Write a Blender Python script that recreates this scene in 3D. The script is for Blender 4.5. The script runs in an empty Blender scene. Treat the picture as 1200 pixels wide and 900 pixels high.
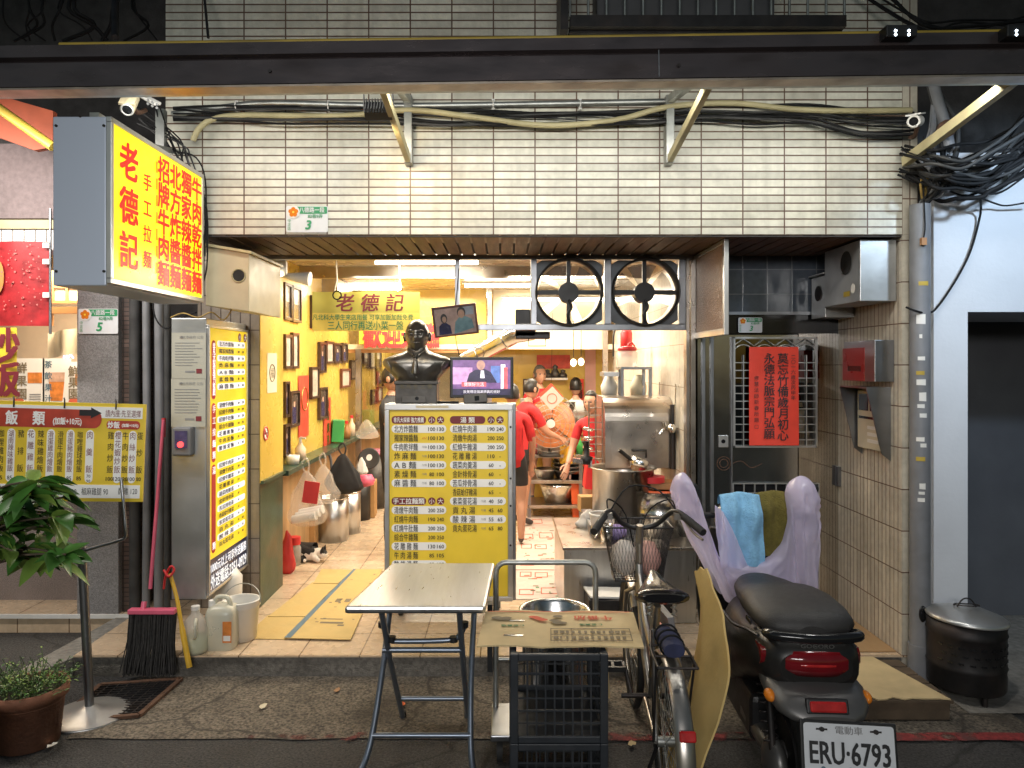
import bpy, math, random
from mathutils import Vector as V, Matrix, noise as NZ
random.seed(7)
R = math.radians
sc = bpy.context.scene
COL = sc.collection
F = 875.0          # focal length in photo pixels
ZC = 1.76          # camera height
PX, PY = 590.0, 427.0
# ------------------------------------------------------------------ camera, world, light, exposure
cam = bpy.data.objects.new('camera', bpy.data.cameras.new('camera')); COL.objects.link(cam)
cam.location = (0, 0, ZC); cam.rotation_euler = (R(90), 0, 0)
cam.data.sensor_width = 36; cam.data.lens = 36 * F / 1200
cam.data.shift_x = (600 - PX) / 1200; cam.data.shift_y = -(450 - PY) / 1200
cam.data.clip_start = .05; cam.data.clip_end = 400
sc.camera = cam
w = bpy.data.worlds.new('World'); sc.world = w; w.use_nodes = True
nt = w.node_tree; sky = nt.nodes.new('ShaderNodeTexSky'); sky.sky_type = 'NISHITA'; sky.sun_disc = False
sky.sun_elevation = R(4); sky.sun_rotation = R(20)
nt.links.new(sky.outputs[0], nt.nodes['Background'].inputs[0]); nt.nodes['Background'].inputs[1].default_value = .05
vs = sc.view_settings; vs.view_transform = 'Standard'; vs.look = 'None'; vs.gamma = 1; vs.use_curve_mapping = False
vs.exposure = 0.5
sc.render.engine = 'CYCLES'; sc.cycles.use_denoising = True; sc.cycles.max_bounces = 8; sc.cycles.transparent_max_bounces = 12
sc.cycles.sample_clamp_indirect = 4.0; sc.cycles.caustics_reflective = False; sc.cycles.caustics_refractive = False

def lamp(name, kind, loc, aim, watt, col, size=.1, size_y=None, spot=None, blend=.5, spread=None):
    l = bpy.data.lights.new(name, kind); l.energy = watt; l.color = col
    if kind == 'AREA':
        l.size = size
        if size_y: l.shape = 'RECTANGLE'; l.size_y = size_y
        if spread: l.spread = R(spread)
    else: l.shadow_soft_size = size
    if kind == 'SPOT': l.spot_size = R(spot); l.spot_blend = blend
    o = bpy.data.objects.new(name, l); COL.objects.link(o); o.location = loc
    o.rotation_euler = (V(aim) - V(loc)).to_track_quat('-Z', 'Y').to_euler()
    return o
WARM = (1, .88, .69); WHITE = (1, .95, .86); COOL = (.72, .86, 1)
# unseen tube put behind the canopy beam to wash the tiled wall
lamp('canopy_tube_light', 'AREA', (.25, 3.43, 3.05), (.25, 4.4, 1.75), 21, (1, .98, .90), 4.0, .10)
# unseen fill lamp added behind the camera to light the facade
lamp('alley_fill_light', 'AREA', (-.6, -3.0, 2.9), (-.1, 4.2, 1.1), 24, (1, .97, .95), 3.0, .5, spread=75)
lamp('floodlight_lamp', 'SPOT', (-.60, 3.68, 2.93), (-.25, 4.3, 2.62), 9, (1, .74, .42), .05, spot=120, blend=1)
lamp('beam_spot_light', 'SPOT', (2.75, 2.9, 2.94), (3.1, 4.3, 2.3), 58, (.62, .80, 1), .06, spot=105, blend=.9)
lamp('side_spot_light', 'SPOT', (1.72, 2.95, 2.96), (1.75, 4.1, .6), 35, (.95, .93, .90), .06, spot=100, blend=1)
for nm, x, y, e, lx in (('dining_tube_light', -.75, 6.2, 34, 1.1), ('dining_tube_light', -.9, 8.0, 30, 1.1), ('hall_tube_light', -.9, 10.6, 45, 1.2),
                    ('kitchen_tube_light', .55, 6.3, 32, 1.0), ('kitchen_tube_light', .55, 7.8, 30, 1.0), ('entry_tube_light', -.3, 5.35, 22, 1.6)):
    lamp(nm, 'AREA', (x, y, 2.52), (x, y, 0), e * .92, WARM, lx, .12)
lamp('neighbour_fill_light', 'AREA', (-3.0, 3.6, 2.92), (-2.9, 5.2, .9), 34, (1, .93, .85), 1.6, .1)  # unseen area lamp added to brighten the juice shop front
lamp('juice_shop_light', 'AREA', (-3.4, 5.9, 2.5), (-3.4, 6.0, 0), 45, (1, .86, .66), .8, .4)

# ------------------------------------------------------------------ helpers
def X(px, Y): return (px - PX) * Y / F
def Z(py, Y): return ZC - (py - PY) * Y / F
def P(px, py, Y): return V((X(px, Y), Y, Z(py, Y)))
def GD(px, py, z=0.0):
    Y = F * (ZC - z) / (py - PY); return V((X(px, Y), Y, z))
WM = {}
GLY = {}
def glyph(s, bold):
    k = (s, bold)
    if k not in GLY:
        cu = bpy.data.curves.new('glyph', 'FONT'); cu.body = s; cu.resolution_u = 2
        o = bpy.data.objects.new('glyph', cu); COL.objects.link(o); bpy.context.view_layer.update()
        me = bpy.data.meshes.new_from_object(o.evaluated_get(bpy.context.evaluated_depsgraph_get()))
        vv = [(v.co.x, v.co.y) for v in me.vertices]; ff = [tuple(p.vertices) for p in me.polygons]
        xs = [a for a, b in vv] or [0, 1]
        GLY[k] = (vv, ff, min(xs), max(xs))
        bpy.data.objects.remove(o); bpy.data.curves.remove(cu); bpy.data.meshes.remove(me)
    return GLY[k]

class G:
    def __init__(s, m=None, M=None):
        s.v = []; s.f = []; s.fm = []; s.fs = []; s.m = m; s.M = M or Matrix()
    def add(s, vs_, fs_, m=None, sm=False):
        b = len(s.v); s.v += [s.M @ V(p) for p in vs_]
        for f in fs_: s.f.append(tuple(i + b for i in f)); s.fm.append(m or s.m); s.fs.append(sm)
        return s
    def box(s, x0, y0, z0, x1, y1, z1, m=None):
        vs_ = [(x, y, z) for z in (z0, z1) for y in (y0, y1) for x in (x0, x1)]
        return s.add(vs_, [(0, 2, 3, 1), (4, 5, 7, 6), (0, 1, 5, 4), (2, 6, 7, 3), (0, 4, 6, 2), (1, 3, 7, 5)], m)
    def obox(s, c, size, rot=(0, 0, 0), m=None):
        from mathutils import Euler
        Rm = Euler(rot).to_matrix(); h = V(size) / 2; c = V(c)
        vs_ = [c + Rm @ V((x * h.x, y * h.y, z * h.z)) for z in (-1, 1) for y in (-1, 1) for x in (-1, 1)]
        return s.add(vs_, [(0, 2, 3, 1), (4, 5, 7, 6), (0, 1, 5, 4), (2, 6, 7, 3), (0, 4, 6, 2), (1, 3, 7, 5)], m)
    def bar(s, p0, p1, a, b, m=None, up=(0, 0, 1)):   # square section bar between two points
        p0, p1 = V(p0), V(p1); d = (p1 - p0).normalized(); u = V(up)
        if abs(d.dot(u)) > .95: u = V((0, 1, 0))
        x = d.cross(u).normalized() * a / 2; y = x.cross(d).normalized() * b / 2
        vs_ = [p + i * x + j * y for p in (p0, p1) for i, j in ((-1, -1), (1, -1), (1, 1), (-1, 1))]
        return s.add(vs_, [(0, 1, 2, 3), (7, 6, 5, 4), (0, 4, 5, 1), (1, 5, 6, 2), (2, 6, 7, 3), (3, 7, 4, 0)], m)
    def rings(s, rings, m=None, sm=True, closed=True, caps=True, loop=False):
        n = len(rings[0]); vs_ = [p for r in rings for p in r]; fs_ = []
        k = len(rings)
        for i in range(k if loop else k - 1):
            a = i * n; b = ((i + 1) % k) * n
            for j in range(n if closed else n - 1):
                j2 = (j + 1) % n; fs_.append((a + j, a + j2, b + j2, b + j))
        s.add(vs_, fs_, m, sm)
        if caps and closed and not loop:
            s.add(rings[0], [tuple(range(n - 1, -1, -1))], m); s.add(rings[-1], [tuple(range(n))], m)
        return s
    def tube(s, pts, r, m=None, n=8, loop=False, caps=True):
        pts = [V(p) for p in pts]; k = len(pts); rs = r if isinstance(r, (list, tuple)) else [r] * k
        T = []
        for i in range(k):
            a = pts[(i - 1) % k] if (loop or i > 0) else pts[i]; b = pts[(i + 1) % k] if (loop or i < k - 1) else pts[i]
            d = b - a; T.append(d.normalized() if d.length > 1e-9 else V((0, 0, 1)))
        u = T[0].orthogonal().normalized(); out = []
        for i in range(k):
            u = (u - T[i] * u.dot(T[i]));
            u = u.normalized() if u.length > 1e-6 else T[i].orthogonal().normalized()
            w_ = T[i].cross(u)
            out.append([pts[i] + (u * math.cos(2 * math.pi * j / n) + w_ * math.sin(2 * math.pi * j / n)) * rs[i] for j in range(n)])
        return s.rings(out, m, True, True, caps, loop)
    def cyl(s, p0, p1, r0, r1=None, m=None, n=20, caps=True):
        return s.tube([p0, p1], [r0, r0 if r1 is None else r1], m, n, caps=caps)
    def lathe(s, prof, c=(0, 0, 0), m=None, n=28, axis=None, caps=False):
        c = V(c); A = axis or Matrix.Identity(3)
        rr = [[c + A @ V((r * math.cos(2 * math.pi * j / n), r * math.sin(2 * math.pi * j / n), z)) for j in range(n)] for r, z in prof]
        return s.rings(rr, m, True, True, caps)
    def disc(s, c, nrm, r, m=None, n=24):
        nrm = V(nrm).normalized(); u = nrm.orthogonal().normalized(); w_ = nrm.cross(u); c = V(c)
        return s.add([c + (u * math.cos(2 * math.pi * j / n) + w_ * math.sin(2 * math.pi * j / n)) * r for j in range(n)], [tuple(range(n))], m)
    def torus(s, c, axis, RR, r, m=None, n=36, k=8):
        axis = V(axis).normalized(); u = axis.orthogonal().normalized(); w_ = axis.cross(u); c = V(c)
        pts = [c + (u * math.cos(2 * math.pi * j / n) + w_ * math.sin(2 * math.pi * j / n)) * RR for j in range(n)]
        return s.tube(pts, r, m, k, loop=True)
    def poly(s, pts, m=None):
        return s.add(pts, [tuple(range(len(pts)))], m)
    def prism(s, pts, d, m=None):
        pts = [V(p) for p in pts]; d = V(d); n = len(pts)
        return s.add(pts + [p + d for p in pts], [tuple(range(n - 1, -1, -1)), tuple(range(n, 2 * n))] + [(i, (i + 1) % n, n + (i + 1) % n, n + i) for i in range(n)], m)
    def grid(s, fn, nu, nv, m=None, sm=True):
        vs_ = [fn(i / nu, j / nv) for j in range(nv + 1) for i in range(nu + 1)]
        return s.add(vs_, [(j * (nu + 1) + i, j * (nu + 1) + i + 1, (j + 1) * (nu + 1) + i + 1, (j + 1) * (nu + 1) + i) for j in range(nv) for i in range(nu)], m, sm)
    def ell(s, c, r, m=None, n=16, k=10, fn=None):
        c = V(c); rr = []
        for i in range(k + 1):
            t = math.pi * i / k
            ring = []
            for j in range(n):
                a = 2 * math.pi * j / n
                d = V((math.sin(t) * math.cos(a), math.sin(t) * math.sin(a), -math.cos(t)))
                p = V((d.x * r[0], d.y * r[1], d.z * r[2]))
                if fn: p = fn(d, p)
                ring.append(c + p)
            rr.append(ring)
        return s.rings(rr, m, True, True, False)
    def rrect(s, x0, z0, x1, z1, rad, d, m=None):     # rounded flat panel in the local xz plane, at y=-d
        pts = []
        for cx, cz, a0 in ((x1 - rad, z1 - rad, 0), (x0 + rad, z1 - rad, 90), (x0 + rad, z0 + rad, 180), (x1 - rad, z0 + rad, 270)):
            for i in range(5):
                a = R(a0 + i * 22.5); pts.append((cx + rad * math.cos(a), -d, cz + rad * math.sin(a)))
        return s.add(pts, [tuple(range(len(pts)))], m)
    def text(s, t, x, z, h, m=None, d=.004, align='C', w=None, bold=0.0, sx=1.0, flip=False, shear=0.0):
        vv, ff, x0, x1 = glyph(t, 0); k = h / .92
        kx = k * sx
        if w: kx = w / max(x1 - x0, 1e-3)
        ox = {'C': x - (x0 + x1) / 2 * kx, 'L': x - x0 * kx, 'R': x - x1 * kx}[align]
        if flip: return s.add([(2 * x - (ox + a * kx), -d, z - (b - .38) * k) for a, b in vv], ff, m)
        for i, (ex, ez) in enumerate(((-1, -.7), (1, -.7), (-1, .7), (1, .7)) if bold else ((0, 0),)):   # four shifted prints make a heavier stroke
            s.add([(ox + a * kx + b * shear * k + ex * bold * kx, -d - .00025 * i, z + (b - .38 + ez * bold) * k) for a, b in vv], ff, m)
        return s
    def vtext(s, t, x, z0, z1, h, m=None, d=.004, bold=0.0, sx=1.0):   # characters stacked from z0 (top) down to z1
        n = len(t)
        for i, ch in enumerate(t):
            z = (z0 + z1) / 2 if n == 1 else z0 + (z1 - z0) * i / (n - 1)
            s.text(ch, x, z, h, m, d, bold=bold, sx=sx)
        return s
    def build(s, name, parent=None, label=None, bevel=0, sub=0, loc=None, kind=None):
        W = WM[parent.name] if parent else Matrix.Translation(V(loc or (0, 0, 0)))
        Wi = W.inverted(); me = bpy.data.meshes.new(name)
        me.from_pydata([Wi @ v for v in s.v], [], s.f)
        ms = []
        for m in s.fm:
            if m not in ms: ms.append(m)
        for m in ms: me.materials.append(m)
        me.polygons.foreach_set('material_index', [ms.index(m) for m in s.fm])
        me.polygons.foreach_set('use_smooth', s.fs); me.update()
        o = bpy.data.objects.new(name, me); COL.objects.link(o)
        if parent: o.parent = parent
        else: o.location = loc or (0, 0, 0)
        WM[o.name] = W
        if label: o['label'] = label
        if kind: o['kind'] = kind
        if bevel:
            b = o.modifiers.new('bevel', 'BEVEL'); b.width = bevel; b.segments = 2; b.limit_method = 'ANGLE'; b.angle_limit = R(40)
        if sub:
            b = o.modifiers.new('sub', 'SUBSURF'); b.levels = b.render_levels = sub
        return o
    def thing(s, name, label, cat, loc=(0, 0, 0), group=None, bevel=0, sub=0):
        o = s.build(name, None, label, bevel, sub, loc); o['category'] = cat
        if group: o['group'] = group
        return o
def thing(name, label, cat, loc=(0, 0, 0), rz=0, group=None, rx=0, ry=0):
    o = bpy.data.objects.new(name, None); COL.objects.link(o); o.empty_display_size = .1
    o.location = loc; o.rotation_euler = (rx, ry, rz); o['label'] = label; o['category'] = cat
    if group: o['group'] = group
    from mathutils import Euler
    WM[o.name] = Matrix.Translation(V(loc)) @ Euler((rx, ry, rz)).to_matrix().to_4x4()
    return o
def struct(g, name): return g.build(name, kind='structure')
def kids(o): return [c for c in bpy.data.objects if c.parent == o]
def dup(o, loc, rz=None, label=None, par=None):
    c = o.copy(); COL.objects.link(c); c.parent = par
    if par is None:
        c.location = loc
        if rz is not None: c.rotation_euler = (0, 0, rz)
        if label: c['label'] = label
    for ch in kids(o): dup(ch, None, None, None, c)
    return c
def frame(loc, rz=0, rx=0, ry=0):
    from mathutils import Euler
    return Matrix.Translation(V(loc)) @ Euler((rx, ry, rz)).to_matrix().to_4x4()
def sell(c, a, b, e=2.0, n=16, u=(1, 0, 0), v=(0, 0, 1)):   # super-ellipse ring
    c, u, v = V(c), V(u), V(v); out = []
    for j in range(n):
        t = 2 * math.pi * j / n; ct, st = math.cos(t), math.sin(t)
        out.append(c + u * (a * math.copysign(abs(ct) ** (2 / e), ct)) + v * (b * math.copysign(abs(st) ** (2 / e), st)))
    return out
def arc(c, r, a0, a1, n, u=(0, 1, 0), v=(0, 0, 1)):
    c, u, v = V(c), V(u), V(v)
    return [c + u * (r * math.cos(R(a0 + (a1 - a0) * i / n))) + v * (r * math.sin(R(a0 + (a1 - a0) * i / n))) for i in range(n + 1)]
def smooth(pts, n=4):     # catmull-rom through points
    pts = [V(p) for p in pts]; out = []
    for i in range(len(pts) - 1):
        a, b, c, d = pts[max(i - 1, 0)], pts[i], pts[i + 1], pts[min(i + 2, len(pts) - 1)]
        for k in range(n):
            t = k / n
            out.append(.5 * ((2 * b) + (c - a) * t + (2 * a - 5 * b + 4 * c - d) * t * t + (3 * b - a - 3 * c + d) * t ** 3))
    return out + [pts[-1]]

# ------------------------------------------------------------------ materials
M = {}
def mat(name, col, rough=.5, metal=0, var=.12, vs=6, bump=0, bs=60, emit=0, ecol=None, grime=0, gs=2.5, gcol=(.03, .025, .02), stretch=None, crack=0, trans=0, alpha=1, spec=None, rvar=.1):
    m = bpy.data.materials.new(name); m.use_nodes = True; n = m.node_tree.nodes; L = m.node_tree.links; b = n['Principled BSDF']
    tc = n.new('ShaderNodeTexCoord'); co = tc.outputs['Object']
    if stretch:
        mp = n.new('ShaderNodeMapping'); mp.inputs['Scale'].default_value = stretch; L.new(co, mp.inputs[0]); co = mp.outputs[0]
    def nz(scale, det=4):
        t = n.new('ShaderNodeTexNoise'); t.inputs['Scale'].default_value = scale; t.inputs['Detail'].default_value = det; L.new(co, t.inputs['Vector']); return t
    def mix(f, a, c):
        x = n.new('ShaderNodeMix'); x.data_type = 'RGBA'; L.new(f, x.inputs['Factor'])
        for s_, v_ in ((x.inputs[6], a), (x.inputs[7], c)):
            if hasattr(v_, 'is_linked'): L.new(v_, s_)
            else: s_.default_value = (*v_, 1)
        return x.outputs[2]
    def ramp(f, a, c):
        x = n.new('ShaderNodeMapRange'); x.inputs[1].default_value = a; x.inputs[2].default_value = c; L.new(f, x.inputs[0]); return x.outputs[0]
    t = nz(vs); out = mix(ramp(t.outputs[0], .3, .7), tuple(c * (1 - var) for c in col), tuple(min(1, c * (1 + var)) for c in col))
    if grime:
        g_ = nz(gs, 8); k = n.new('ShaderNodeMath'); k.operation = 'MULTIPLY'; k.inputs[1].default_value = grime; L.new(ramp(g_.outputs[0], .48, .72), k.inputs[0])
        out = mix(k.outputs[0], out, gcol)
    if crack:   # branching hairline cracks and patch joints
        wn = nz(3, 5); ad = n.new('ShaderNodeMix'); ad.data_type = 'RGBA'; ad.inputs['Factor'].default_value = .22; L.new(co, ad.inputs[6]); L.new(wn.outputs['Color'], ad.inputs[7])
        vo = n.new('ShaderNodeTexVoronoi'); vo.feature = 'DISTANCE_TO_EDGE'; vo.inputs['Scale'].default_value = crack; L.new(ad.outputs[2], vo.inputs['Vector'])
        cv = n.new('ShaderNodeMapRange'); cv.inputs[1].default_value = .004; cv.inputs[2].default_value = .014; cv.inputs[3].default_value = .8; cv.inputs[4].default_value = 0; L.new(vo.outputs['Distance'], cv.inputs[0])
        out = mix(cv.outputs[0], out, tuple(c * .3 for c in col))
    L.new(out, b.inputs['Base Color']); b.inputs['Metallic'].default_value = metal
    r_ = n.new('ShaderNodeMapRange'); r_.inputs[3].default_value = max(0.02, rough - rvar); r_.inputs[4].default_value = min(1, rough + rvar); L.new(nz(vs * 1.7, 6).outputs[0], r_.inputs[0]); L.new(r_.outputs[0], b.inputs['Roughness'])
    if spec is not None: b.inputs['Specular IOR Level'].default_value = spec
    if bump:
        bp = n.new('ShaderNodeBump'); bp.inputs['Strength'].default_value = bump; bp.inputs['Distance'].default_value = .01
        L.new(nz(bs, 6).outputs[0], bp.inputs['Height']); L.new(bp.outputs[0], b.inputs['Normal'])
    if emit:
        b.inputs['Emission Strength'].default_value = emit
        if ecol: b.inputs['Emission Color'].default_value = (*ecol, 1)
        else: L.new(out, b.inputs['Emission Color'])
    if trans: b.inputs['Transmission Weight'].default_value = trans
    if alpha < 1: b.inputs['Alpha'].default_value = alpha
    M[name] = m
    return m
def tilemat(name, tile, joint, wid, row, mort, vertical_axis='xz', off=(0, 0), rough=.35, var=.12, bump=.35, spl=0.0, grime=.35, swap=False, gcol=(.06, .05, .035)):
    m = bpy.data.materials.new(name); m.use_nodes = True; n = m.node_tree.nodes; L = m.node_tree.links; b = n['Principled BSDF']
    tc = n.new('ShaderNodeTexCoord'); sp = n.new('ShaderNodeSeparateXYZ'); L.new(tc.outputs['Object'], sp.inputs[0])
    cb = n.new('ShaderNodeCombineXYZ'); ax = {'x': 0, 'y': 1, 'z': 2}
    ad = []
    for i in (0, 1):
        a = n.new('ShaderNodeMath'); a.operation = 'SUBTRACT'; a.inputs[1].default_value = off[i]; L.new(sp.outputs[ax[vertical_axis[i]]], a.inputs[0]); L.new(a.outputs[0], cb.inputs[i])
    br = n.new('ShaderNodeTexBrick'); br.offset = 0; br.inputs['Scale'].default_value = 1; br.inputs['Brick Width'].default_value = wid; br.inputs['Row Height'].default_value = row
    br.inputs['Mortar Size'].default_value = mort; br.inputs['Mortar Smooth'].default_value = .2; br.inputs['Bias'].default_value = 0
    br.inputs['Color1'].default_value = (*[c * (1 - var) for c in tile], 1); br.inputs['Color2'].default_value = (*[min(1, c * (1 + var)) for c in tile], 1); br.inputs['Mortar'].default_value = (*joint, 1)
    L.new(cb.outputs[0], br.inputs['Vector'])
    def nz(s_, d_=6):
        t = n.new('ShaderNodeTexNoise'); t.inputs['Scale'].default_value = s_; t.inputs['Detail'].default_value = d_; L.new(tc.outputs['Object'], t.inputs['Vector']); return t.outputs[0]
    mr = n.new('ShaderNodeMapRange'); mr.inputs[1].default_value = .45; mr.inputs[2].default_value = .75; mr.inputs[4].default_value = grime; L.new(nz(2.2, 8), mr.inputs[0])
    mx = n.new('ShaderNodeMix'); mx.data_type = 'RGBA'; L.new(mr.outputs[0], mx.inputs['Factor']); L.new(br.outputs['Color'], mx.inputs[6]); mx.inputs[7].default_value = (*gcol, 1)
    sm_ = n.new('ShaderNodeMapping'); sm_.inputs['Scale'].default_value = (14, 14, .9); L.new(tc.outputs['Object'], sm_.inputs[0]); st = n.new('ShaderNodeTexNoise'); st.inputs['Scale'].default_value = 1; st.inputs['Detail'].default_value = 6; L.new(sm_.outputs[0], st.inputs['Vector'])
    sr = n.new('ShaderNodeMapRange'); sr.inputs[1].default_value = .50; sr.inputs[2].default_value = .80; sr.inputs[4].default_value = grime * .9; L.new(st.outputs[0], sr.inputs[0]); m3 = n.new('ShaderNodeMix'); m3.data_type = 'RGBA'; L.new(sr.outputs[0], m3.inputs['Factor']); L.new(mx.outputs[2], m3.inputs[6]); m3.inputs[7].default_value = (*gcol, 1); mx = m3
    m2 = n.new('ShaderNodeMix'); m2.data_type = 'RGBA'; m2.blend_type = 'MULTIPLY'; m2.inputs['Factor'].default_value = .35; L.new(mx.outputs[2], m2.inputs[6])
    cr = n.new('ShaderNodeMapRange'); cr.inputs[1].default_value = .3; cr.inputs[2].default_value = .65; cr.inputs[3].default_value = .55; L.new(nz(26, 6), cr.inputs[0]); L.new(cr.outputs[0], m2.inputs[7])
    L.new(m2.outputs[2], b.inputs['Base Color'])
    mul = n.new('ShaderNodeMath'); mul.operation = 'MULTIPLY_ADD'; mul.inputs[1].default_value = -1.0; L.new(br.outputs['Fac'], mul.inputs[0])
    s2 = n.new('ShaderNodeMath'); s2.operation = 'MULTIPLY'; s2.inputs[1].default_value = spl; L.new(nz(45, 8), s2.inputs[0]); L.new(s2.outputs[0], mul.inputs[2])
    bp = n.new('ShaderNodeBump'); bp.inputs['Strength'].default_value = bump; bp.inputs['Distance'].default_value = .006; L.new(mul.outputs[0], bp.inputs['Height']); L.new(bp.outputs[0], b.inputs['Normal'])
    rr = n.new('ShaderNodeMapRange'); rr.inputs[3].default_value = rough - .1; rr.inputs[4].default_value = rough + .15; L.new(nz(9), rr.inputs[0]); L.new(rr.outputs[0], b.inputs['Roughness'])
    M[name] = m; return m
def sheetmat(name, col, op, trl=.5, rough=.3):   # thin translucent plastic film
    m = bpy.data.materials.new(name); m.use_nodes = True; n = m.node_tree.nodes; L = m.node_tree.links
    b = n['Principled BSDF']; b.inputs['Base Color'].default_value = (*col, 1); b.inputs['Roughness'].default_value = rough
    t = n.new('ShaderNodeBsdfTranslucent'); t.inputs[0].default_value = (*col, 1); x = n.new('ShaderNodeMixShader'); x.inputs[0].default_value = trl
    L.new(b.outputs[0], x.inputs[1]); L.new(t.outputs[0], x.inputs[2])
    tr = n.new('ShaderNodeBsdfTransparent'); y = n.new('ShaderNodeMixShader'); y.inputs[0].default_value = op
    L.new(tr.outputs[0], y.inputs[1]); L.new(x.outputs[0], y.inputs[2]); L.new(y.outputs[0], n['Material Output'].inputs[0])
    tc = n.new('ShaderNodeTexCoord'); nz = n.new('ShaderNodeTexNoise'); nz.inputs['Scale'].default_value = 14; nz.inputs['Detail'].default_value = 1; L.new(tc.outputs['Object'], nz.inputs['Vector'])
    bp = n.new('ShaderNodeBump'); bp.inputs['Strength'].default_value = .35; bp.inputs['Distance'].default_value = .02; L.new(nz.outputs[0], bp.inputs['Height']); L.new(bp.outputs[0], b.inputs['Normal'])
    M[name] = m
def glassmat(name, col=(1, 1, 1), refl=.12, rough=.03):
    m = bpy.data.materials.new(name); m.use_nodes = True; n = m.node_tree.nodes; L = m.node_tree.links
    t = n.new('ShaderNodeBsdfTransparent'); t.inputs[0].default_value = (*col, 1); g = n.new('ShaderNodeBsdfGlossy'); g.inputs['Roughness'].default_value = rough
    fr = n.new('ShaderNodeFresnel'); ad = n.new('ShaderNodeMath'); ad.operation = 'ADD'; ad.inputs[1].default_value = refl - .04; L.new(fr.outputs[0], ad.inputs[0])
    x = n.new('ShaderNodeMixShader'); L.new(ad.outputs[0], x.inputs[0]); L.new(t.outputs[0], x.inputs[1]); L.new(g.outputs[0], x.inputs[2]); L.new(x.outputs[0], n['Material Output'].inputs[0])
    M[name] = m
TX0 = X(286, 4.2); TZ0 = 2.49
tilemat('facade_tile', (.70, .69, .59), (.13, .07, .045), .2338, .0447, .0042, 'xz', (TX0, TZ0 - .002), spl=1.0, bump=.6, grime=.36, var=.15, gcol=(.16, .13, .09))
tilemat('strip_tile_side', (.62, .56, .46), (.16, .08, .05), .0447, .2338, .0035, 'yz', (4.2, .12), spl=.9, bump=.5, grime=.3)
tilemat('strip_tile_front', (.60, .55, .45), (.16, .09, .06), .0447, .2338, .0035, 'xz', (2.242, .12), spl=.9, bump=.5, grime=.3)
tilemat('strip_tile_dark', (.30, .25, .20), (.07, .045, .035), .066, .2338, .004, 'xz', (-1.64, .12), spl=.9, bump=.5, grime=.5)
tilemat('floor_tile', (.66, .50, .34), (.16, .10, .06), .34, .34, .004, 'xy', (-1.49, 4.21), rough=.25, var=.06, bump=.2, grime=.18, gcol=(.2, .13, .07))
tilemat('white_tile', (.76, .70, .60), (.38, .30, .22), .30, .30, .003, 'yz', (5.0, .1), rough=.2, var=.03, bump=.2, grime=.22, gcol=(.35, .25, .15))
tilemat('tile_reflection', (.10, .12, .15), (.22, .24, .27), .165, .165, .004, 'xz', (1.6, 1.9), rough=.12, var=.15, bump=.25, grime=.2)  # tile grid mirrored in the dark transom glass, painted into its colour
tilemat('mosaic_tile', (.10, .065, .055), (.03, .025, .022), .06, .03, .004, 'xz', (-2.5, .1), rough=.4, var=.3, bump=.4, grime=.3)
tilemat('grey_tile', (.35, .34, .33), (.16, .15, .14), .10, .05, .003, 'xz', (0, 0), rough=.4, var=.12, bump=.4, grime=.3)
tilemat('back_tile', (.55, .50, .42), (.22, .18, .15), .1, .1, .003, 'xz', (0, 0), rough=.4, var=.05, bump=.4, grime=.3)
mat('asphalt', (.045, .043, .042), .7, var=.75, vs=80, bump=1, bs=110, grime=.7, gs=1.8, gcol=(.014, .012, .011), rvar=.25, crack=1.1)
mat('apron', (.15, .125, .095), .8, var=.8, vs=75, bump=1, bs=95, grime=.85, gs=2.6, gcol=(.04, .033, .026), rvar=.2, crack=1.3)
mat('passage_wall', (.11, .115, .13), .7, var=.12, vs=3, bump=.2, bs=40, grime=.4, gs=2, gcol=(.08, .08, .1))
mat('navy_cloth', (.025, .03, .075), .8, var=.3, vs=14, bump=.4, bs=20)
mat('concrete', (.24, .225, .20), .8, var=.25, vs=30, bump=.5, bs=90, grime=.6, gs=2.5, gcol=(.07, .06, .05))
mat('curb', (.17, .155, .135), .8, var=.35, vs=50, bump=.7, bs=110, grime=.7, gs=5, gcol=(.05, .043, .036))
mat('red_paint', (.27, .035, .035), .7, var=.3, vs=60, bump=.6, bs=180, grime=1.0, gs=7, gcol=(.06, .05, .045))
_m = M['red_paint'].node_tree; _n = _m.nodes; _tc = _n.new('ShaderNodeTexCoord'); _t = _n.new('ShaderNodeTexNoise'); _t.inputs['Scale'].default_value = 11; _t.inputs['Detail'].default_value = 9; _m.links.new(_tc.outputs['Object'], _t.inputs['Vector'])
_s = _n.new('ShaderNodeSeparateXYZ'); _m.links.new(_tc.outputs['Object'], _s.inputs[0]); _a = _n.new('ShaderNodeMath'); _a.operation = 'MULTIPLY_ADD'; _a.inputs[1].default_value = .07; _m.links.new(_s.outputs[0], _a.inputs[0]); _m.links.new(_t.outputs[0], _a.inputs[2])
_r = _n.new('ShaderNodeMapRange'); _r.inputs[1].default_value = .50; _r.inputs[2].default_value = .66; _r.inputs[4].default_value = .9; _m.links.new(_a.outputs[0], _r.inputs[0]); _m.links.new(_r.outputs[0], _n['Principled BSDF'].inputs['Alpha'])
mat('pebble_wall', (.30, .245, .225), .85, var=.35, vs=140, bump=.7, bs=160, grime=.35, gs=2)
mat('pebble_grey', (.26, .25, .25), .85, var=.3, vs=120, bump=.7, bs=160, grime=.4, gs=2)
mat('mauve_wall', (.23, .18, .18), .8, var=.15, vs=30, bump=.4, bs=80, grime=.4)
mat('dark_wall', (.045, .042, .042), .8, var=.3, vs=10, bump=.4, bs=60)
mat('white_wall', (.72, .74, .78), .7, var=.03, vs=5, bump=.15, bs=40, grime=.14, gs=1.5, gcol=(.35, .36, .40))
mat('yellow_wall', (.66, .46, .085), .28, var=.06, vs=2.5, bump=.03, bs=8, grime=.12, gs=3, gcol=(.35, .2, .03), rvar=.08)
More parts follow.
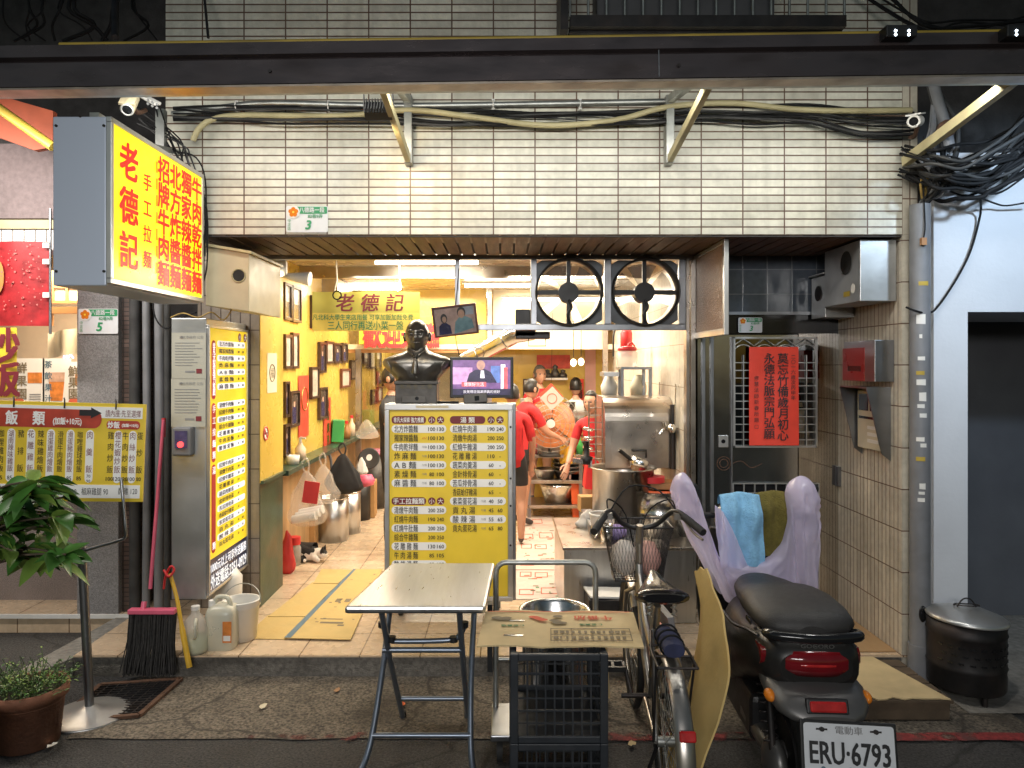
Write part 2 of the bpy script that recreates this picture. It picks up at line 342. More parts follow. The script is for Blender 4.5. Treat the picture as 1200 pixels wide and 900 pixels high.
mat('green_panel', (.020, .055, .030), .35, var=.25, vs=5, bump=.15, bs=50, grime=.75, gs=3.5, gcol=(.14, .08, .03))
mat('green_ledge', (.03, .06, .04), .3, var=.2, vs=8)
mat('tan_panel', (.52, .33, .16), .4, var=.15, vs=3, bump=.1, bs=40, grime=.3, stretch=(3, 3, .7))
mat('soffit_wood', (.135, .085, .055), .55, var=.35, vs=5, bump=.25, bs=50, grime=.4, stretch=(6, .8, 1))
mat('ceiling_metal', (.72, .64, .52), .26, .3, var=.1, vs=3, bump=.04, bs=6, grime=.15, gcol=(.2, .12, .06))
mat('steel', (.60, .60, .60), .32, 1, var=.05, vs=4, bump=.02, bs=30, stretch=(14, 1, 1), grime=.06, gs=1.2, gcol=(.22, .2, .18), rvar=.12)
mat('steel_dark', (.30, .31, .33), .36, 1, var=.15, vs=5, bump=.05, bs=30, grime=.35, gs=2, gcol=(.10, .09, .08))
mat('steel_bright', (.70, .69, .67), .22, 1, var=.05, vs=5, stretch=(1, 8, 1), rvar=.08)
mat('steel_warm', (.46, .41, .36), .30, 1, var=.18, vs=5, bump=.10, bs=9, grime=.5, gs=3, gcol=(.16, .12, .08))
mat('mirror_steel', (.60, .57, .53), .07, 1, var=.05, vs=3, bump=.10, bs=5, rvar=.04, grime=.2, gcol=(.3, .26, .2))
mat('mirror_door', (.62, .62, .63), .18, 1, var=.08, vs=3, bump=.10, bs=4, rvar=.05, grime=.4, gcol=(.08, .08, .08))
mat('beam_metal', (.115, .095, .098), .24, .5, var=.35, vs=3, bump=.16, bs=4, grime=.6, gs=3, gcol=(.045, .03, .025), rvar=.14, stretch=(1, 1, 3))
mat('beam_under', (.42, .36, .30), .4, .6, var=.2, vs=8, bump=.1, bs=20, grime=.55, gs=5, gcol=(.10, .07, .05))
mat('galv', (.42, .43, .41), .42, .85, var=.2, vs=14, bump=.08, bs=40, grime=.4, gs=3, gcol=(.15, .13, .10))
mat('cabinet_steel', (.52, .53, .53), .40, .75, var=.12, vs=4, bump=.05, bs=25, grime=.5, gs=2.5, gcol=(.12, .11, .10), rvar=.12)
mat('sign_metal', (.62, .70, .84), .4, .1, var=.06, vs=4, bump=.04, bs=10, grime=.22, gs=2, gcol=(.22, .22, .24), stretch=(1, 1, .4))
mat('alu', (.62, .62, .62), .35, .9, var=.08, vs=6)
mat('white_paint', (.75, .74, .71), .4, var=.06, vs=6, grime=.25, gs=4, gcol=(.4, .36, .28))
mat('cream_box', (.62, .54, .36), .45, var=.1, vs=5, grime=.35, gs=4, gcol=(.28, .2, .1))
mat('black_plastic', (.018, .018, .019), .42, var=.2, vs=12, bump=.05, bs=80)
mat('black_gloss', (.012, .012, .013), .15, var=.1)
mat('black_rubber', (.02, .02, .02), .75, var=.3, vs=20, bump=.2, bs=120)
mat('scooter_body', (.028, .027, .026), .36, .45, var=.15, vs=10, bump=.02, bs=200, grime=.25, gs=5, gcol=(.06, .055, .05))
mat('scooter_gray', (.16, .155, .15), .40, .6, var=.1, vs=8, grime=.3, gs=4, gcol=(.06, .055, .05))
mat('seat_vinyl', (.030, .028, .027), .5, var=.2, vs=25, bump=.25, bs=260)
mat('tail_red', (.16, .008, .012), .08, var=.15, vs=20)
mat('red_lens', (.45, .02, .02), .15, var=.2, vs=30)
mat('orange_lens', (.75, .22, .02), .15)
mat('plate_white', (.70, .72, .75), .4, var=.04, vs=10, grime=.2, gs=8, gcol=(.4, .4, .4))
mat('ink_black', (.02, .02, .022), .6); mat('ink_red', (.55, .03, .03), .6); mat('ink_green', (.03, .22, .10), .6); mat('ink_maroon', (.20, .025, .035), .5); mat('ink_grey', (.25, .25, .25), .6)
mat('paper_white', (.76, .74, .70), .7, var=.04, vs=6); mat('paper_cream', (.70, .62, .45), .7, var=.08, vs=6)
mat('notice_paper', (.48, .47, .40), .45, var=.08, vs=7, grime=.3, gs=4, gcol=(.25, .23, .17))
mat('plate_green', (.03, .30, .12), .4); mat('menu_yellow', (.88, .64, .055), .35, var=.08, vs=4, emit=.05, ecol=(.85, .58, .04), grime=.16, gs=3, gcol=(.5, .33, .06)); mat('menu_white', (.85, .84, .80), .4, var=.02, emit=.10, ecol=(.85, .83, .8))  # faint glow mixed into both menu colours, unlit boards and banners included
mat('side_yellow', (.85, .66, .03), .4, var=.04, vs=6, emit=.30, ecol=(.9, .66, .02)); mat('side_white', (.85, .87, .9), .4, var=.02, emit=.38, ecol=(.85, .90, .98)); mat('side_blue', (.015, .02, .07), .3)
mat('lit_yellow', (.92, .66, .006), .3, var=.13, vs=1.6, emit=.9); mat('lit_red', (.60, .02, .01), .4, emit=.45, ecol=(.85, .015, .004))
mat('banner_top', (.56, .50, .10), .6, var=.08, vs=5, bump=.2, bs=9); mat('banner_low', (.80, .62, .12), .6, var=.06, vs=5, bump=.2, bs=9)
mat('red_paper', (.75, .055, .03), .65, var=.1, vs=7, bump=.15, bs=14); mat('pink_paper', (.70, .40, .34), .7, var=.1); mat('couplet_red', (.55, .06, .03), .5, var=.2, vs=12)
mat('cardboard', (.60, .38, .14), .8, var=.12, vs=6, bump=.15, bs=40, grime=.25, gs=4, gcol=(.3, .18, .07)); mat('cardboard_yellow', (.56, .40, .15), .75, var=.12, vs=5, bump=.15, bs=30, grime=.3, gs=5, gcol=(.38, .22, .06))
mat('cardboard_pale', (.62, .48, .26), .8, var=.12, vs=6, bump=.15, bs=30, grime=.35, gs=4, gcol=(.25, .18, .1)); mat('cardboard_pink', (.62, .50, .44), .75, var=.12, vs=5, bump=.1, bs=30, grime=.35, gs=6, gcol=(.35, .24, .2)); mat('box_brown', (.42, .24, .09), .8, var=.15, vs=5, bump=.1, bs=30)
mat('tape_blue', (.10, .17, .22), .5); mat('tape_clear', (.62, .46, .16), .15)
mat('bronze', (.19, .18, .165), .33, .85, var=.35, vs=9, bump=.12, bs=35, grime=.25, gs=9, gcol=(.07, .06, .045), rvar=.12); mat('bronze_plain', (.085, .08, .075), .45, .6, var=.25, vs=12, bump=.1, bs=40); mat('bronze_letter', (.11, .095, .06), .4, .8)
mat('skin', (.50, .27, .18), .5, var=.08); mat('hair', (.012, .01, .009), .4, var=.3, vs=40); mat('grey_hair', (.12, .11, .10), .5, var=.3, vs=40); mat('red_shirt', (.50, .018, .022), .8, var=.15, vs=14, bump=.3, bs=14); mat('black_cloth', (.02, .02, .022), .85, var=.2, bump=.3, bs=14); mat('white_cloth', (.70, .68, .64), .85, var=.08, bump=.35, bs=12); mat('shoe', (.05, .045, .045), .6)
mat('cat_black', (.015, .013, .012), .8, var=.3, vs=60, bump=.4, bs=120); mat('cat_white', (.72, .66, .58), .85, var=.1, vs=40, bump=.4, bs=120)
mat('frame_wood', (.05, .025, .015), .35, var=.3, vs=20); mat('frame_red', (.16, .05, .025), .35, var=.3, vs=20); mat('photo_grey', (.30, .27, .24), .3, var=.5, vs=16); mat('photo_paper', (.62, .56, .46), .3, var=.12, vs=22); mat('photo_dark', (.08, .06, .05), .25, var=.6, vs=18)
mat('tube_on', (1, .9, .7), .5, emit=17, ecol=(1, .92, .76)); mat('led_on', (1, 1, 1), .5, emit=12, ecol=(.75, .88, 1)); mat('bulb_on', (1, .9, .7), .5, emit=4, ecol=(1, .85, .6))
mat('pvc_grey', (.20, .205, .22), .45, var=.1, vs=8, grime=.4, gs=5, gcol=(.09, .085, .08)); mat('pvc_cream', (.50, .44, .25), .5, var=.15, vs=6, grime=.4, gs=5, gcol=(.2, .16, .08)); mat('cable_black', (.014, .014, .015), .7, var=.3, vs=9, spec=.2); mat('cable_grey', (.06, .06, .06), .7, var=.3, vs=9, spec=.25); mat('cable_yellow', (.42, .28, .08), .55, var=.2)
mat('yellow_tape', (.48, .34, .05), .5, var=.2, vs=4, grime=.4); mat('rust', (.11, .055, .032), .8, var=.4, vs=20, bump=.4, bs=60); mat('pink_plastic', (.72, .13, .22), .4, var=.1); mat('red_plastic', (.62, .03, .035), .4, var=.1); mat('orange_plastic', (.75, .12, .03), .4, var=.08); mat('green_plastic', (.05, .35, .08), .4); mat('bristle', (.028, .026, .025), .8, var=.5, vs=60); mat('yellow_handle', (.70, .42, .04), .4, var=.12, vs=8, grime=.3, gs=9)
mat('bottle_plastic', (.78, .76, .62), .3, var=.05, trans=.35); mat('bottle_liquid', (.62, .66, .38), .3, var=.06, trans=.25); mat('white_plastic', (.74, .73, .70), .35, var=.04, grime=.2, gs=6, gcol=(.5, .46, .38))
mat('terracotta', (.24, .10, .055), .8, var=.25, vs=12, bump=.3, bs=60, grime=.4, gs=5); mat('soil', (.04, .028, .02), .9, var=.4, vs=50, bump=.6, bs=80)
mat('bark', (.12, .09, .06), .85, var=.3, vs=20, bump=.5, bs=50)
mat('iron_dark', (.035, .033, .034), .5, .6, var=.3, vs=10, grime=.35, gs=5, gcol=(.09, .05, .03)); mat('lid_alu', (.58, .58, .57), .36, .8, var=.08, vs=6, bump=.06, bs=9, grime=.2, gs=5)
mat('bike_silver', (.42, .40, .37), .33, .9, var=.2, vs=9, grime=.5, gs=9, gcol=(.14, .08, .05)); mat('table_leg', (.22, .26, .32), .38, .8, var=.12, vs=8, grime=.3, gs=8, gcol=(.1, .08, .06))
mat('towel_blue', (.24, .50, .74), .95, var=.1, vs=40, bump=.7, bs=150); mat('towel_olive', (.13, .105, .02), .95, var=.15, vs=40, bump=.7, bs=150)
mat('crate', (.022, .026, .032), .5, var=.2, vs=10, grime=.3, gs=5, gcol=(.06, .055, .05)); mat('wood_pallet', (.10, .07, .045), .8, var=.3, vs=8, bump=.3, bs=40); mat('plywood', (.40, .25, .12), .7, var=.2, vs=3, bump=.2, bs=30, grime=.4, gs=3, gcol=(.16, .09, .04), stretch=(4, 1, 1))
mat('screen_dark', (.01, .01, .012), .2)
for k_, c_ in dict(scr_pink=(.55, .30, .55), scr_purple=(.16, .08, .22), scr_navy=(.03, .025, .06), scr_skin=(.45, .25, .2), scr_white=(.8, .75, .85), scr_red=(.65, .12, .14), scr_blue=(.12, .2, .5)).items(): mat(k_, c_, .3, var=.25, vs=30, emit=.75)
for k_, c_ in dict(ph_bg=(.55, .40, .36), ph_navy=(.03, .03, .10), ph_teal=(.20, .36, .42), ph_skin=(.60, .38, .28), ph_sky=(.45, .52, .62)).items(): mat(k_, c_, .25, var=.2, vs=20)
mat('apple_red', (.36, .02, .025), .4, var=.35, vs=12); mat('apple_core', (.50, .22, .06), .4, var=.2); mat('drop', (.62, .18, .16), .3); mat('juice_cream', (.70, .55, .40), .6, var=.1, vs=4); mat('juice_orange', (.65, .22, .05), .4, var=.3, vs=20); mat('wood_warm', (.36, .17, .06), .5, var=.2, vs=5); mat('shoji', (.80, .70, .50), .6, var=.05, emit=.25, ecol=(.9, .75, .45)); mat('neon_blue', (.4, .45, 1), .5, emit=1.6, ecol=(.35, .42, 1))
mat('door_red', (.25, .02, .02), .3); mat('intercom', (.60, .55, .42), .4); mat('ink_print', (.20, .16, .10), .8); mat('ink_red_print', (.60, .12, .06), .8); mat('ink_green_print', (.12, .25, .12), .8); mat('amber_glass', (.30, .17, .09), .35, var=.25, vs=60, bump=.5, bs=120)
mat('fan_blade', (.16, .14, .125), .45, .2, alpha=.6)
mat('fan_plate', (.16, .175, .19), .5, .3, var=.15, vs=5, grime=.5, gs=4, gcol=(.06, .05, .04))
mat('fan_orange', (.75, .25, .08), .25, alpha=.75); mat('broth', (.25, .12, .04), .2); mat('bag_red', (.62, .05, .05), .35)
mat('leaf', (.06, .17, .03), .34, var=.45, vs=9); mat('leaf_light', (.17, .28, .05), .4, var=.3, vs=9); mat('herb', (.06, .10, .03), .6, var=.4, vs=20); mat('stem', (.09, .10, .04), .7)
mat('rope_white', (.6, .56, .48), .8); mat('awning_red', (.42, .09, .04), .6, var=.2, vs=4, grime=.4); mat('ac_grey', (.09, .09, .095), .5, .3, var=.15); mat('brass', (.5, .33, .1), .3, 1); mat('purple_bag_in', (.4, .3, .6), .5)
sheetmat('bag_lilac', (.84, .78, 1.0), .78, .5, .22); sheetmat('bag_clear', (.85, .80, .74), .26, .4, .12); sheetmat('bag_white', (.80, .76, .72), .9, .4, .3); sheetmat('jar_clear', (.80, .78, .74), .45, .3, .1)
glassmat('glass', (.9, .92, .92), .14); glassmat('glass_dark', (.20, .22, .25), .30)
# ------------------------------------------------------------------ setting
g = G(M['asphalt']); g.poly([(-60, -60, 0), (60, -60, 0), (60, 60, 0), (-60, 60, 0)]); struct(g, 'road')
g = G(M['apron']); g.grid(lambda u, v: V((-2.05 + 4.6 * u, 3.50 + .022 * NZ.noise(V((u * 19, 0, 3))) * (1 if v == 0 else 0) + .70 * v, .005)), 60, 2, sm=False); struct(g, 'pavement')
g = G(M['red_paint']); g.grid(lambda u, v: V((-1.2 + 3.9 * u, 3.475 + .075 * v + .012 * NZ.noise(V((u * 23, v * 2, 1))), .010)), 70, 1, sm=False); struct(g, 'red_line')
g = G(M['curb']); g.box(-2.42, 4.21, -.1, 2.33, 4.30, .112)
g.m = M['floor_tile']; g.box(-2.42, 4.2, .112, 2.33, 13.2, .12); struct(g, 'shop_floor')
g = G(M['concrete']); g.poly([(2.34, 3.75, .008), (6, 3.75, .008), (6, 7, .008), (2.34, 7, .008)]); struct(g, 'pavement')
g = G(M['floor_tile']); g.box(-6, 4.9, -.1, -2.425, 5.2, .12); g.m = M['white_paint']; g.box(-6, 4.88, .098, -2.425, 4.899, .123); struct(g, 'ledge')
g = G(M['concrete']); g.prism([(-2.425, 4.90, -.02), (-2.425, 4.22, -.02), (-2.52, 3.98, -.02), (-2.62, 4.05, -.02), (-2.53, 4.9, -.02)], (0, 0, .125)); struct(g, 'kerb')

# ------------------------------------------------------------------ the noodle shop building
shop = thing('shop_building', 'shop house with cream tiled lintel over an open kitchen front', 'building', (0, 4.2, 0))
g = G(M['facade_tile']); g.box(-1.90, 4.2, 2.49, 2.242, 4.5, 6.0); g.m = M['strip_tile_front']; g.box(2.2425, 4.201, 2.49, 2.33, 4.5, 6.0); g.m = M['dark_wall']; g.box(-1.899, 4.51, 2.56, 2.33, 5.3, 6); g.build('lintel_wall', shop)
g = G(M['strip_tile_side']); g.box(2.242, 4.204, 0.0, 2.245, 5.0, 2.488); g.m = M['strip_tile_front']; g.box(2.246, 4.202, -.05, 2.335, 5.05, 2.488); g.build('pillar', shop, 'pillar of vertical cream strip tiles at the right of the entrance')
g = G(M['strip_tile_dark']); g.box(-2.06, 5.03, .12, -1.645, 5.25, 2.488); g.build('pillar', shop, 'dark strip tiled pillar at the left of the entrance')
g = G(M['dark_wall']); g.box(-1.9, 4.26, 2.503, 2.24, 5.03, 2.55); g.m = M['soffit_wood']
x = -1.9
while x < 2.2:
    g.box(x + .006, 4.205, 2.485 + random.uniform(0, .004), x + .078, 5.03, 2.502); x += .0855
g.m = M['dark_wall']; g.box(-1.9, 4.203, 2.478, 2.242, 4.222, 2.4845); g.build('soffit', shop)
# inner walls
g = G(M['yellow_wall']); g.box(-1.7435, 5.26, .96, -1.638, 5.55, 2.6); g.box(-1.6435, 5.034, .96, -1.638, 5.2599, 2.6); g.m = M['green_panel']; g.box(-1.7435, 5.261, .12, -1.640, 5.549, .955); g.box(-1.6435, 5.035, .12, -1.640, 5.2609, .955); g.m = M['green_ledge']; g.box(-1.6435, 5.036, .951, -1.615, 5.552, .972); g.build('end_panel', shop)
g = G(M['yellow_wall']); g.box(-1.85, 5.55, .96, -1.75, 13.2, 2.7); g.m = M['tan_panel']; g.box(-1.85, 5.55, .12, -1.748, 13.2, .93); g.build('dining_wall', shop)
g = G(M['green_ledge']); g.box(-1.75, 5.56, .93, -1.60, 13, .965); g.build('wall_shelf', shop)
g = G(M['white_tile']); g.box(1.25, 5.0, .12, 1.30, 9.1, 2.7); g.build('kitchen_wall', shop)
g = G(M['yellow_wall']); g.box(-.15, 9.0, .12, 1.26, 9.1, 2.7); g.m = M['paper_cream']; g.box(-1.8, 13.1, .12, -.1, 13.2, 2.7); g.m = M['tan_panel']; g.box(-.16, 9.1, .12, -.10, 13.2, 2.7); g.build('back_wall', shop)
g = G(M['ceiling_metal'])
yy = 5.0
while yy < 13.2:
    g.box(-1.85, yy, 2.60, 1.30, yy + .215, 2.66); g.box(-1.85, yy + .215, 2.612, 1.30, yy + .24, 2.66); yy += .24
g.m = M['steel_warm']; g.box(-1.85, 6.4, 2.50, 1.25, 6.44, 2.599); g.box(-1.75, 7.2, 2.38, -1.60, 7.9, 2.59); g.build('ceiling', shop)
g = G(M['wood_warm']); Y = 8.4
g.m = M['paper_cream']; g.box(-1.75, Y - .02, 1.93, 1.25, Y + .03, 1.985); g.m = M['wood_warm']; g.box(-1.75, Y - .01, 1.89, -.15, Y + .02, 1.929); g.m = M['steel_warm']
g.box(-1.66, Y - .03, .12, -1.60, Y + .03, 1.93); g.box(-.18, Y - .03, .12, -.13, Y + .03, 2.6); g.box(X(706, Y), Y - .03, .7, X(712, Y), Y + .03, 2.6)
g.m = M['yellow_wall']; g.box(-1.60, Y, 1.985, -.19, Y + .02, 2.6); g.m = M['paper_cream']; g.box(-.12, Y, 1.985, X(706, Y), Y + .02, 2.6); g.build('partition', shop)
g = G(M['glass']); g.box(-1.60, Y + .002, 1.0, -.19, Y + .006, 1.89); g.build('pane', shop, 'glass pane of the dining room partition')
# steel opening frame
g = G(M['steel_dark'])
g.box(-1.64, 4.98, 2.46, 1.27, 5.03, 2.49); g.box(X(536, 5) - .016, 4.98, Z(383, 5), X(536, 5) + .016, 5.02, 2.46)
g.box(X(536, 5) + .016, 4.98, Z(387, 5), X(803, 5), 5.025, Z(380, 5)); g.box(X(622, 5), 4.98, Z(380, 5), X(629, 5), 5.02, 2.46); g.box(X(708, 5), 4.98, Z(380, 5), X(716, 5), 5.02, 2.46); g.box(X(795, 5), 4.98, Z(380, 5), X(803, 5), 5.02, 2.46)
g.build('opening_frame', shop, bevel=.003)
g = G(M['steel_warm']); g.box(X(803, 5), 4.97, .12, X(807, 5), 5.04, 2.46); g.box(X(808, 5), 4.965, .12, X(814, 5), 5.04, 2.46); g.build('jamb', shop, bevel=.003)
# recessed door with grille window, transom and mirror panel
Y = 5.0
door = G(M['mirror_door']).box(X(814, Y), Y, .12, X(935, Y), Y + .04, Z(392, Y)).build('door', shop, bevel=.003)
g = G(M['steel_dark']); 
for a, b in ((822, 826), (832, 836), (856, 858)): g.box(X(a, Y), Y - .018, .12, X(b, Y), Y - .001, Z(395, Y))
g.build('door_trim', door, bevel=.003)
g = G(M['glass_dark']); g.box(X(860, Y), Y - .006, Z(521, Y), X(953, Y), Y - .003, Z(398, Y)); g.build('window_glass', door)
g = G(M['alu'])
x0, x1, z0, z1 = X(858, Y), X(956, Y), Z(524, Y), Z(395, Y)
for bx in ((x0, z0, x1, z0 + .012), (x0, z1 - .012, x1, z1), (x0, z0, x0 + .012, z1), (x1 - .012, z0, x1, z1)): g.box(bx[0], Y - .03, bx[1], bx[2], Y - .008, bx[3])
n = 8
for i in range(1, n): xx = x0 + (x1 - x0) * i / n; g.box(xx - .003, Y - .022, z0, xx + .003, Y - .014, z1 - .12)
for i in range(1, 12): zz = z0 + (z1 - .12 - z0) * i / 12 * 1.0; g.box(x0, Y - .021, zz - .003, x1, Y - .015, zz + .003)
for i in range(n // 2):
    cx = x0 + (x1 - x0) * (i + .5) / (n / 2); g.tube(arc((cx, Y - .018, z1 - .12), (x1 - x0) / n * .98, 0, 180, 10, u=(1, 0, 0)), .0035, n=5)
    g.tube([(cx - (x1 - x0) / n, Y - .018, z1 - .06), (cx, Y - .018, z1 - .012), (cx + (x1 - x0) / n, Y - .018, z1 - .06)], .0035, n=5)
g.build('window_grille', door)
g = G(M['alu']); g.box(X(842, Y), Y - .012, Z(524, Y), X(853, Y), Y - .001, Z(510, Y)); g.m = M['black_gloss']; g.disc((X(847, Y), Y - .013, Z(517, Y)), (0, -1, 0), .014); g.build('lock', door, bevel=.002)
g = G(M['rust'])
for r_ in (.045, .028): g.torus((X(848, Y), Y - .004, Z(543, Y)), (0, 1, 0), r_, .0025, n=24)
g.tube(smooth([(X(855, Y), Y - .005, Z(545, Y)), (X(868, Y), Y - .005, Z(540, Y)), (X(880, Y), Y - .005, Z(548, Y)), (X(893, Y), Y - .005, Z(543, Y))]), .0025, n=5); g.build('door_emblem', door)
g = G(M['alu'])
x0, x1, z0, z1 = X(858, Y), X(958, Y), .2, Z(566, Y)
g.m = M['black_gloss']; g.box(x0, Y - .012, z0, x1, Y - .008, z1); g.m = M['alu']
for i in range(9): xx = x0 + (x1 - x0) * i / 8; g.box(xx - .004, Y - .026, z0, xx + .004, Y - .016, z1)
for i in range(13): zz = z0 + (z1 - z0) * i / 12; g.box(x0, Y - .025, zz - .004, x1, Y - .017, zz + .004)
g.build('lower_grille', door)
g = G(M['mirror_steel']).box(X(936, Y), Y, .12, 2.242, Y + .04, Z(372, Y)).build('mirror_panel', shop)
g = G(M['dark_wall']); g.box(1.251, 5.045, 0, 2.4, 5.10, 2.72); g.build('leak_block', shop)  # unseen block added to stop kitchen light leaking round the door
g = G(M['tile_reflection']); g.box(X(852, Y), Y - .002, Z(366, Y), 2.242, Y + .04, 2.4843); g.build('transom_window', shop)
g = G(M['black_gloss']); g.box(X(814, Y), Y - .001, Z(391, Y), 2.241, Y + .03, Z(367, Y)); g.m = M['steel_dark']; g.box(X(814, Y), Y - .02, Z(369, Y), 2.241, Y - .002, Z(365.5, Y)); g.build('transom_bar', shop)
# hinged side window
g = G(M['amber_glass']); xx = 1.285; g.box(xx - .004, 4.33, 1.97, xx + .004, 4.97, 2.46); fr = g.build('hinged_window', shop)
g = G(M['alu'])
for a in ((4.30, 1.93, 4.33, 2.484), (4.97, 1.93, 4.995, 2.484), (4.3301, 1.93, 4.9699, 1.97), (4.3301, 2.46, 4.9699, 2.484)): g.box(xx - .014, a[0], a[1], xx + .014, a[2], a[3])
g.build('window_frame', fr, bevel=.003)

# ------------------------------------------------------------------ neighbours
nb = thing('juice_shop_building', 'pebble dash juice shop building at the left of the noodle shop', 'building', (-3.2, 4.9, 0))
g = G(M['pebble_grey']); g.box(-2.80, 4.905, .12, -2.53, 5.2, 3.0); g.build('pillar', nb)
g = G(M['mosaic_tile']); g.box(-2.528, 4.95, .0, -2.44, 5.3, 3.0); g.build('tiled_column', nb)
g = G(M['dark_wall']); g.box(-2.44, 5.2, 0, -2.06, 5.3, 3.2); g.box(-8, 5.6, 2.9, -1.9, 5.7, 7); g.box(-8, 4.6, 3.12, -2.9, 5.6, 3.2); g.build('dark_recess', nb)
g = G(M['pebble_wall']); g.box(-6, 5.2, .12, -2.53, 5.35, 1.0); g.build('low_wall', nb)
g = G(M['mauve_wall']); g.box(-6, 4.6, 2.66, X(64, 4.6), 4.8, 3.12); g.build('upper_wall', nb)
g = G(M['pvc_cream']); g.box(-6, 4.62, 2.60, X(64, 4.6), 4.7, 2.655); g.m = M['white_paint']
for i in range(20): g.box(X(64, 4.6) - .07 * (i + 1), 4.64, 2.44, X(64, 4.6) - .07 * i - .008, 4.66, 2.60)
g.build('shutter_box', nb)
g = G(M['juice_cream']); g.box(-6, 6.9, .1, -2.4, 7, 3); g.box(-2.62, 5.3, .1, -2.55, 6.9, 3); g.box(-6, 5.3, 2.9, -2.4, 7, 3); g.m = M['wood_warm']; g.box(-6, 5.3, .99, -2.55, 5.7, 1.04); g.build('back_wall', nb)
g = G(M['shoji']); Y = 5.9; x0, x1 = X(30, Y), X(96, Y); z0, z1 = Z(354, Y), Z(318, Y); g.box(x0, Y, z0, x1, Y + .01, z1)
g.m = M['wood_warm']
for i in range(5): xx = x0 + (x1 - x0) * i / 4; g.box(xx - .01, Y - .02, z0, xx + .01, Y - .002, z1)
for zz in (z0, (z0 + z1) / 2, z1): g.box(x0, Y - .021, zz - .012, x1, Y - .001, zz + .012)
g.box(x0, Y - .05, Z(368, Y), x1, Y, Z(360, Y)); g.box(X(57, Y), Y - .03, Z(382, Y), X(63, Y), Y, Z(368, Y)); g.build('lattice_window', nb)
wb = thing('white_building', 'plain white painted wall with a dark doorway at the right', 'building', (3.2, 4.2, 0))
g = G(M['white_wall']); g.box(2.42, 4.2, 0, X(1134, 4.2), 5.2, 2.055); g.box(2.42, 4.2, 2.0551, 7, 5.2, 2.95); g.build('wall', wb)
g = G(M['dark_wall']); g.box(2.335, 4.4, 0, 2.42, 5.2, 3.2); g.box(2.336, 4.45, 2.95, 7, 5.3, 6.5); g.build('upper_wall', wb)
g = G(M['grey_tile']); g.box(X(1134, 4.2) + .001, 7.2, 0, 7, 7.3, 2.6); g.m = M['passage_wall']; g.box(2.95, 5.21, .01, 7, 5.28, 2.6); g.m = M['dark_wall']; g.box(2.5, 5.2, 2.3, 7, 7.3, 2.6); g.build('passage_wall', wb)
g = G(M['pvc_grey']); g.box(X(1134, 5.9), 6.3, .01, X(1165, 5.9), 7.2, .17); g.m = M['steel_dark']; g.box(2.66, 4.9, .02, 2.70, 5.19, 1.52); g.build('door_leaf', wb)
# ------------------------------------------------------------------ canopy beam with brackets
bw = thing('canopy_beam', 'long dark steel gutter beam with yellow edge above the lintel', 'canopy beam', (0, 3.25, 3.0), ry=R(-.8))
BM = frame((0, 3.25, 3.0), 0, 0, R(-.8)) @ Matrix.Translation((0, -3.25, -3.0))
def bz(py): return Z(py, 3.2)
g = G(M['beam_metal'], BM)
pr = [(3.20, bz(94)), (3.20, bz(66)), (3.212, bz(63)), (3.185, bz(61)), (3.185, bz(47)), (3.52, bz(47)), (3.52, bz(55)), (3.215, bz(55)), (3.215, bz(90)), (3.28, bz(90)), (3.28, bz(94))]
g.rings([[(x_, y_, z_) for y_, z_ in pr] for x_ in (-3.4, -1.9, .06, 2.1, 3.6)], sm=False)
g.build('trough', bw)
g = G(M['beam_under'], BM); g.box(-3.4, 3.205, bz(97), 3.6, 3.285, bz(94.6)); g.m = M['galv']; g.box(-3.4, 3.29, bz(95), 3.6, 3.33, bz(88)); g.build('underside', bw)
g = G(M['yellow_tape'], BM); g.tube([(-1.9 + .4 * i, 3.20 + .004 * NZ.noise(V((i, 0, 0))), bz(45) + .004 * NZ.noise(V((i, 5, 0)))) for i in range(14)], .009, n=6); g.build('yellow_edge', bw)
for x_ in (-1.0, .75, 2.6):
    g = G(M['iron_dark'], BM); g.cyl((x_, 3.198, bz(80)), (x_, 3.19, bz(80)), .008, n=8); g.build('bolt', bw)
g = G(M['steel_dark'], BM); g.box(X(772, 3.2) - .002, 3.193, bz(93), X(772, 3.2) + .002, 3.199, bz(47)); g.build('seam', bw)
for (px, xt) in ((480, 0), (782, 0)):
    x_ = X(px, 4.2); g = G(M['galv'])
    g.box(x_ - .022, 4.12, Z(195, 4.2), x_ + .022, 4.199, 3.25); g.bar((x_, 4.12, Z(190, 4.2)), (x_ + (.0 if px > 600 else -.02), 3.32, 3.02), .03, .045, M['pvc_cream']); g.bar((x_ + .0, 4.11, 3.22), (x_, 3.5, 3.11), .04, .04)
    g.build('bracket', bw, bevel=.003)
g = G(M['pvc_cream']); g.bar(P(1060, 190, 4.1), P(1195, 88, 3.3), .035, .05); g.build('bracket', bw)
g = G(M['galv']); g.box(X(186, 4.1), 4.06, Z(215, 4.1), X(196, 4.1), 4.1, 3.15); g.build('bracket', bw)
# balcony cage above
bc = thing('balcony_cage', 'dark iron cage of vertical bars mounted above the canopy beam', 'window cage', (1.0, 4.2, 3.6))
g = G(M['iron_dark']); x0, x1 = X(668, 3.9), X(990, 3.9); zb = Z(33, 3.9)
g.box(x0, 3.88, zb, x1, 3.93, zb + .06); g.box(x0, 3.88, zb + 1.0, x1, 3.93, zb + 1.05); g.box(x0, 3.93, zb - .01, x1, 4.19, zb + .02); g.box(x0 - .05, 3.89, zb - .01, x0 - .01, 4.19, 5.0); g.build('frame', bc)
g = G(M['galv']); n = 15
for i in range(n + 1): xx = x0 + (x1 - x0) * i / n; g.cyl((xx, 3.905, zb + .06), (xx, 3.905, zb + 1.0), .007, n=6)
g.build('bars', bc)
g = G(M['ac_grey']); g.box(x0 + .15, 3.98, zb + .03, x0 + 1.1, 4.18, zb + .7); g.thing('air_conditioner', 'grey air conditioner standing inside the iron cage', 'air conditioner', (x0 + .6, 4.1, zb + .03), bevel=.01)
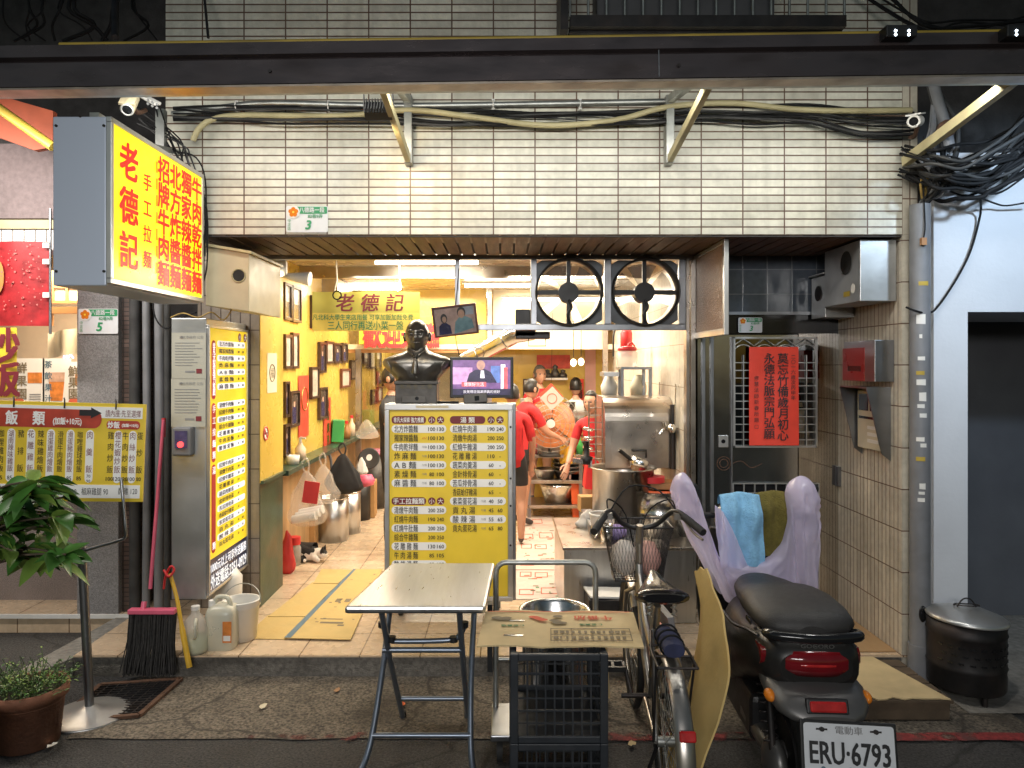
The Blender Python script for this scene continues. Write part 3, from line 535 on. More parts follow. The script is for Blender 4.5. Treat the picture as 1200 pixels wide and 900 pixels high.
# ------------------------------------------------------------------ lit sign box
Yn, Yf, sx = 3.13, 4.10, -1.654
t = thing('sign_box', 'yellow lit sign box with red characters jutting out from the wall', 'shop sign', (sx, Yf, 2.44), rz=R(90), )
FR = frame((sx, Yf, 2.44), R(90))      # local x runs from the wall... towards -Y after the flip below
L_ = Yf - Yn
# local frame with x from the near edge to the wall, facing +X
FS = frame((sx, Yn, 2.1), R(90))
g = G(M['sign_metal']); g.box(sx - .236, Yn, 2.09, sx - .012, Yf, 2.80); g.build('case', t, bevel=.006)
g = G(M['alu'], FS)
for b_ in ((0, -.01, .0, L_, .012, .022), (0, -.01, .678, L_, .012, .70), (0, -.01, .0221, .022, .012, .6779), (L_ - .022, -.01, .0221, L_, .012, .6779)): g.box(*b_)
g.build('face_frame', t, bevel=.002)
g = G(M['lit_yellow'], FS); g.box(.022, -.004, .022, L_ - .022, .010, .678); fc = g.build('face', t)
g = G(M['lit_red'], FS)
g.vtext('老德記', .155, .55, .16, .155, d=.007, bold=.030, sx=1.0); g.vtext('手工拉麵', .325, .50, .145, .078, d=.007, bold=.018)
for i in range(7): g.box(.415, -.007, .09 + i * .08, .424, -.0065, .145 + i * .08)
for i, s_ in enumerate(('招牌牛肉麵', '北方炸醬麵', '獨家辣醬麵', '牛肉乾拌麵')): g.vtext(s_, .49 + i * .13, .60, .10, .118, d=.007, bold=.030)
g.build('lettering', t)
g = G(M['iron_dark'])
for (x_, z_) in ((-.02, .05), (-.22, .05), (-.02, .66), (-.22, .66), (-.12, .70)): g.cyl((sx + x_, Yn, 2.1 + z_), (sx + x_, Yn - .005, 2.1 + z_), .006, n=8)
g.build('rivet', t)
g = G(M['galv']); g.bar((sx - .1, 4.1, 2.82), (sx - .1, 3.2, 2.82), .04, .04); g.bar((sx - .18, 4.19, 2.95), (sx - .18, 3.5, 2.82), .03, .03); g.build('mount', t)

# ------------------------------------------------------------------ number plates
def plate(c, wd, num, label, yaw=0, small=False):
    p = thing('house_number_plate', label, 'number plate', c, rz=yaw, group='house number plates'); FM = frame(c, yaw); h = wd * .63
    G(M['plate_white'], FM).rrect(-wd / 2, -h / 2, wd / 2, h / 2, .01, .004).build('plate', p)
    g = G(M['plate_green'], FM); g.rrect(-wd * .3, h * .20, wd / 2 - .004, h / 2 - .004, .006, .006)
    if not small: pass
    g.build('band', p)
    g = G(M['plate_white'], FM); g.text('八德路一段', wd * .12, h * .345, h * .2, d=.008, bold=.015, w=wd * .60)
    g.M = FM; g.m = M['plate_green']; g.text('82巷9弄', wd * .2, h * .11, h * .15, d=.008, bold=.012); g.text(num, wd * .02, -h * .2, h * .44, d=.008, bold=.03, shear=.2); g.vtext('中正區', -wd * .42, -h * .06, -h * .36, h * .13, d=.008); g.build('lettering', p)
    g = G(M['paper_white'], FM)
    fx, fz = -wd * .32, h * .26; g.disc(FM.inverted() @ (FM @ V((fx, -.009, fz))), (0, -1, 0), wd * .155); g.m = M['orange_lens']
    for k in range(5):
        a = R(90 + 72 * k); g.disc((fx + math.cos(a) * wd * .07, -.0105 - k * .0002, fz + math.sin(a) * wd * .07), (0, -1, 0), wd * .052, n=12)
    g.m = M['menu_yellow']; g.disc((fx, -.0125, fz), (0, -1, 0), wd * .025, n=10); g.build('flower_emblem', p)
plate(P(360, 257, 4.195), .235, '3', 'white and green number plate reading 3 at the foot of the tiled lintel')
plate(P(115.5, 376.5, 4.895), .26, '5', 'white and green number plate reading 5 on the pebble dash pillar')
plate(P(879, 381, 4.985), .16, '3', 'small green and white number plate above the grille window of the recessed door')

# ------------------------------------------------------------------ stainless cabinet with side menu
def menu_rows(g, FM, items, x0, x1, zt, dz, th, inks, priced=True, white='menu_white'):
    for i, (nm, a, b) in enumerate(items):
        z_ = zt - i * dz
        if i % 2 == 0: g.M = FM; g.m = M[white]; g.rrect(x0, z_ - dz * .43, x1, z_ + dz * .43, dz * .4, .0045)
        L = x1 - x0; mm = M[inks]
        n = len(nm); wd = min(.50, .095 * n + .06) * L if n > 3 else .42 * L
        g.text(nm, x0 + .05 * L, z_, th, mm, .007, 'L', w=min(wd, L * .52), bold=.012)
        if priced:
            g.text(a, x0 + .74 * L, z_, th * .72, mm, .007, w=len(a) * th * .36, bold=.012); g.text(b, x0 + .90 * L, z_, th * .72, mm, .007, w=max(1, len(b)) * th * .36 if b != '-' else th * .3, bold=.02)
A_ = [('北方炸醬麵', '100', '130'), ('獨家辣醬麵', '100', '130'), ('牛肉乾拌麵', '100', '130'), ('炸 麻 麵', '100', '130'), ('A B 麵', '100', '130'), ('素 燥 麵', '80', '100'), ('麻 醬 麵', '80', '100')]
B_ = [('清燉牛肉麵', '200', '250'), ('紅燒牛肉麵', '190', '240'), ('紅燒牛肚麵', '200', '250'), ('綜合牛雜麵', '200', '250'), ('花 雕 雞 麵', '130', '160'), ('牛 肉 湯 麵', '85', '105'), ('酸 辣 湯 麵', '85', '105')]
C_ = [('紅燒牛肉湯', '190', '240'), ('清燉牛肉湯', '200', '250'), ('紅燒牛雜湯', '200', '250'), ('花 雕 雞 湯', '110', '-'), ('蔬菜肉羹湯', '60', '-'), ('金針排骨湯', '60', '-'), ('苦瓜排骨湯', '60', '-'), ('香菇蛤仔雞湯', '65', '-'), ('紫菜蛋花湯', '40', '50'), ('貢 丸 湯', '45', '60'), ('酸 辣 湯', '55', '65'), ('貢丸蛋花湯', '65', '80')]
xs, y0, y1 = -1.725, 4.35, 5.02; z0, z1 = .41, 1.99
t = thing('menu_cabinet', 'tall steel cabinet with a lit yellow menu on its inner side', 'cabinet', (-1.83, 4.7, z0))
G(M['cabinet_steel']).box(-1.935, y0, z0 - .02, xs - .006, y1, 2.03).build('case', t, bevel=.005)
FM = frame((xs, y0, z0), R(90)); W_ = y1 - y0; H_ = z1 - z0
g = G(M['alu'], FM)
for b_ in ((0, -.012, 0, W_, .006, .015), (0, -.012, H_ - .015, W_, .006, H_), (0, -.012, .0151, .015, .006, H_ - .0151), (W_ - .015, -.012, .0151, W_, .006, H_ - .0151)): g.box(*b_)
g.build('menu_frame', t, bevel=.002)
g = G(M['side_yellow'], FM); g.box(.015, -.003, .20, W_ - .015, .006, H_ - .015); g.m = M['side_blue']; g.box(.015, -.003, .015, W_ - .015, .006, .1999); g.build('menu_panel', t)
g = G(M['ink_red'], FM); dz = (H_ - .30) / 29.5
for (za, n, s_) in ((0, 8, '非凡大探索 強力推薦'), (8.6, 8, '手工拉麵類'), (17, 12, '湯類')):
    zt = H_ - .10 - za * dz; g.m = M['ink_red']; g.rrect(.05, zt - (n - .2) * dz, .115, zt + dz * .3, .03, .0045); g.vtext(s_.replace(' ', ''), .0825, zt - dz * .5, zt - dz * (n - 1.2), .04 if len(s_) > 6 else .045, M['side_white'], .007, bold=.01)
menu_rows(g, FM, A_, .14, W_ - .05, H_ - .105, dz, dz * .66, 'side_blue', white='side_white')
menu_rows(g, FM, B_, .14, W_ - .05, H_ - .105 - 8.6 * dz, dz, dz * .66, 'side_blue', white='side_white')
menu_rows(g, FM, C_, .14, W_ - .05, H_ - .105 - 17 * dz, dz, dz * .66, 'side_blue', white='side_white')
for k, s_ in ((.52, '小'), (.62, '大')): g.disc((k, -.0045, H_ - .055), (0, -1, 0), .028, M['ink_maroon']); g.text(s_, k, H_ - .055, .04, M['side_white'], .007)
g.text('1000元以上可享外送服務', W_ / 2, .148, .062, M['side_white'], .007, w=W_ - .07, bold=.012); g.text('外送電話:2351-0929', W_ / 2, .065, .085, M['side_white'], .007, w=W_ - .07, bold=.018)
g.build('lettering', t)
def notice(c, wd, h, label):
    p = thing('paper_notice', label, 'notice', c, group='laminated notices on the steel cabinet'); FM = frame(c)
    G(M['notice_paper'], FM).box(-wd / 2, -.003, -h / 2, wd / 2, 0, h / 2).build('sheet', p)
    g = G(M['ink_grey'], FM); g.disc((-wd * .2, -.005, h * .40), (0, -1, 0), .008); g.text('台北市政府 公告', wd * .08, h * .40, .018, d=.005)
    for i in range(9): g.box(-wd * .4, -.0045, h * (.27 - .06 * i), wd * (random.uniform(.1, .4)), -.0040, h * (.285 - .06 * i))
    g.m = M['ink_maroon']; g.box(wd * .22, -.0045, -h * .38, wd * .38, -.004, -h * .28); g.m = M['ink_grey']; g.box(-wd * .1, -.0045, -h * .36, wd * .18, -.004, -h * .32); g.build('print', p)
notice(P(221.5, 417, 4.345), .20, .27, 'upper of two laminated notices on the front of the steel cabinet')
notice(P(221, 472, 4.345), .20, .28, 'lower of two laminated notices on the front of the steel cabinet')
t = thing('door_phone', 'grey call box with a glowing red button below the notices', 'call box', P(217, 518, 4.345))
c = P(217, 518, 4.345); g = G(M['pvc_grey']); g.box(c.x - .055, 4.29, c.z - .075, c.x + .055, 4.348, c.z + .09); g.build('housing', t, bevel=.01)
g = G(M['scr_navy']); g.box(c.x - .035, 4.285, c.z - .03, c.x + .035, 4.2895, c.z + .07); g.build('panel', t)
mat('button_glow', (.9, .05, .05), .3, emit=2.2, ecol=(1, .05, .05)); g = G(M['button_glow']); g.cyl((c.x, 4.285, c.z - .008), (c.x, 4.276, c.z - .008), .017); g.build('button', t)
# exhaust boxes
t = thing('exhaust_box', 'cream sheet metal vent box with a round hole above the menu cabinet', 'vent box', (-1.57, 4.3, 2.05))
x0, x1 = X(241, 4.25), X(292, 4.25); g = G(M['cream_box']); g.prism([(x0, 4.25, Z(358, 4.25)), (x1, 4.25, Z(365, 4.25)), (x1, 4.25, Z(297, 4.25)), (x0, 4.25, Z(288, 4.25))], (0, .6, 0)); g.build('case', t, bevel=.004)
g = G(M['black_rubber']); g.disc((X(280, 4.25), 4.246, Z(323, 4.25)), (0, -1, 0), .036); g.build('hole', t)
g = G(M['pvc_cream']); g.torus((X(280, 4.25), 4.246, Z(323, 4.25)), (0, 1, 0), .037, .004); g.prism([(x0 - .02, 4.22, Z(285, 4.25)), (x1 + .02, 4.22, Z(295, 4.25)), (x1 + .02, 4.22, Z(298, 4.25)), (x0 - .02, 4.22, Z(288, 4.25))], (0, .62, 0)); g.build('rim', t)
t = thing('exhaust_box', 'large grey steel vent box hung below the soffit on the right pillar', 'vent box', (2.14, 4.5, 2.11))
g = G(M['cabinet_steel']); g.box(2.03, 4.25, 2.12, 2.236, 4.72, 2.47); g.build('case', t, bevel=.004)
g = G(M['black_rubber']); g.disc((2.026, 4.42, 2.36), (-1, 0, 0), .07); g.build('hole', t)
g = G(M['paper_white']); g.disc((2.0265, 4.33, 2.2), (-1, 0, 0), .03, n=10); g.m = M['yellow_tape']; g.box(2.0262, 4.37, 2.16, 2.0266, 4.45, 2.19); g.build('sticker', t)
t = thing('exhaust_box', 'small dark steel vent box behind the larger grey vent box', 'vent box', (2.14, 4.85, 2.1))
g = G(M['cabinet_steel']); g.box(2.05, 4.76, 2.06, 2.236, 4.97, 2.33); g.m = M['alu']; g.box(2.03, 4.745, 2.335, 2.236, 4.975, 2.345); g.build('case', t, bevel=.003)
g = G(M['black_rubber']); g.disc((2.046, 4.86, 2.22), (-1, 0, 0), .05); g.build('hole', t)

# ------------------------------------------------------------------ exhaust fans in the frame
def fan(pxc, label):
    c = P(pxc, 343, 5.0); r = .212; t = thing('exhaust_fan', label, 'exhaust fan', c, group='exhaust fans above the kitchen'); FM = frame(c)
    g = G(M['fan_plate'], FM); n = 32; hw, hh = .225, .215
    out = []
    for j in range(n):
        a = 2 * math.pi * (j + .5) / n; ca, sa = math.cos(a), math.sin(a); k = min(hw / abs(ca) if abs(ca) > 1e-6 else 9, hh / abs(sa) if abs(sa) > 1e-6 else 9); out.append((ca * k, sa * k, ca * r, sa * r))
    for y_ in (-.012, .012): g.rings([[(a, y_, b) for a, b, _, _ in out], [(c_, y_, d_) for _, _, c_, d_ in out]], sm=False, caps=False)
    g.build('mount_plate', t)
    g = G(M['black_plastic'], FM); A = Matrix.Rotation(R(90), 3, 'X')
    g.lathe([(r, -.02), (r + .012, -.02), (r + .012, .10), (r, .10), (r, -.02)], (0, 0, 0), axis=A, n=40); g.build('ring', t)
    g = G(M['black_plastic'], FM); g.cyl((0, -.03, 0), (0, .07, 0), .068, n=24); g.tube(smooth([(0, -.035, -.05), (.018, -.04, -.1), (-.008, -.04, -.15), (.012, -.035, -.21)]), .010); g.build('motor', t)
    for k in range(4):
        a = R(90 * k); g = G(M['black_plastic'], FM); g.bar((math.cos(a) * .05, -.01, math.sin(a) * .05), (math.cos(a) * r, -.01, math.sin(a) * r), .026, .030); g.build('strut', t)
    for k in range(5):
        a = R(72 * k + (20 if pxc > 700 else 38)); g = G(M['fan_blade'], FM)
        def bl(u, v, a=a):
            rr = .05 + .15 * u; an = a + (v - .5) * (.85 + .12 * u); return V((rr * math.cos(an), .04 + (v - .5) * .05, rr * math.sin(an)))
        g.grid(bl, 5, 5); g.build('blade', t)
fan(666, 'left one of the two round exhaust fans over the kitchen opening'); fan(754.5, 'right one of the two round exhaust fans, next to the steel jamb')

# ------------------------------------------------------------------ hanging banner, welcome banner, framed photo
Y = 5.45; t = thing('hanging_banner', 'yellow cloth banner with maroon shop title hung on wires inside the entrance', 'banner', P(429, 343, Y))
x0, x1, zt, zb, zm = X(366, Y), X(492, Y), Z(342, Y), Z(388, Y), Z(366.5, Y)
def wav(u, z_): return V((x0 + (x1 - x0) * u, Y + .012 * math.sin(u * 9) + .006 * math.sin(u * 23), z_))
g = G(M['banner_top']); g.grid(lambda u, v: wav(u, zt + (zm - zt) * v), 30, 4); g.m = M['banner_low']; g.grid(lambda u, v: wav(u, zm + (zb - zm) * v), 30, 4); g.build('cloth', t)
g = G(M['ink_maroon'], frame((0, Y - .022, 0))); cx = (x0 + x1) / 2
for i, ch in enumerate('老德記'): g.text(ch, X(404 + 29 * i, Y), Z(355, Y), .125, bold=.02, d=0, shear=.15)
g.text('凡北科大學生來店用餐 可享加飯加麵免費', cx - .02, Z(372, Y), .042, M['ink_green'], 0, w=(x1 - x0) * .93, bold=.01); g.text('三人同行再送小菜一盤', cx, Z(381.5, Y), .062, M['ink_green'], 0, w=(x1 - x0) * .70, bold=.01); g.build('lettering', t)
g = G(M['rope_white'])
for px in (394, 468): g.tube([P(px - 2, 342, Y), P(px + 1, 328, Y), P(px, 305, Y)], .006, n=5)
g.build('wire', t)
g = G(M['cable_black']); g.torus(P(395, 346, Y - .03), (0, 1, 0), .03, .005); g.build('hook_ring', t)
Y = 8.35; t = thing('welcome_banner', 'yellow banner with large red welcome characters behind the bust', 'banner', P(480, 395, Y))
g = G(M['menu_yellow']); g.box(X(421, Y), Y - .01, Z(403, Y), X(508, Y), Y, Z(372, Y)); g.m = M['ink_red']; g.text('歡迎光臨', X(470, Y), Z(393, Y), .27, d=-(Y - .016), w=X(512, Y) - X(424, Y), bold=.045); g.build('cloth', t)
Y = 4.93; c = P(533.5, 375.5, Y); t = thing('framed_photo', 'framed photo of two people hung tilted beside the bronze bust', 'framed photo', c, ry=R(-6.5)); FM = frame(c, 0, R(6), R(-6.5))
w2, h2 = .147, .101; g = G(M['frame_red'], FM)
for b_ in ((-w2, -.02, -h2, w2, .01, -h2 + .014), (-w2, -.02, h2 - .014, w2, .01, h2), (-w2, -.02, -h2 + .0141, -w2 + .014, .01, h2 - .0141), (w2 - .014, -.02, -h2 + .0141, w2, .01, h2 - .0141)): g.box(*b_)
g.build('frame', t, bevel=.002)
g = G(M['ph_bg'], FM); g.box(-w2 + .012, -.006, -h2 + .012, w2 - .012, 0, h2 - .012); d = .0075
def blob(cx, cz, rx_, rz_, m, d): g.add([(cx + rx_ * math.cos(R(20 * k)), -d, cz + rz_ * math.sin(R(20 * k))) for k in range(18)], [tuple(range(18))], M[m])
g.m = M['ph_sky']; g.box(.05, -.0066, .03, .125, -.0062, .085)
g.poly([(-.115, -d, -.085), (-.03, -d, -.085), (-.035, -d, -.03), (-.06, -d, -.01), (-.09, -d, -.01), (-.11, -d, -.03)], M['ph_navy']); blob(-.073, .02, .022, .032, 'hair', d + .0004); blob(-.071, .014, .014, .02, 'ph_skin', d + .0008)
g.poly([(-.015, -d - .001, -.088), (.12, -d - .001, -.06), (.11, -d - .001, .0), (.07, -d - .001, .022), (.03, -d - .001, .02), (-.0, -d - .001, -.01)], M['ph_teal']); blob(.045, .05, .028, .036, 'hair', d + .0014); blob(.044, .04, .022, .028, 'ph_skin', d + .0018)
g.build('picture', t)
g = G(M['cable_black']); g.tube([c + V((0, .012, .08)), c + V((.01, .02, .2)), V((X(538, 5), 4.98, 2.4))], .003, n=5); g.tube(smooth([c + V((.0, .01, -.1)), c + V((.01, .02, -.17)), c + V((.03, .05, -.25))]), .003, n=5); g.build('cord', t)

# ------------------------------------------------------------------ red calligraphy paper
Y = 4.955; t = thing('calligraphy_paper', 'red paper sheet of brush calligraphy hung on the grille window', 'calligraphy', P(906.5, 464, Y))
x0, x1, z0, z1 = X(878, Y), X(936, Y), Z(522, Y), Z(406.5, Y)
g = G(M['red_paper']); g.grid(lambda u, v: V((x0 + (x1 - x0) * u, Y + .004 * math.sin(u * 5 + v * 3), z0 + (z1 - z0) * v)), 10, 14); g.build('sheet', t)
g = G(M['ink_black'], frame((0, Y - .010, 0)))
g.vtext('莫忘竹備歲月初心', X(917, Y), Z(420, Y), Z(510, Y), .070, d=0, bold=.012); g.vtext('永德法脈宗門弘願', X(901, Y), Z(420, Y), Z(508, Y), .068, d=0, bold=.012); g.vtext('二〇一六歲次丙申年', X(929, Y), Z(418, Y), Z(466, Y), .030, d=0); g.vtext('修慧法師新春所題', X(886, Y), Z(443, Y), Z(492, Y), .030, d=0)
zz = Z(500, Y); xx = X(886, Y)
for b_ in ((xx - .012, zz - .012, xx + .012, zz - .010), (xx - .012, zz + .010, xx + .012, zz + .012), (xx - .012, zz - .0099, xx - .010, zz + .0099), (xx + .010, zz - .0099, xx + .012, zz + .0099)): g.box(b_[0], -.001, b_[1], b_[2], 0, b_[3])
g.build('lettering', t)

# ------------------------------------------------------------------ mailbox, intercom, conduit on the right pillar
def yz(px): return 2.242 * F / (px - PX)
t = thing('red_mailbox', 'dark red steel mailbox on the strip tiled pillar above the intercom', 'mailbox', (2.2, 4.6, 1.7))
ya, yb = yz(1048), yz(1008); z0, z1 = 1.66, 1.88
G(M['steel_dark']).box(2.13, ya, z0, 2.2415, ya + .12, z1 + .02).build('case', t, bevel=.003)
g = G(M['door_red']); g.box(2.13, ya + .121, z0, 2.2415, yb, z1 - .02); g.build('box', t, bevel=.003)
g = G(M['black_gloss']); g.box(2.127, ya + .17, z0 + .06, 2.1295, yb - .08, z0 + .09); g.m = M['steel_dark']; g.box(2.14, ya + .12, z1 - .019, 2.23, yb, z1 + .02); g.build('slot', t)
t = thing('intercom', 'beige intercom in a bent steel rain hood below the mailbox', 'intercom', (2.2, 4.55, 1.3))
ya, yb = yz(1044), yz(1011); g = G(M['steel_dark']); g.prism([(2.10, ya, 1.62), (2.2415, ya, 1.62), (2.2415, ya, 1.20), (2.19, ya, 1.24)], (0, .008, 0)); g.box(2.10, ya, 1.62, 2.2415, yb, 1.628); g.prism([(2.10, yb, 1.62), (2.2415, yb, 1.62), (2.2415, yb, 1.20), (2.19, yb, 1.24)], (0, .008, 0)); g.build('hood', t)
g = G(M['intercom']); g.box(2.20, ya + .03, 1.25, 2.2415, yb - .02, 1.60); g.build('panel', t, bevel=.003); ym = (ya + yb) / 2
g = G(M['black_gloss']); g.box(2.197, ya + .05, 1.48, 2.1995, ym - .01, 1.58); g.box(2.197, ym + .01, 1.48, 2.1995, yb - .04, 1.58); g.box(2.197, ya + .05, 1.43, 2.1995, yb - .04, 1.445); g.m = M['paper_white']
for k in range(3): g.box(2.197, ya + .06, 1.29 + .04 * k, 2.1995, ym + .02, 1.31 + .04 * k)
g.build('buttons', t)
g = G(M['pvc_cream']); g.tube([(2.235, yz(975), 1.98), (2.232, yz(975), 1.0)], .006, n=6); g.box(2.22, yz(979), 1.86, 2.2415, yz(973), 1.95, M['white_paint']); g.box(2.22, yz(986), .95, 2.2415, yz(976), 1.08, M['steel_dark']); g.thing('wall_conduit', 'thin cream conduit with junction boxes on the strip tiled pillar', 'conduit', (2.24, yz(975), 1.0))

# ------------------------------------------------------------------ freestanding menu board
Y = 4.85; x0, x1 = X(451, Y), X(601, Y); z0, z1 = Z(704, Y), Z(473, Y); W_ = x1 - x0; H_ = z1 - z0; FM = frame((x0, Y, z0))
t = thing('menu_board', 'freestanding yellow menu board on castors behind the folding table', 'menu board', ((x0 + x1) / 2, Y + .1, .12))
G(M['steel_dark']).box(x0 + .005, Y + .006, z0, x1 + .02, Y + .16, z1 - .001).build('case', t, bevel=.004)
g = G(M['alu'], FM); e = .032
for b_ in ((0, -.02, 0, W_, .005, e), (0, -.02, H_ - e * 1.3, W_, .005, H_), (0, -.02, e + .0001, e, .005, H_ - e * 1.3 - .0001), (W_ - e, -.02, e + .0001, W_, .005, H_ - e * 1.3 - .0001)): g.box(*b_)
g.build('frame', t, bevel=.004)
g = G(M['menu_yellow'], FM); g.box(e, -.006, e, W_ - e, .004, H_ - e * 1.3); g.build('panel', t)
g = G(M['ink_maroon'], FM); dz = .0585
def head(xa, xb, z_, s_):
    L = xb - xa; g.M = FM; g.rrect(xa, z_ - .025, xa + L * .63, z_ + .025, .022, .0085, M['ink_maroon']); g.text(s_, xa + L * .315, z_, .034 if len(s_) > 6 else .038, M['menu_white'], .011, w=L * .55 if len(s_) > 6 else None, bold=.015)
    for k, c_ in ((.735, '小'), (.895, '大')): g.disc((xa + L * k, -.0085, z_), (0, -1, 0), .024, M['ink_maroon'], 20); g.text(c_, xa + L * k, z_, .034, M['menu_white'], .011)
def rows(xa, xb, zt, it):
    for i, (nm, a, b) in enumerate(it):
        z_ = zt - i * dz; L = xb - xa
        if z_ < .06: break
        if i % 2 == 0: g.rrect(xa, z_ - .0255, xb, z_ + .0255, .024, .0085, M['menu_white'])
        wd = .43 * L if len(nm.replace(' ', '')) > 3 else .40 * L
        g.text(nm, xa + .05 * L, z_, .046, M['ink_black'], .0115, 'L', w=wd, bold=.006); g.text(a, xa + .735 * L, z_, .032, M['ink_black'], .0115, w=.0150 * len(a), bold=.012); g.text(b, xa + .895 * L, z_, .032, M['ink_black'], .0115, w=.0150 * len(b) if b != '-' else .008, bold=.012)
        if nm[0] in '獨牛炸A素麻紫貢酸' and it is not B_: g.text({'獨': '///'}.get(nm[0], '不含湯麵'), xa + .60 * L, z_, .016, M['ink_red'] if nm[0] == '獨' else M['ink_grey'], .0115, w=.03)
xa, xm, xb = .045, W_ * .495, W_ - .045
head(xa, xm - .012, H_ - .105, '非凡大探索 強力推薦'); rows(xa, xm - .012, H_ - .105 - dz, A_); head(xa, xm - .012, H_ - .105 - dz * 9, '手工拉麵類'); rows(xa, xm - .012, H_ - .105 - dz * 10, B_)
head(xm + .012, xb, H_ - .105, '湯 類'); rows(xm + .012, xb, H_ - .105 - dz, C_); g.build('lettering', t)
for sx_ in (x0 + .1, x1 - .1):
    for sy in (Y + .03, Y + .13):
        g = G(M['black_rubber']); g.cyl((sx_ - .012, sy, .152), (sx_ + .012, sy, .152), .031, n=16); g.m = M['galv']; g.box(sx_ - .02, sy - .015, .17, sx_ + .02, sy + .015, z0); g.build('castor', t)
for py in (500, 560, 592, 638):
    g = G(M['iron_dark']); g.cyl((x1 - .015, Y - .02, Z(py, Y)), (x1 - .015, Y - .028, Z(py, Y)), .007, n=8); g.build('screw', t)
g = G(M['paper_cream']); g.box(X(488, Y), Y - .0225, z1 - .028, X(526, Y), Y - .0205, z1 - .012); g.build('tape', t)
# tv on the board
c = P(564.5, 439, Y + .05); t = thing('small_monitor', 'small flat screen showing a talk show standing on the menu board', 'television', (c.x, Y + .07, z1)); FM = frame((c.x, Y + .03, z1 + .035)); w2 = .208; h = .268
g = G(M['black_plastic'], FM); g.box(-w2, 0, 0, w2, .035, h); g.build('case', t, bevel=.006)
g = G(M['scr_purple'], FM); s = w2 - .02; g.box(-s, -.002, .02, s, 0, h - .02); d = .003
def q(x0, z0, x1, z1, m, d): g.m = M[m]; g.box(x0, -d, z0, x1, -d + .0005, z1)
q(-s, .09, -.06, .2, 'scr_pink', .003); q(.06, .1, .12, .21, 'scr_blue', .003); q(.125, .06, .155, .22, 'scr_white', .0034); q(.145, .05, .17, .2, 'scr_red', .0038)
g.poly([(-.10, -.004, .10), (.10, -.004, .10), (.06, -.004, .17), (.02, -.004, .19), (-.04, -.004, .185), (-.08, -.004, .16)], M['scr_navy']); g.add([(-.005 + .028 * math.cos(R(k * 20)), -.0044, .215 + .032 * math.sin(R(k * 20))) for k in range(18)], [tuple(range(18))], M['scr_skin']); g.poly([(-.01, -.0044, .13), (.02, -.0044, .13), (.015, -.0044, .18), (-.005, -.0044, .18)], M['scr_white'])
q(-.13, .075, .03, .105, 'scr_red', .005); g.text('健康好生活', -.05, .09, .026, M['scr_white'], .0058, w=.13); q(-s, .02, s, .06, 'scr_navy', .005); g.text('我覺得這個湯頭真的很好', 0, .042, .02, M['scr_white'], .0058, w=.24); g.build('screen', t)
g = G(M['black_gloss'], FM); g.box(-.03, .01, -.035, .03, .035, .0); g.box(-.10, -.03, -.035, .10, .10, -.028); g.build('stand', t)
c = P(557, 465.5, Y + .0); t = thing('flip_phone', 'grey flip case leaning below the small monitor', 'phone', (c.x, Y, z1)); g = G(M['bronze_plain']); g.obox((c.x - .0, Y + .005, z1 + .035), (.155, .012, .062), (R(-12), R(-4), 0)); g.build('case', t, bevel=.004); g = G(M['black_gloss']); g.obox((c.x + .01, Y - .003, z1 + .035), (.03, .006, .03), (R(-12), R(-4), 0)); g.build('speaker_mesh', t)
c = P(485, 467, Y + .0); t = thing('flip_phone', 'grey flip case leaning against the base of the bust', 'phone', (c.x, Y, z1)); g = G(M['bronze_plain']); g.obox((c.x, Y + .002, z1 + .033), (.16, .012, .06), (R(-12), 0, 0)); g.build('case', t, bevel=.004); g = G(M['black_gloss']); g.disc((c.x + .02, Y - .006, z1 + .034), (0, -1, .2), .012); g.build('speaker_mesh', t)
c = P(525, 470, Y); g = G(M['black_gloss']); g.obox((c.x, Y + .03, z1 + .008), (.14, .05, .016)); g.thing('remote_control', 'black remote control lying between the bust and the monitor', 'remote control', (c.x, Y + .03, z1), bevel=.004)
# ------------------------------------------------------------------ ceiling tubes
for i, (px0, px1, py, Y, lab) in enumerate(((388, 540, 319, 6.75, 'long lit tube lamp on the ceiling above the yellow banner'), (452, 575, 346, 9.0, 'lit tube lamp deep in the dining room behind the framed photo'), (600, 700, 321, 6.75, 'lit tube lamp on the kitchen ceiling seen through the left fan'), (590, 735, 351, 8.3, 'lit tube lamp at the rear of the kitchen seen low in the left fan'), (720, 760, 320, 6.7, 'short lit tube lamp seen through the right fan'), (440, 560, 307.5, 5.9, 'added lit tube nearest the entrance above the banner wires'), (400, 470, 335, 8.1, 'added lit tube behind the top edge of the yellow banner'), (545, 620, 335, 7.6, 'added lit tube between the framed photo and the left fan'))):  # last three tubes are added for more light lines on the ceiling
    z = min(Z(py, Y), 2.585); t = thing('tube_lamp', lab, 'tube lamp', ((X(px0, Y) + X(px1, Y)) / 2, Y, z), group='tube lamps on the shop ceiling')
    g = G(M['tube_on']); g.cyl((X(px0, Y), Y, z), (X(px1, Y), Y, z), .016, n=10); g.build('tube', t)
    g = G(M['white_paint']); g.box(X(px0, Y) - .03, Y - .03, z + .02, X(px1, Y) + .03, Y + .03, z + .045); g.build('fitting', t)
Y = 5.15; t = thing('work_light', 'small white flood lamp fixed above the yellow end panel', 'lamp', P(345, 320, Y)); c = P(345, 322, Y)
g = G(M['white_paint']); g.obox(c + V((-.12, 0, .04)), (.13, .1, .11), (0, 0, R(10))); g.cyl(c + V((-.05, 0, -.01)), c + V((.11, -.01, -.03)), .02, .05, n=14); g.build('housing', t, bevel=.004)
g = G(M['bulb_on']); g.disc(c + V((-.08, -.052, .0)), (0, -1, -.3), .02, n=12); g.build('bulb', t)
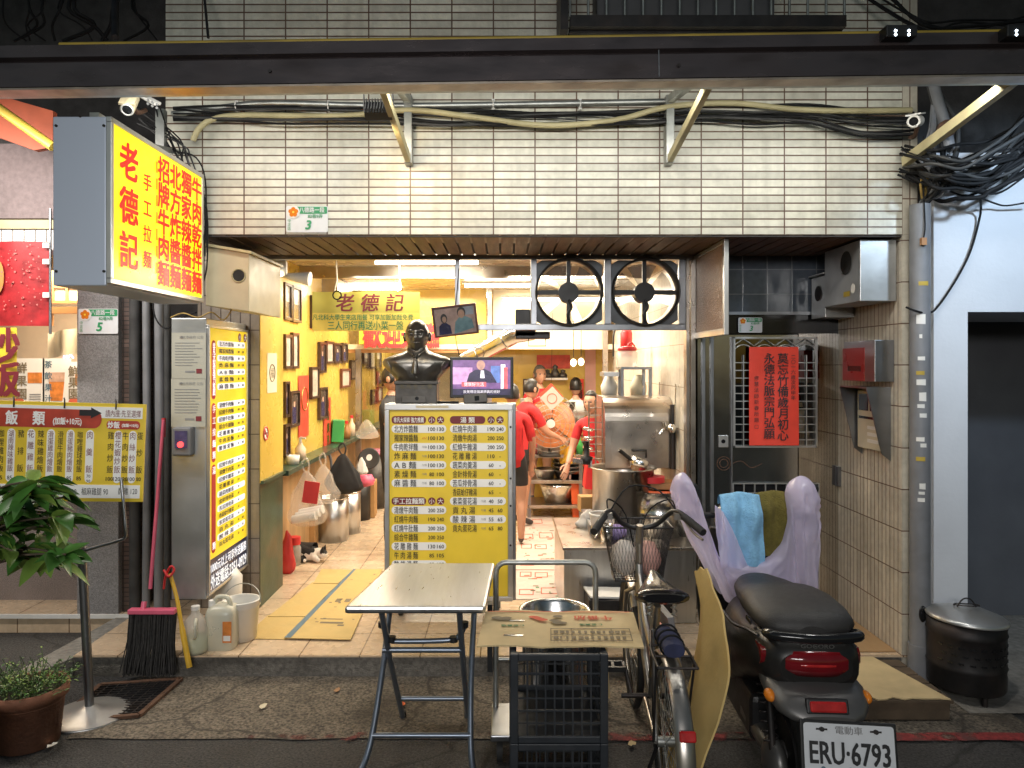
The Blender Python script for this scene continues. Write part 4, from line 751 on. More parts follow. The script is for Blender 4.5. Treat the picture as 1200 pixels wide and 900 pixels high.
# ------------------------------------------------------------------ framed pictures on the yellow wall
xw = -1.748
def wy(px): return 1.748 * F / (PX - px)
def picture(a, b, t0, t1, label, style, tilt=.03):
    ya, yb = wy(a), wy(b); Ym = (ya + yb) / 2; za, zb = Z(t1, Ym), Z(t0, Ym)
    if yb - ya < .10: ya, yb = Ym - .08, Ym + .08
    FM = frame((xw, ya, za), R(90)); W_ = yb - ya; H_ = zb - za
    t = thing('picture_frame', label, 'framed picture', (xw, Ym, za), group='framed pictures along the yellow wall')
    e = .022; g = G(M['frame_wood' if style != 'r' else 'frame_red'], FM)
    for b_ in ((0, -.03, 0, W_, -.002, e), (0, -.03, H_ - e, W_, -.002, H_), (0, -.03, e + .0001, e, -.002, H_ - e - .0001), (W_ - e, -.03, e + .0001, W_, -.002, H_ - e - .0001)): g.box(*b_)
    g.build('frame', t)
    g = G(M['photo_paper' if style in 'pr' else 'photo_grey' if style == 'g' else 'photo_dark'], FM); g.box(e - .003, -.016, e - .003, W_ - e + .003, -.003, H_ - e + .003)
    if style == 'g': g.m = M['photo_dark']; g.box(W_ * .15, -.017, H_ * .1, W_ * .85, -.0165, H_ * .5); g.m = M['photo_paper']; g.box(W_ * .35, -.0178, H_ * .5, W_ * .65, -.0174, H_ * .7)
    if style == 'p':
        g.m = M['ink_grey']
        for i in range(4): g.box(W_ * (.25 + .14 * i), -.017, H_ * .2, W_ * (.29 + .14 * i), -.0165, H_ * random.uniform(.6, .8))
    if style == 'd': g.m = M['ph_navy']; g.box(W_ * .3, -.017, H_ * .1, W_ * .7, -.0165, H_ * .55); g.m = M['ph_skin']; g.box(W_ * .42, -.0178, H_ * .55, W_ * .58, -.0174, H_ * .7)
    g.build('picture', t)
for a in ((330, 338.6, 332, 375, 'first picture of the top row, nearest the entrance on the yellow wall', 'g'), (339.6, 350, 336, 378, 'second picture of the top row, close beside the first one', 'g'),
          (363, 370, 347, 385, 'dark edged picture of the top row partly behind the yellow banner', 'p'), (330.5, 338.8, 392, 432, 'first picture of the second row from the entrance', 'p'), (339.6, 347, 390, 432, 'second picture of the second row, pale sheet with writing', 'p'),
          (372, 379.5, 401, 437, 'tall dark picture of the second row below the banner edge', 'd'), (380, 388.6, 400, 426, 'pale picture below the banner next to the tall dark one', 'p'), (389.4, 398, 402, 426, 'dark picture below the banner, right of the pale one', 'd'), (399, 405, 402, 425, 'narrow dark picture at the end of the row below the banner', 'd'),
          (409, 415, 422, 445, 'small picture nearest the partition post', 'p'), (398, 408, 432, 454, 'small red framed picture under the row below the banner', 'r'), (330.5, 336, 447, 489, 'narrow picture low down at the entrance end of the yellow wall', 'd'), (337, 348, 458, 500, 'dark framed portrait photo low on the wall left of the red couplet', 'd'),
          (362, 371, 430, 467, 'pale certificate right of the upper red couplet', 'p'), (371.8, 381, 454, 491, 'dark framed portrait below the pale certificate', 'd'), (330.5, 336.5, 497, 535, 'dark picture lowest on the wall above the soap bottle', 'd'),
          (424, 431, 408, 432, 'first picture of the high row behind the glass partition', 'g'), (432, 438, 409, 432, 'second picture of the high row behind the glass partition', 'p'), (439, 445, 410, 432, 'third picture of the high row behind the glass partition', 'g'), (440, 446, 432, 450, 'dark picture in the middle row behind the glass partition', 'd'), (447, 452, 434, 452, 'farthest dark picture in the middle row behind the glass', 'd'), (434, 440, 456, 474, 'lower dark picture behind the glass partition beside the bust', 'd'), (441, 446, 453, 471, 'lower pale picture behind the glass partition beside the bust', 'r')):
    picture(*a)
# couplets on the wall
def couplet(a, b, t0, t1, label, txt):
    ya, yb = wy(a), wy(b); Ym = (ya + yb) / 2; za, zb = Z(t1, Ym), Z(t0, Ym); t = thing('red_couplet', label, 'red couplet', (xw, Ym, za)); FM = frame((xw, ya, za), R(90)); W_ = yb - ya; H_ = zb - za
    g = G(M['couplet_red'], FM); g.grid(lambda u, v: V((u * W_, -.006 - .008 * math.sin(u * 3.1), v * H_)), 6, 6); g.build('paper', t)
    g = G(M['brass'], FM)
    if txt: g.vtext(txt, W_ / 2, H_ * .88, H_ * .12, min(W_ * .6, H_ / len(txt) * .8), d=.016, bold=.02)
    g.torus((W_ / 2, -.016, H_ * .62), (0, 1, 0), W_ * .3, .004) if not txt else None
    g.build('gold_print', t)
couplet(349, 361, 440, 512, 'upper red couplet with gold print on the yellow wall', ''); couplet(378.5, 387, 466, 522, 'narrow red couplet lower on the yellow wall', '財源廣進')
# stickers on the end panel
def ep(py, px): Yq = 1.638 * F / (PX - px); return (Yq, Z(py, Yq))
ya, z_ = ep(437, 318.5); FM = frame((-1.637, ya, z_), R(90)); t = thing('paper_sticker', 'pale paper slip with a round seal on the yellow end panel', 'sticker', (-1.637, ya, z_))
g = G(M['paper_cream'], FM); g.box(-.11, -.002, -.14, .11, 0, .14); g.build('paper', t); g = G(M['ink_print'], FM); g.torus((0, -.003, 0), (0, 1, 0), .06, .004); g.text('福', 0, 0, .07, d=.004); g.build('seal', t)
ya, z_ = ep(508, 311); FM = frame((-1.637, ya, z_), R(90)); t = thing('no_smoking_sticker', 'small round no smoking sticker near the ledge of the end panel', 'sticker', (-1.637, ya, z_))
g = G(M['paper_white'], FM); g.disc((0, -.002, 0), (0, -1, 0), .05); g.m = M['ink_red']; g.torus((0, -.003, 0), (0, 1, 0), .044, .005); g.bar((-.03, -.004, .03), (.03, -.004, -.03), .003, .008); g.m = M['ink_black']; g.box(-.028, -.0032, -.006, .028, -.0028, .006); g.build('print', t)

# ------------------------------------------------------------------ things on and under the shelf
def shelf(px): Yq = 1.70 * F / (PX - px); return V((-1.68, Yq, .966))
c = shelf(349); t = thing('soap_bottle', 'peach coloured pump soap bottle on the wall shelf', 'soap bottle', c); g = G(M['juice_cream']); g.lathe([(.0, 0), (.045, 0), (.045, .10), (.02, .13), (.018, .15)], c); g.build('bottle', t); g = G(M['white_plastic']); g.cyl(c + V((0, 0, .15)), c + V((0, 0, .19)), .012); g.bar(c + V((0, 0, .19)), c + V((.05, -.02, .185)), .014, .012); g.build('pump', t)
c = shelf(340); g = G(M['white_plastic']); g.lathe([(0, 0), (.05, 0), (.055, .07), (.05, .07), (.045, .01)], c); g.thing('white_cup', 'small white cup at the front end of the wall shelf', 'cup', c)
c = shelf(394); g = G(M['green_plastic']); g.obox(c + V((0, 0, .12)), (.12, .16, .22), (0, R(4), R(12))); g.thing('green_box', 'bright green box standing on the wall shelf', 'box', c, bevel=.005)
for px, m_, h, lab in ((404, 'wood_warm', .16, 'brown sauce bottle on the shelf beside the green box'), (410, 'juice_cream', .2, 'pale bottle on the shelf beyond the brown sauce bottle'), (416, 'bronze_plain', .17, 'dark bottle on the shelf next to the partition post')):
    c = shelf(px); t = thing('sauce_bottle', lab, 'bottle', c, group='bottles on the wall shelf'); g = G(M[m_]); g.lathe([(0, 0), (.04, 0), (.04, h * .6), (.015, h * .8), (.015, h)], c, n=16); g.build('bottle', t); g = G(M['red_plastic']); g.cyl(c + V((0, 0, h)), c + V((0, 0, h + .03)), .018, n=12); g.build('cap', t)
def can(px, pyb, r, h, label, m_='steel', cat='bin', nm='steel_bin', grp='bins standing under the wall shelf'):
    c = GD(px, pyb, .12); c.y += r; t = thing(nm, label, cat, c, group=grp); g = G(M[m_]); g.lathe([(0, .01), (r, 0), (r, h), (r - .008, h), (r - .01, .02)], c, n=32); g.build('body', t); g = G(M['steel_bright' if m_ == 'steel' else m_]); g.torus(c + V((0, 0, h)), (0, 0, 1), r, .006); g.build('rim', t); return c
c1 = can(386, 637, .145, .40, 'nearest shiny steel bin under the wall shelf, holding umbrellas'); can(405, 627, .12, .40, 'second steel bin under the wall shelf, behind the first one'); can(418, 611, .12, .42, 'black bin under the wall shelf next to a brown box', 'black_plastic', nm='black_bin')
c2 = can(437, 597, .14, .62, 'tall dark bin with a pink lid under the far end of the shelf', 'bronze_plain', nm='lidded_bin'); g = G(M['pink_plastic']); g.lathe([(0, .67), (.12, .665), (.16, .63), (.16, .615), (.14, .61)], c2); g.thing('bin_lid', 'pink plastic lid on the tall dark bin', 'lid', c2 + V((0, 0, .61)))
c = GD(426, 607, .12); g = G(M['box_brown']); g.obox(c + V((0, .12, .19)), (.22, .28, .38), (0, 0, R(4))); g.thing('carton_box', 'brown carton standing between the dark bins', 'box', c, bevel=.004)
c = GD(353, 640, .12); g = G(M['box_brown']); g.obox(c + V((0, .15, .22)), (.24, .34, .44), (0, 0, R(2))); g.thing('carton_box', 'brown carton under the shelf behind the sleeping cat', 'box', c, bevel=.004)
# umbrellas in the first bin
g = G(M['table_leg']); g.tube(smooth([c1 + V((.0, 0, .1)), c1 + V((-.01, .0, .62)), c1 + V((-.03, -.01, .80)), c1 + V((-.06, -.02, .82)), c1 + V((-.075, -.02, .76))]), .013); g.m = M['scr_navy'] if False else M['black_cloth']; g.cyl(c1 + V((.005, 0, .12)), c1 + V((-.005, 0, .52)), .04, .016); g.thing('umbrella', 'blue grey handled umbrella standing in the nearest steel bin', 'umbrella', c1 + V((0, 0, .1)))
g = G(M['paper_cream']); g.obox(c1 + V((.07, -.02, .45)), (.10, .012, .3), (R(10), R(12), 0)); g.thing('folded_fan', 'pale folded card stuck in the nearest steel bin', 'card', c1 + V((.07, 0, .3)))
# bags hanging from the shelf
def hang_bag(px, py0, py1, w_, Yq, m_, label, nm='plastic_bag', cat='bag', seed=0, handles=True):
    zt, zb = Z(py0, Yq), Z(py1, Yq); xc = X(px, Yq); H_ = zt - zb; t = thing(nm, label, cat, (xc, Yq, zb)); g = G(M[m_])
    rr = []; nn = 40
    for i in range(19):
        v = i / 18; z_ = zt - H_ * v; rad = w_ * (.10 + .90 * min(1, v * 1.35) ** .75) * (1 if v < .82 else math.sqrt(max(.02, 1 - ((v - .82) / .2) ** 2))); ring = []
        for j in range(nn):
            a = 2 * math.pi * j / nn; ca, sa = math.cos(a), math.sin(a); fold = .10 * math.sin(a * 7 + seed + v * 2) * (1 - v) + .20 * NZ.noise(V((ca * 2.2 + seed, sa * 2.2, v * 2.5))) + .10 * NZ.noise(V((ca * 6 + seed, sa * 6, v * 7))); k = 1 + fold
            ring.append(V((xc + .02 * NZ.noise(V((v * 3, seed, 0))) + math.copysign(abs(ca) ** .8, ca) * rad * k, Yq + sa * rad * .55 * k, z_ - .02 * fold)))
        rr.append(ring)
    g.rings(rr); g.build('bag', t)
    if handles: g = G(M[m_]); g.tube(smooth([(xc - w_ * .1, Yq, zt), (xc - w_ * .25, Yq, zt + .06), (xc, Yq, zt + .1), (xc + w_ * .15, Yq, zt + .05), (xc + w_ * .1, Yq, zt)]), .008, n=6); g.build('handle', t)
    return V((xc, Yq, zb)), t
c, _ = hang_bag(359, 552, 616, .15, 5.95, 'bag_clear', 'clear bag of paper cups hanging from the front of the wall shelf', seed=1)
for k in range(3):
    g = G(M['white_plastic']); g.cyl(c + V((-.10 + .02 * k, -.02 + .03 * k, .05 + .02 * k)), c + V((.09 + .02 * k, -.05 + .03 * k, .09 + .02 * k)), .035, n=16); g.thing('cup_stack', ('lowest', 'middle', 'topmost')[k] + ' stack of white cups inside the clear hanging bag', 'cups', c + V((0, 0, .05 + .02 * k)), group='cup stacks in the clear bag')
g = G(M['bag_red']); g.obox(c + V((.06, -.09, .28)), (.12, .01, .17), (0, R(8), 0)); g.thing('red_packet', 'red printed packet in front of the clear hanging bag', 'packet', c + V((.06, -.09, .2)))
hang_bag(379, 545, 590, .13, 6.25, 'bag_clear', 'second clear bag hanging behind the bag of cups', seed=4)
hang_bag(402, 532, 578, .17, 6.9, 'black_cloth', 'large black handbag hanging from the wall shelf', 'handbag', 'handbag', 6)
hang_bag(424, 536, 556, .055, 7.1, 'white_cloth', 'white cloth hanging from the shelf beyond the black handbag', 'cloth', 'cloth', 8, False)
hang_bag(430, 492, 514, .12, 7.8, 'bag_clear', 'whitish plastic bag on the far end of the wall shelf', seed=9, handles=False)
g = G(M['black_plastic']); c = P(433, 538, 7.6); g.lathe([(0, 0), (.10, .01), (.11, .03), (.10, .03), (.0, .015)], c, axis=Matrix.Rotation(R(70), 3, 'X')); g.m = M['white_plastic']; g.disc(c + V((0, -.02, 0)), (0, -1, .3), .085); g.thing('round_tray', 'round dark rimmed tray hung among the bags by the shelf', 'tray', c)
# near entrance: red and clear jars on the floor
c = GD(338, 672, .12); hang_bag(336, 622, 672, .07, c.y, 'bag_red', 'red and clear bag standing against the green panel', seed=12, handles=False)
c = GD(345, 662, .12); t = thing('plastic_jar', 'clear jar with a red lid on the floor beside the cat', 'jar', c); g = G(M['jar_clear']); g.lathe([(0, 0), (.05, 0), (.055, .14), (.04, .17)], c); g.build('jar', t); g = G(M['red_plastic']); g.cyl(c + V((0, 0, .17)), c + V((0, 0, .23)), .05); g.build('lid', t)

# ------------------------------------------------------------------ flattened cartons on the floor
def sheetfloor(pts, m_, label, z=.124, th=.004, prints=None, nm='cardboard_sheet', grp=None, zf=.12):
    q = [GD(a, b, zf) for a, b in pts]; c = sum(q, V()) / len(q); t = thing(nm, label, 'cardboard', (c.x, c.y, z), group=grp)
    g = G(M[m_]); g.prism([V((p.x, p.y, z)) for p in q], (0, 0, th)); g.build('sheet', t)
    if prints: g = G(); prints(g, q, z + th + .0012); g.build('print', t)
    return t
def bil(q, u, v, z): p = (q[0] * (1 - u) + q[1] * u) * (1 - v) + (q[3] * (1 - u) + q[2] * u) * v; return V((p.x, p.y, z))
def quad(g, q, u0, v0, u1, v1, z, m_): g.poly([bil(q, u0, v0, z), bil(q, u1, v0, z), bil(q, u1, v1, z), bil(q, u0, v1, z)], M[m_])
def pr1(g, q, z):
    quad(g, q, 0, 0, .10, 1, z, 'tape_blue'); quad(g, q, .35, .17, .75, .19, z, 'ink_print'); quad(g, q, .3, .22, .7, .23, z, 'ink_print')
    for k in range(14): u, v = random.uniform(.2, .9), random.uniform(.1, .9); quad(g, q, u, v, u + random.uniform(.02, .12), v + random.uniform(.005, .02), z, 'ink_print')
    for k in range(3): quad(g, q, .3 + .2 * k, .45, .42 + .2 * k, .5, z, 'ink_print')
grp = 'flattened yellow cartons on the entrance floor'
sheetfloor([(333, 750), (411, 752), (448, 669), (414, 669)], 'cardboard_yellow', 'flattened yellow carton with a blue tape seam beside the folding table', .130, prints=pr1, grp=grp)
sheetfloor([(284, 749), (334, 750), (360, 722), (314, 722)], 'cardboard_yellow', 'yellow carton sheet nearest the street beside the white bucket', .1215, grp=grp); sheetfloor([(314, 724), (358, 724), (384, 697), (346, 699)], 'cardboard_yellow', 'yellow carton sheet in the middle of the left floor row', .1255, grp=grp); sheetfloor([(344, 700), (380, 700), (397, 684), (366, 683)], 'cardboard_yellow', 'yellow carton sheet third from the street in the left floor row', .121, grp=grp); sheetfloor([(367, 685), (396, 685), (414, 669), (377, 668)], 'cardboard_yellow', 'yellow carton sheet deepest in the left floor row, towards the cat', .1255, grp=grp)
def pr2(g, q, z):
    for a in ((.1, .72, .35, .9), (.42, .7, .7, .88), (.1, .12, .4, .3), (.55, .15, .9, .35)):
        for (u0, v0, u1, v1) in ((a[0], a[1], a[2], a[1] + .02), (a[0], a[3] - .02, a[2], a[3]), (a[0], a[1], a[0] + .02, a[3]), (a[2] - .02, a[1], a[2], a[3])): quad(g, q, u0, v0, u1, v1, z, 'ink_red_print')
    for k in range(16): u, v = random.uniform(.08, .85), random.uniform(.05, .9); quad(g, q, u, v, u + random.uniform(.03, .12), v + random.uniform(.01, .04), z, random.choice(['ink_print', 'ink_red_print', 'ink_green_print']))
grp = 'flattened pale cartons on the kitchen passage floor'
sheetfloor([(602, 703), (660, 703), (658, 668), (604, 668)], 'cardboard_pink', 'pale printed carton sheet nearest the hand cart in the kitchen passage', .1215, prints=pr2, grp=grp); sheetfloor([(604, 669), (658, 669), (655, 636), (606, 636)], 'cardboard_pink', 'pale printed carton sheet halfway along the kitchen passage', .127, prints=pr2, grp=grp); sheetfloor([(606, 637), (655, 637), (646, 606), (607, 606)], 'cardboard_pink', 'pale printed carton sheet farthest inside the kitchen passage', .1225, prints=pr2, grp=grp)

# ------------------------------------------------------------------ kitchen front counter and what stands on it
Y0 = 4.72; t = thing('steel_counter', 'low stainless steel counter at the mouth of the kitchen', 'counter', (.9, 5.1, .12)); xa = X(661, Y0); zt = Z(641, Y0)
g = G(M['steel']); g.box(xa, Y0, .125, 1.22, 5.6, zt - .02); g.build('body', t, bevel=.004); g = G(M['steel_warm']); g.box(xa - .01, Y0 - .012, zt - .0199, 1.225, 5.62, zt); g.build('top', t, bevel=.004)
def ct(px, py): return GD(px, py, zt)
c = ct(693, 617); hang = hang_bag(690, 597, 619, .10, c.y, 'bag_white', 'crumpled white plastic bag on the steel counter', seed=20, handles=False)
c = ct(706, 628); t = thing('food_tub', 'clear tub with yellow food and a lid on the counter', 'tub', c); g = G(M['jar_clear']); g.lathe([(0, 0), (.075, 0), (.085, .15)], c); g.build('tub', t); g = G(M['menu_yellow'] if False else M['yellow_handle']); g.lathe([(0, .004), (.07, .004), (.076, .06), (0, .065)], c); g.build('contents', t); g = G(M['white_plastic']); g.torus(c + V((0, 0, .15)), (0, 0, 1), .086, .006); g.build('lid', t)
c = ct(711, 634); g = G(M['steel_bright']); g.lathe([(0, 0), (.04, 0), (.042, .11), (.036, .11), (.034, .01)], c); g.thing('steel_cup', 'small steel cup at the edge of the counter behind the basket', 'cup', c)
c = ct(730, 618); g = G(M['jar_clear']); g.lathe([(0, 0), (.05, 0), (.085, .05), (.09, .12), (.075, .17)], c); g.thing('glass_jar', 'round clear jar on the counter in front of the big pot', 'jar', c)
for px, r, h, lab in ((772, .15, .30, 'stainless stock pot behind the bicycle handlebar'), (806, .10, .22, 'narrower stainless pot beside the stock pot at the door jamb')):
    c = ct(px, 626); g = G(M['steel_bright']); g.lathe([(0, 0), (r, 0), (r, h * .5), (r + .004, h * .52), (r, h * .54), (r, h), (r + .012, h), (r - .012, h), (r - .012, .02)], c, n=36); g.thing('stock_pot', lab, 'pot', c, group='pots on the steel counter')
# white and orange tub
Y = 5.25; c = P(772, 603, Y); t = thing('rice_tub', 'large cream tub with orange rim behind the purple bags', 'tub', c); h = Z(575, Y) - c.z; r = .145
g = G(M['cream_box']); g.lathe([(0, 0), (r * .9, 0), (r, h), (r - .01, h)], c, n=32); g.build('body', t); g = G(M['orange_plastic']); g.lathe([(r + .012, h - .02), (r + .014, h + .02), (r, h + .02), (r - .02, h)], c, n=32); g.build('rim', t)
g = G(M['wood_warm']); g.obox(c + V((0, 0, h + .045)), (.30, .22, .04), (0, 0, R(-5))); g.build('board', t, bevel=.004); g = G(M['red_plastic']); g.cyl(c + V((-.06, -.05, h + .07)), c + V((-.06, -.05, h + .11)), .09); g.build('red_lid', t)
# stove hood
Y = 5.45; x0, x1 = X(709, Y), 1.245; z0, z1 = Z(549, Y), Z(466, Y); t = thing('stove_hood', 'rounded stainless steel hood standing over the cooking stove', 'stove hood', (1.0, Y + .2, z0))
g = G(M['steel_warm']); ring = [V((x0, Y, z0)), V((x0, Y, z1 - .17))] + [V((x0, Y + .20 - .20 * math.cos(R(a)), z1 - .17 + .17 * math.sin(R(a)))) for a in range(10, 91, 10)] + [V((x0, Y + .5, z1)), V((x0, Y + .5, z0))]
g.rings([ring, [p + V((x1 - x0, 0, 0)) for p in ring]], sm=False); g.build('hood', t, bevel=.004)
g = G(M['steel_warm']); g.box(x0 + .05, Y - .006, z0 + .01, x1 - .02, Y - .001, z1 - .18); g.build('front_plate', t)
g = G(M['black_plastic']); ha, hb, hz = X(741, Y), X(756, Y), Z(527, Y); g.tube([(ha, Y - .006, hz), (ha, Y - .04, hz), (hb, Y - .04, hz), (hb, Y - .04, hz - .05), (hb, Y - .006, hz - .05)], .008); g.build('handle', t)
c = P(776, 503, Y); g = G(M['steel_bright']); g.tube(smooth([c + V((.05, -.005, 0)), c + V((.05, -.05, .0)), c + V((0, -.06, .005)), c + V((-.03, -.06, -.03))]), .010); g.cyl(c + V((.01, -.06, .0)), c + V((.0, -.065, .06)), .012, .02); g.build('tap', t)
g = G(M['iron_dark']); g.tube([(x1 - .015, Y - .02, z0), (x1 - .015, Y - .02, z1 - .05)], .022); g.build('gas_pipe', t)
# big pot in front of hood
c = P(730, 607, 5.28); r = .215; h = Z(549, 5.28) - c.z; t = thing('soup_cauldron', 'big stainless soup cauldron full of broth in front of the hood', 'cauldron', c)
g = G(M['steel_warm']); g.lathe([(0, 0), (r, 0), (r, h), (r + .02, h + .006), (r + .02, h + .014), (r - .01, h + .01), (r - .012, h - .06)], c, n=40); g.build('body', t); g = G(M['broth']); g.disc(c + V((0, 0, h - .05)), (0, 0, 1), r - .012); g.build('broth', t)
g = G(M['steel_dark']); g.box(c.x - .26, 5.06, .56, 1.24, 5.62, c.z - .002); g.thing('stove', 'dark steel stove body under the soup cauldron', 'stove', (1, 5.3, .56), bevel=.005)
c = P(748, 545, 5.25); t = thing('ladle', 'black handled steel scoop resting in the soup cauldron', 'ladle', c); g = G(M['steel_bright']); g.lathe([(0, -.05), (.04, -.045), (.065, 0), (.065, .05), (.06, .05), (.06, 0)], c, axis=Matrix.Rotation(R(20), 3, 'Y')); g.build('scoop', t); g = G(M['black_plastic']); g.tube([c + V((-.04, 0, .03)), c + V((-.14, -.03, .11))], .014); g.build('handle', t)
# strainer rack left of the hood
t = thing('wire_rack', 'upright steel wire rack beside the stove hood', 'rack', P(697, 545, 5.5)); g = G(M['steel_warm']); Y = 5.5
for px in (690, 698, 706): g.cyl(P(px, 548, Y), P(px, 470, Y), .006, n=6)
for k in range(9): g.tube([P(690, 478 + 8.5 * k, Y), P(706, 478 + 8.5 * k, Y)], .004, n=5)
g.build('wires', t); g = G(M['steel_bright'])
for k in range(4): g.torus(P(689, 503 + 11 * k, 5.46), (.2, .3, 1), .035, .006)
g.build('rings', t)
c = P(687, 508, 5.4); g = G(M['iron_dark']); g.lathe([(0, 0), (.04, 0), (.045, .05), (.02, .06), (.018, .16), (.03, .165)], c + V((0, 0, -.22)), n=18); g.m = M['steel_bright']; g.obox(c + V((-.03, 0, -.2)), (.14, .06, .03), (0, R(8), 0)); g.thing('noodle_press', 'dark cast gadget clamped beside the wire rack', 'kitchen gadget', c)
# steel stool and jug above the hood
Y = 5.75; t = thing('steel_stand', 'small square legged steel stand on top of the stove hood', 'stand', P(743, 466, Y)); g = G(M['steel_dark'])
for px, yy in ((729, Y), (762, Y), (731, Y + .2), (760, Y + .2)): g.box(X(px, Y) - .012, yy - .012, Z(466, Y), X(px, Y) + .012, yy + .012, Z(433, Y))
g.box(X(727, Y), Y - .02, Z(433, Y), X(764, Y), Y + .22, Z(430, Y)); g.build('frame', t, bevel=.002); g = G(M['alu']); g.box(X(707, Y), Y - .02, Z(441, Y), X(728, Y) - .02, Y + .2, Z(436, Y)); g.build('shelf', t)
c = P(737, 430, Y) + V((0, .08, 0)); t = thing('water_jug', 'clear plastic jug with a red lid on the steel stand', 'jug', c); g = G(M['jar_clear']); g.lathe([(0, 0), (.075, 0), (.08, .11), (.06, .13)], c); g.build('jug', t); g = G(M['red_plastic']); g.lathe([(.062, .125), (.078, .13), (.07, .155), (0, .165)], c); g.tube(smooth([c + V((.0, 0, .16)), c + V((.03, 0, .19)), c + V((.06, 0, .16))]), .007); g.build('lid', t)
c = P(734, 418, 6.3); t = thing('fire_extinguisher', 'red fire extinguisher hung on the kitchen wall post behind the jug', 'fire extinguisher', c); g = G(M['red_plastic']); g.lathe([(0, 0), (.05, 0), (.052, .2), (.03, .24), (.015, .25)], c, n=18); g.build('body', t); g = G(M['black_plastic']); g.tube(smooth([c + V((-.01, 0, .25)), c + V((-.1, 0, .22)), c + V((-.11, 0, .0))]), .008); g.build('hose', t)
for px, m_, lab in ((714, 'white_plastic', 'white jug with round stickers on the kitchen shelf'), (748, 'paper_cream', 'cream bowl upside down beneath the steel stand')):
    c = P(px, 464, 6.0); g = G(M[m_]); g.lathe([(0, 0), (.06, 0), (.07, .08), (.04, .14), (.03, .17)], c, n=18); g.thing('kitchen_jar', lab, 'jar', c)
# speaker and flue
c = P(624, 384, 5.25); t = thing('speaker', 'black loudspeaker hung behind the fan bar', 'speaker', c); g = G(M['black_plastic']); g.obox(c + V((-.05, 0, .03)), (.14, .14, .19)); g.obox(c + V((.0, -.01, -.055)), (.24, .12, .05)); g.build('case', t, bevel=.006); g = G(M['cable_black']); g.tube([c + V((-.03, -.05, -.08)), c + V((-.03, -.06, -.13)), c + V((.09, -.06, -.13)), c + V((.09, -.05, -.08))], .004, n=5); g.build('bracket', t)
g = G(M['steel_bright']); g.tube([P(545, 424, 6.1), P(575, 407, 5.9), P(603, 392, 5.7), P(625, 388, 5.7)], .07, n=18)
for px, py in ((560, 415), (590, 399)): g.torus(P(px, py, 6.0 - (px - 545) * .005), (1, -.2, .55), .071, .006)
g.thing('flue_pipe', 'shiny steel flue pipe slanting behind the small monitor', 'pipe', P(580, 405, 5.8))

# ------------------------------------------------------------------ rear of the kitchen
Y = 7.95; t = thing('kitchen_table', 'steel work table with two lower shelves at the kitchen rear', 'work table', (.55, Y + .2, .12)); x0, x1 = X(618, Y), X(684, Y)
for nm, z_ in (('top', Z(533, Y)), ('shelf', Z(563, Y)), ('shelf', Z(592, Y))): g = G(M['steel_warm']); g.box(x0, Y, z_ - .035, x1 - (0 if nm == 'top' else .02), Y + .5, z_); g.build(nm, t, bevel=.003)
for xx in (x0 + .02, x1 - .03):
    for yy in (Y + .02, Y + .47): g = G(M['steel_dark']); g.box(xx - .018, yy - .018, .121, xx + .018, yy + .018, Z(533, Y) - .036); g.build('leg', t)
zt2 = Z(533, Y)
def pot(c, r, h, m_, label, nm='steel_basin', grp='basins on the rear work table'):
    g = G(M[m_]); g.lathe([(0, 0), (r * .75, 0), (r, h * .85), (r + .012, h), (r - .005, h), (r * .73, .01)], c, n=28); g.thing(nm, label, 'basin', c, group=grp)
pot(V((X(655, Y), Y + .2, Z(592, Y) + .001)), .19, .2, 'steel_bright', 'wide shiny basin on the bottom shelf of the rear work table'); pot(V((X(640, Y), Y + .2, Z(563, Y) + .001)), .12, .1, 'steel', 'small basin on the middle shelf of the rear work table')
for k, lb in enumerate(('lowest', 'second', 'third', 'topmost')): pot(V((X(666, Y), Y + .2, Z(563, Y) + .001 + .045 * k)), .15, .09, 'steel_dark', lb + ' of the dark nested basins on the middle shelf')
c = V((X(650, Y), Y + .15, zt2)); t = thing('noodle_tub', 'squat tub of brown sauce on the rear work table', 'tub', c); g = G(M['broth']); g.lathe([(0, 0), (.15, 0), (.16, .13), (0, .13)], c); g.build('sauce', t); g = G(M['jar_clear']); g.lathe([(.155, 0), (.165, .15), (.17, .155)], c); g.build('tub', t)
g = G(M['yellow_handle']); g.grid(lambda u, v: V((X(656 + 18 * u, Y), Y - .01 - .03 * math.sin(v * 6 + u * 9), zt2 + .10 - .19 * v + .04 * NZ.noise(V((u * 5, v * 5, 2))))), 10, 10); g.thing('yellow_rag', 'bright yellow rag hanging over the edge of the rear table', 'rag', (X(665, Y), Y, zt2))
c = V((X(658, Y), Y + .3, zt2)); t = thing('red_bottle', 'slim red bottle standing on the rear work table', 'bottle', c); g = G(M['red_plastic']); g.lathe([(0, 0), (.03, 0), (.032, .22), (.012, .26), (.01, .3)], c, n=14); g.build('bottle', t)
c = V((X(674, Y), Y + .2, zt2)); g = G(M['orange_plastic']); g.lathe([(0, 0), (.08, 0), (.10, .10), (.09, .10), (.0, .06)], c); g.thing('orange_bowl', 'orange bowl on the right end of the rear work table', 'bowl', c)
c = V((X(630, Y), Y + .1, zt2)); hang_bag(631, 512, 532, .13, Y + .12, 'bag_clear', 'clear bag of greens at the left end of the rear table', seed=30, handles=False)
c = GD(681, 606, .12); t = thing('orange_bin', 'orange plastic bin with a bag liner beside the rear table', 'bin', c); g = G(M['orange_plastic']); 
def rect(w_, d_, z_): return [c + V((x_, y_, z_)) for x_, y_ in ((-w_, 0), (w_, 0), (w_, d_), (-w_, d_))]
g.rings([rect(.09, .26, 0), rect(.12, .30, .44)], sm=False); g.build('body', t, bevel=.008); g = G(M['pink_paper']); g.rings([rect(.125, .31, .38), rect(.128, .312, .46), rect(.11, .28, .455), rect(.10, .26, .40)], sm=False); g.build('liner', t)
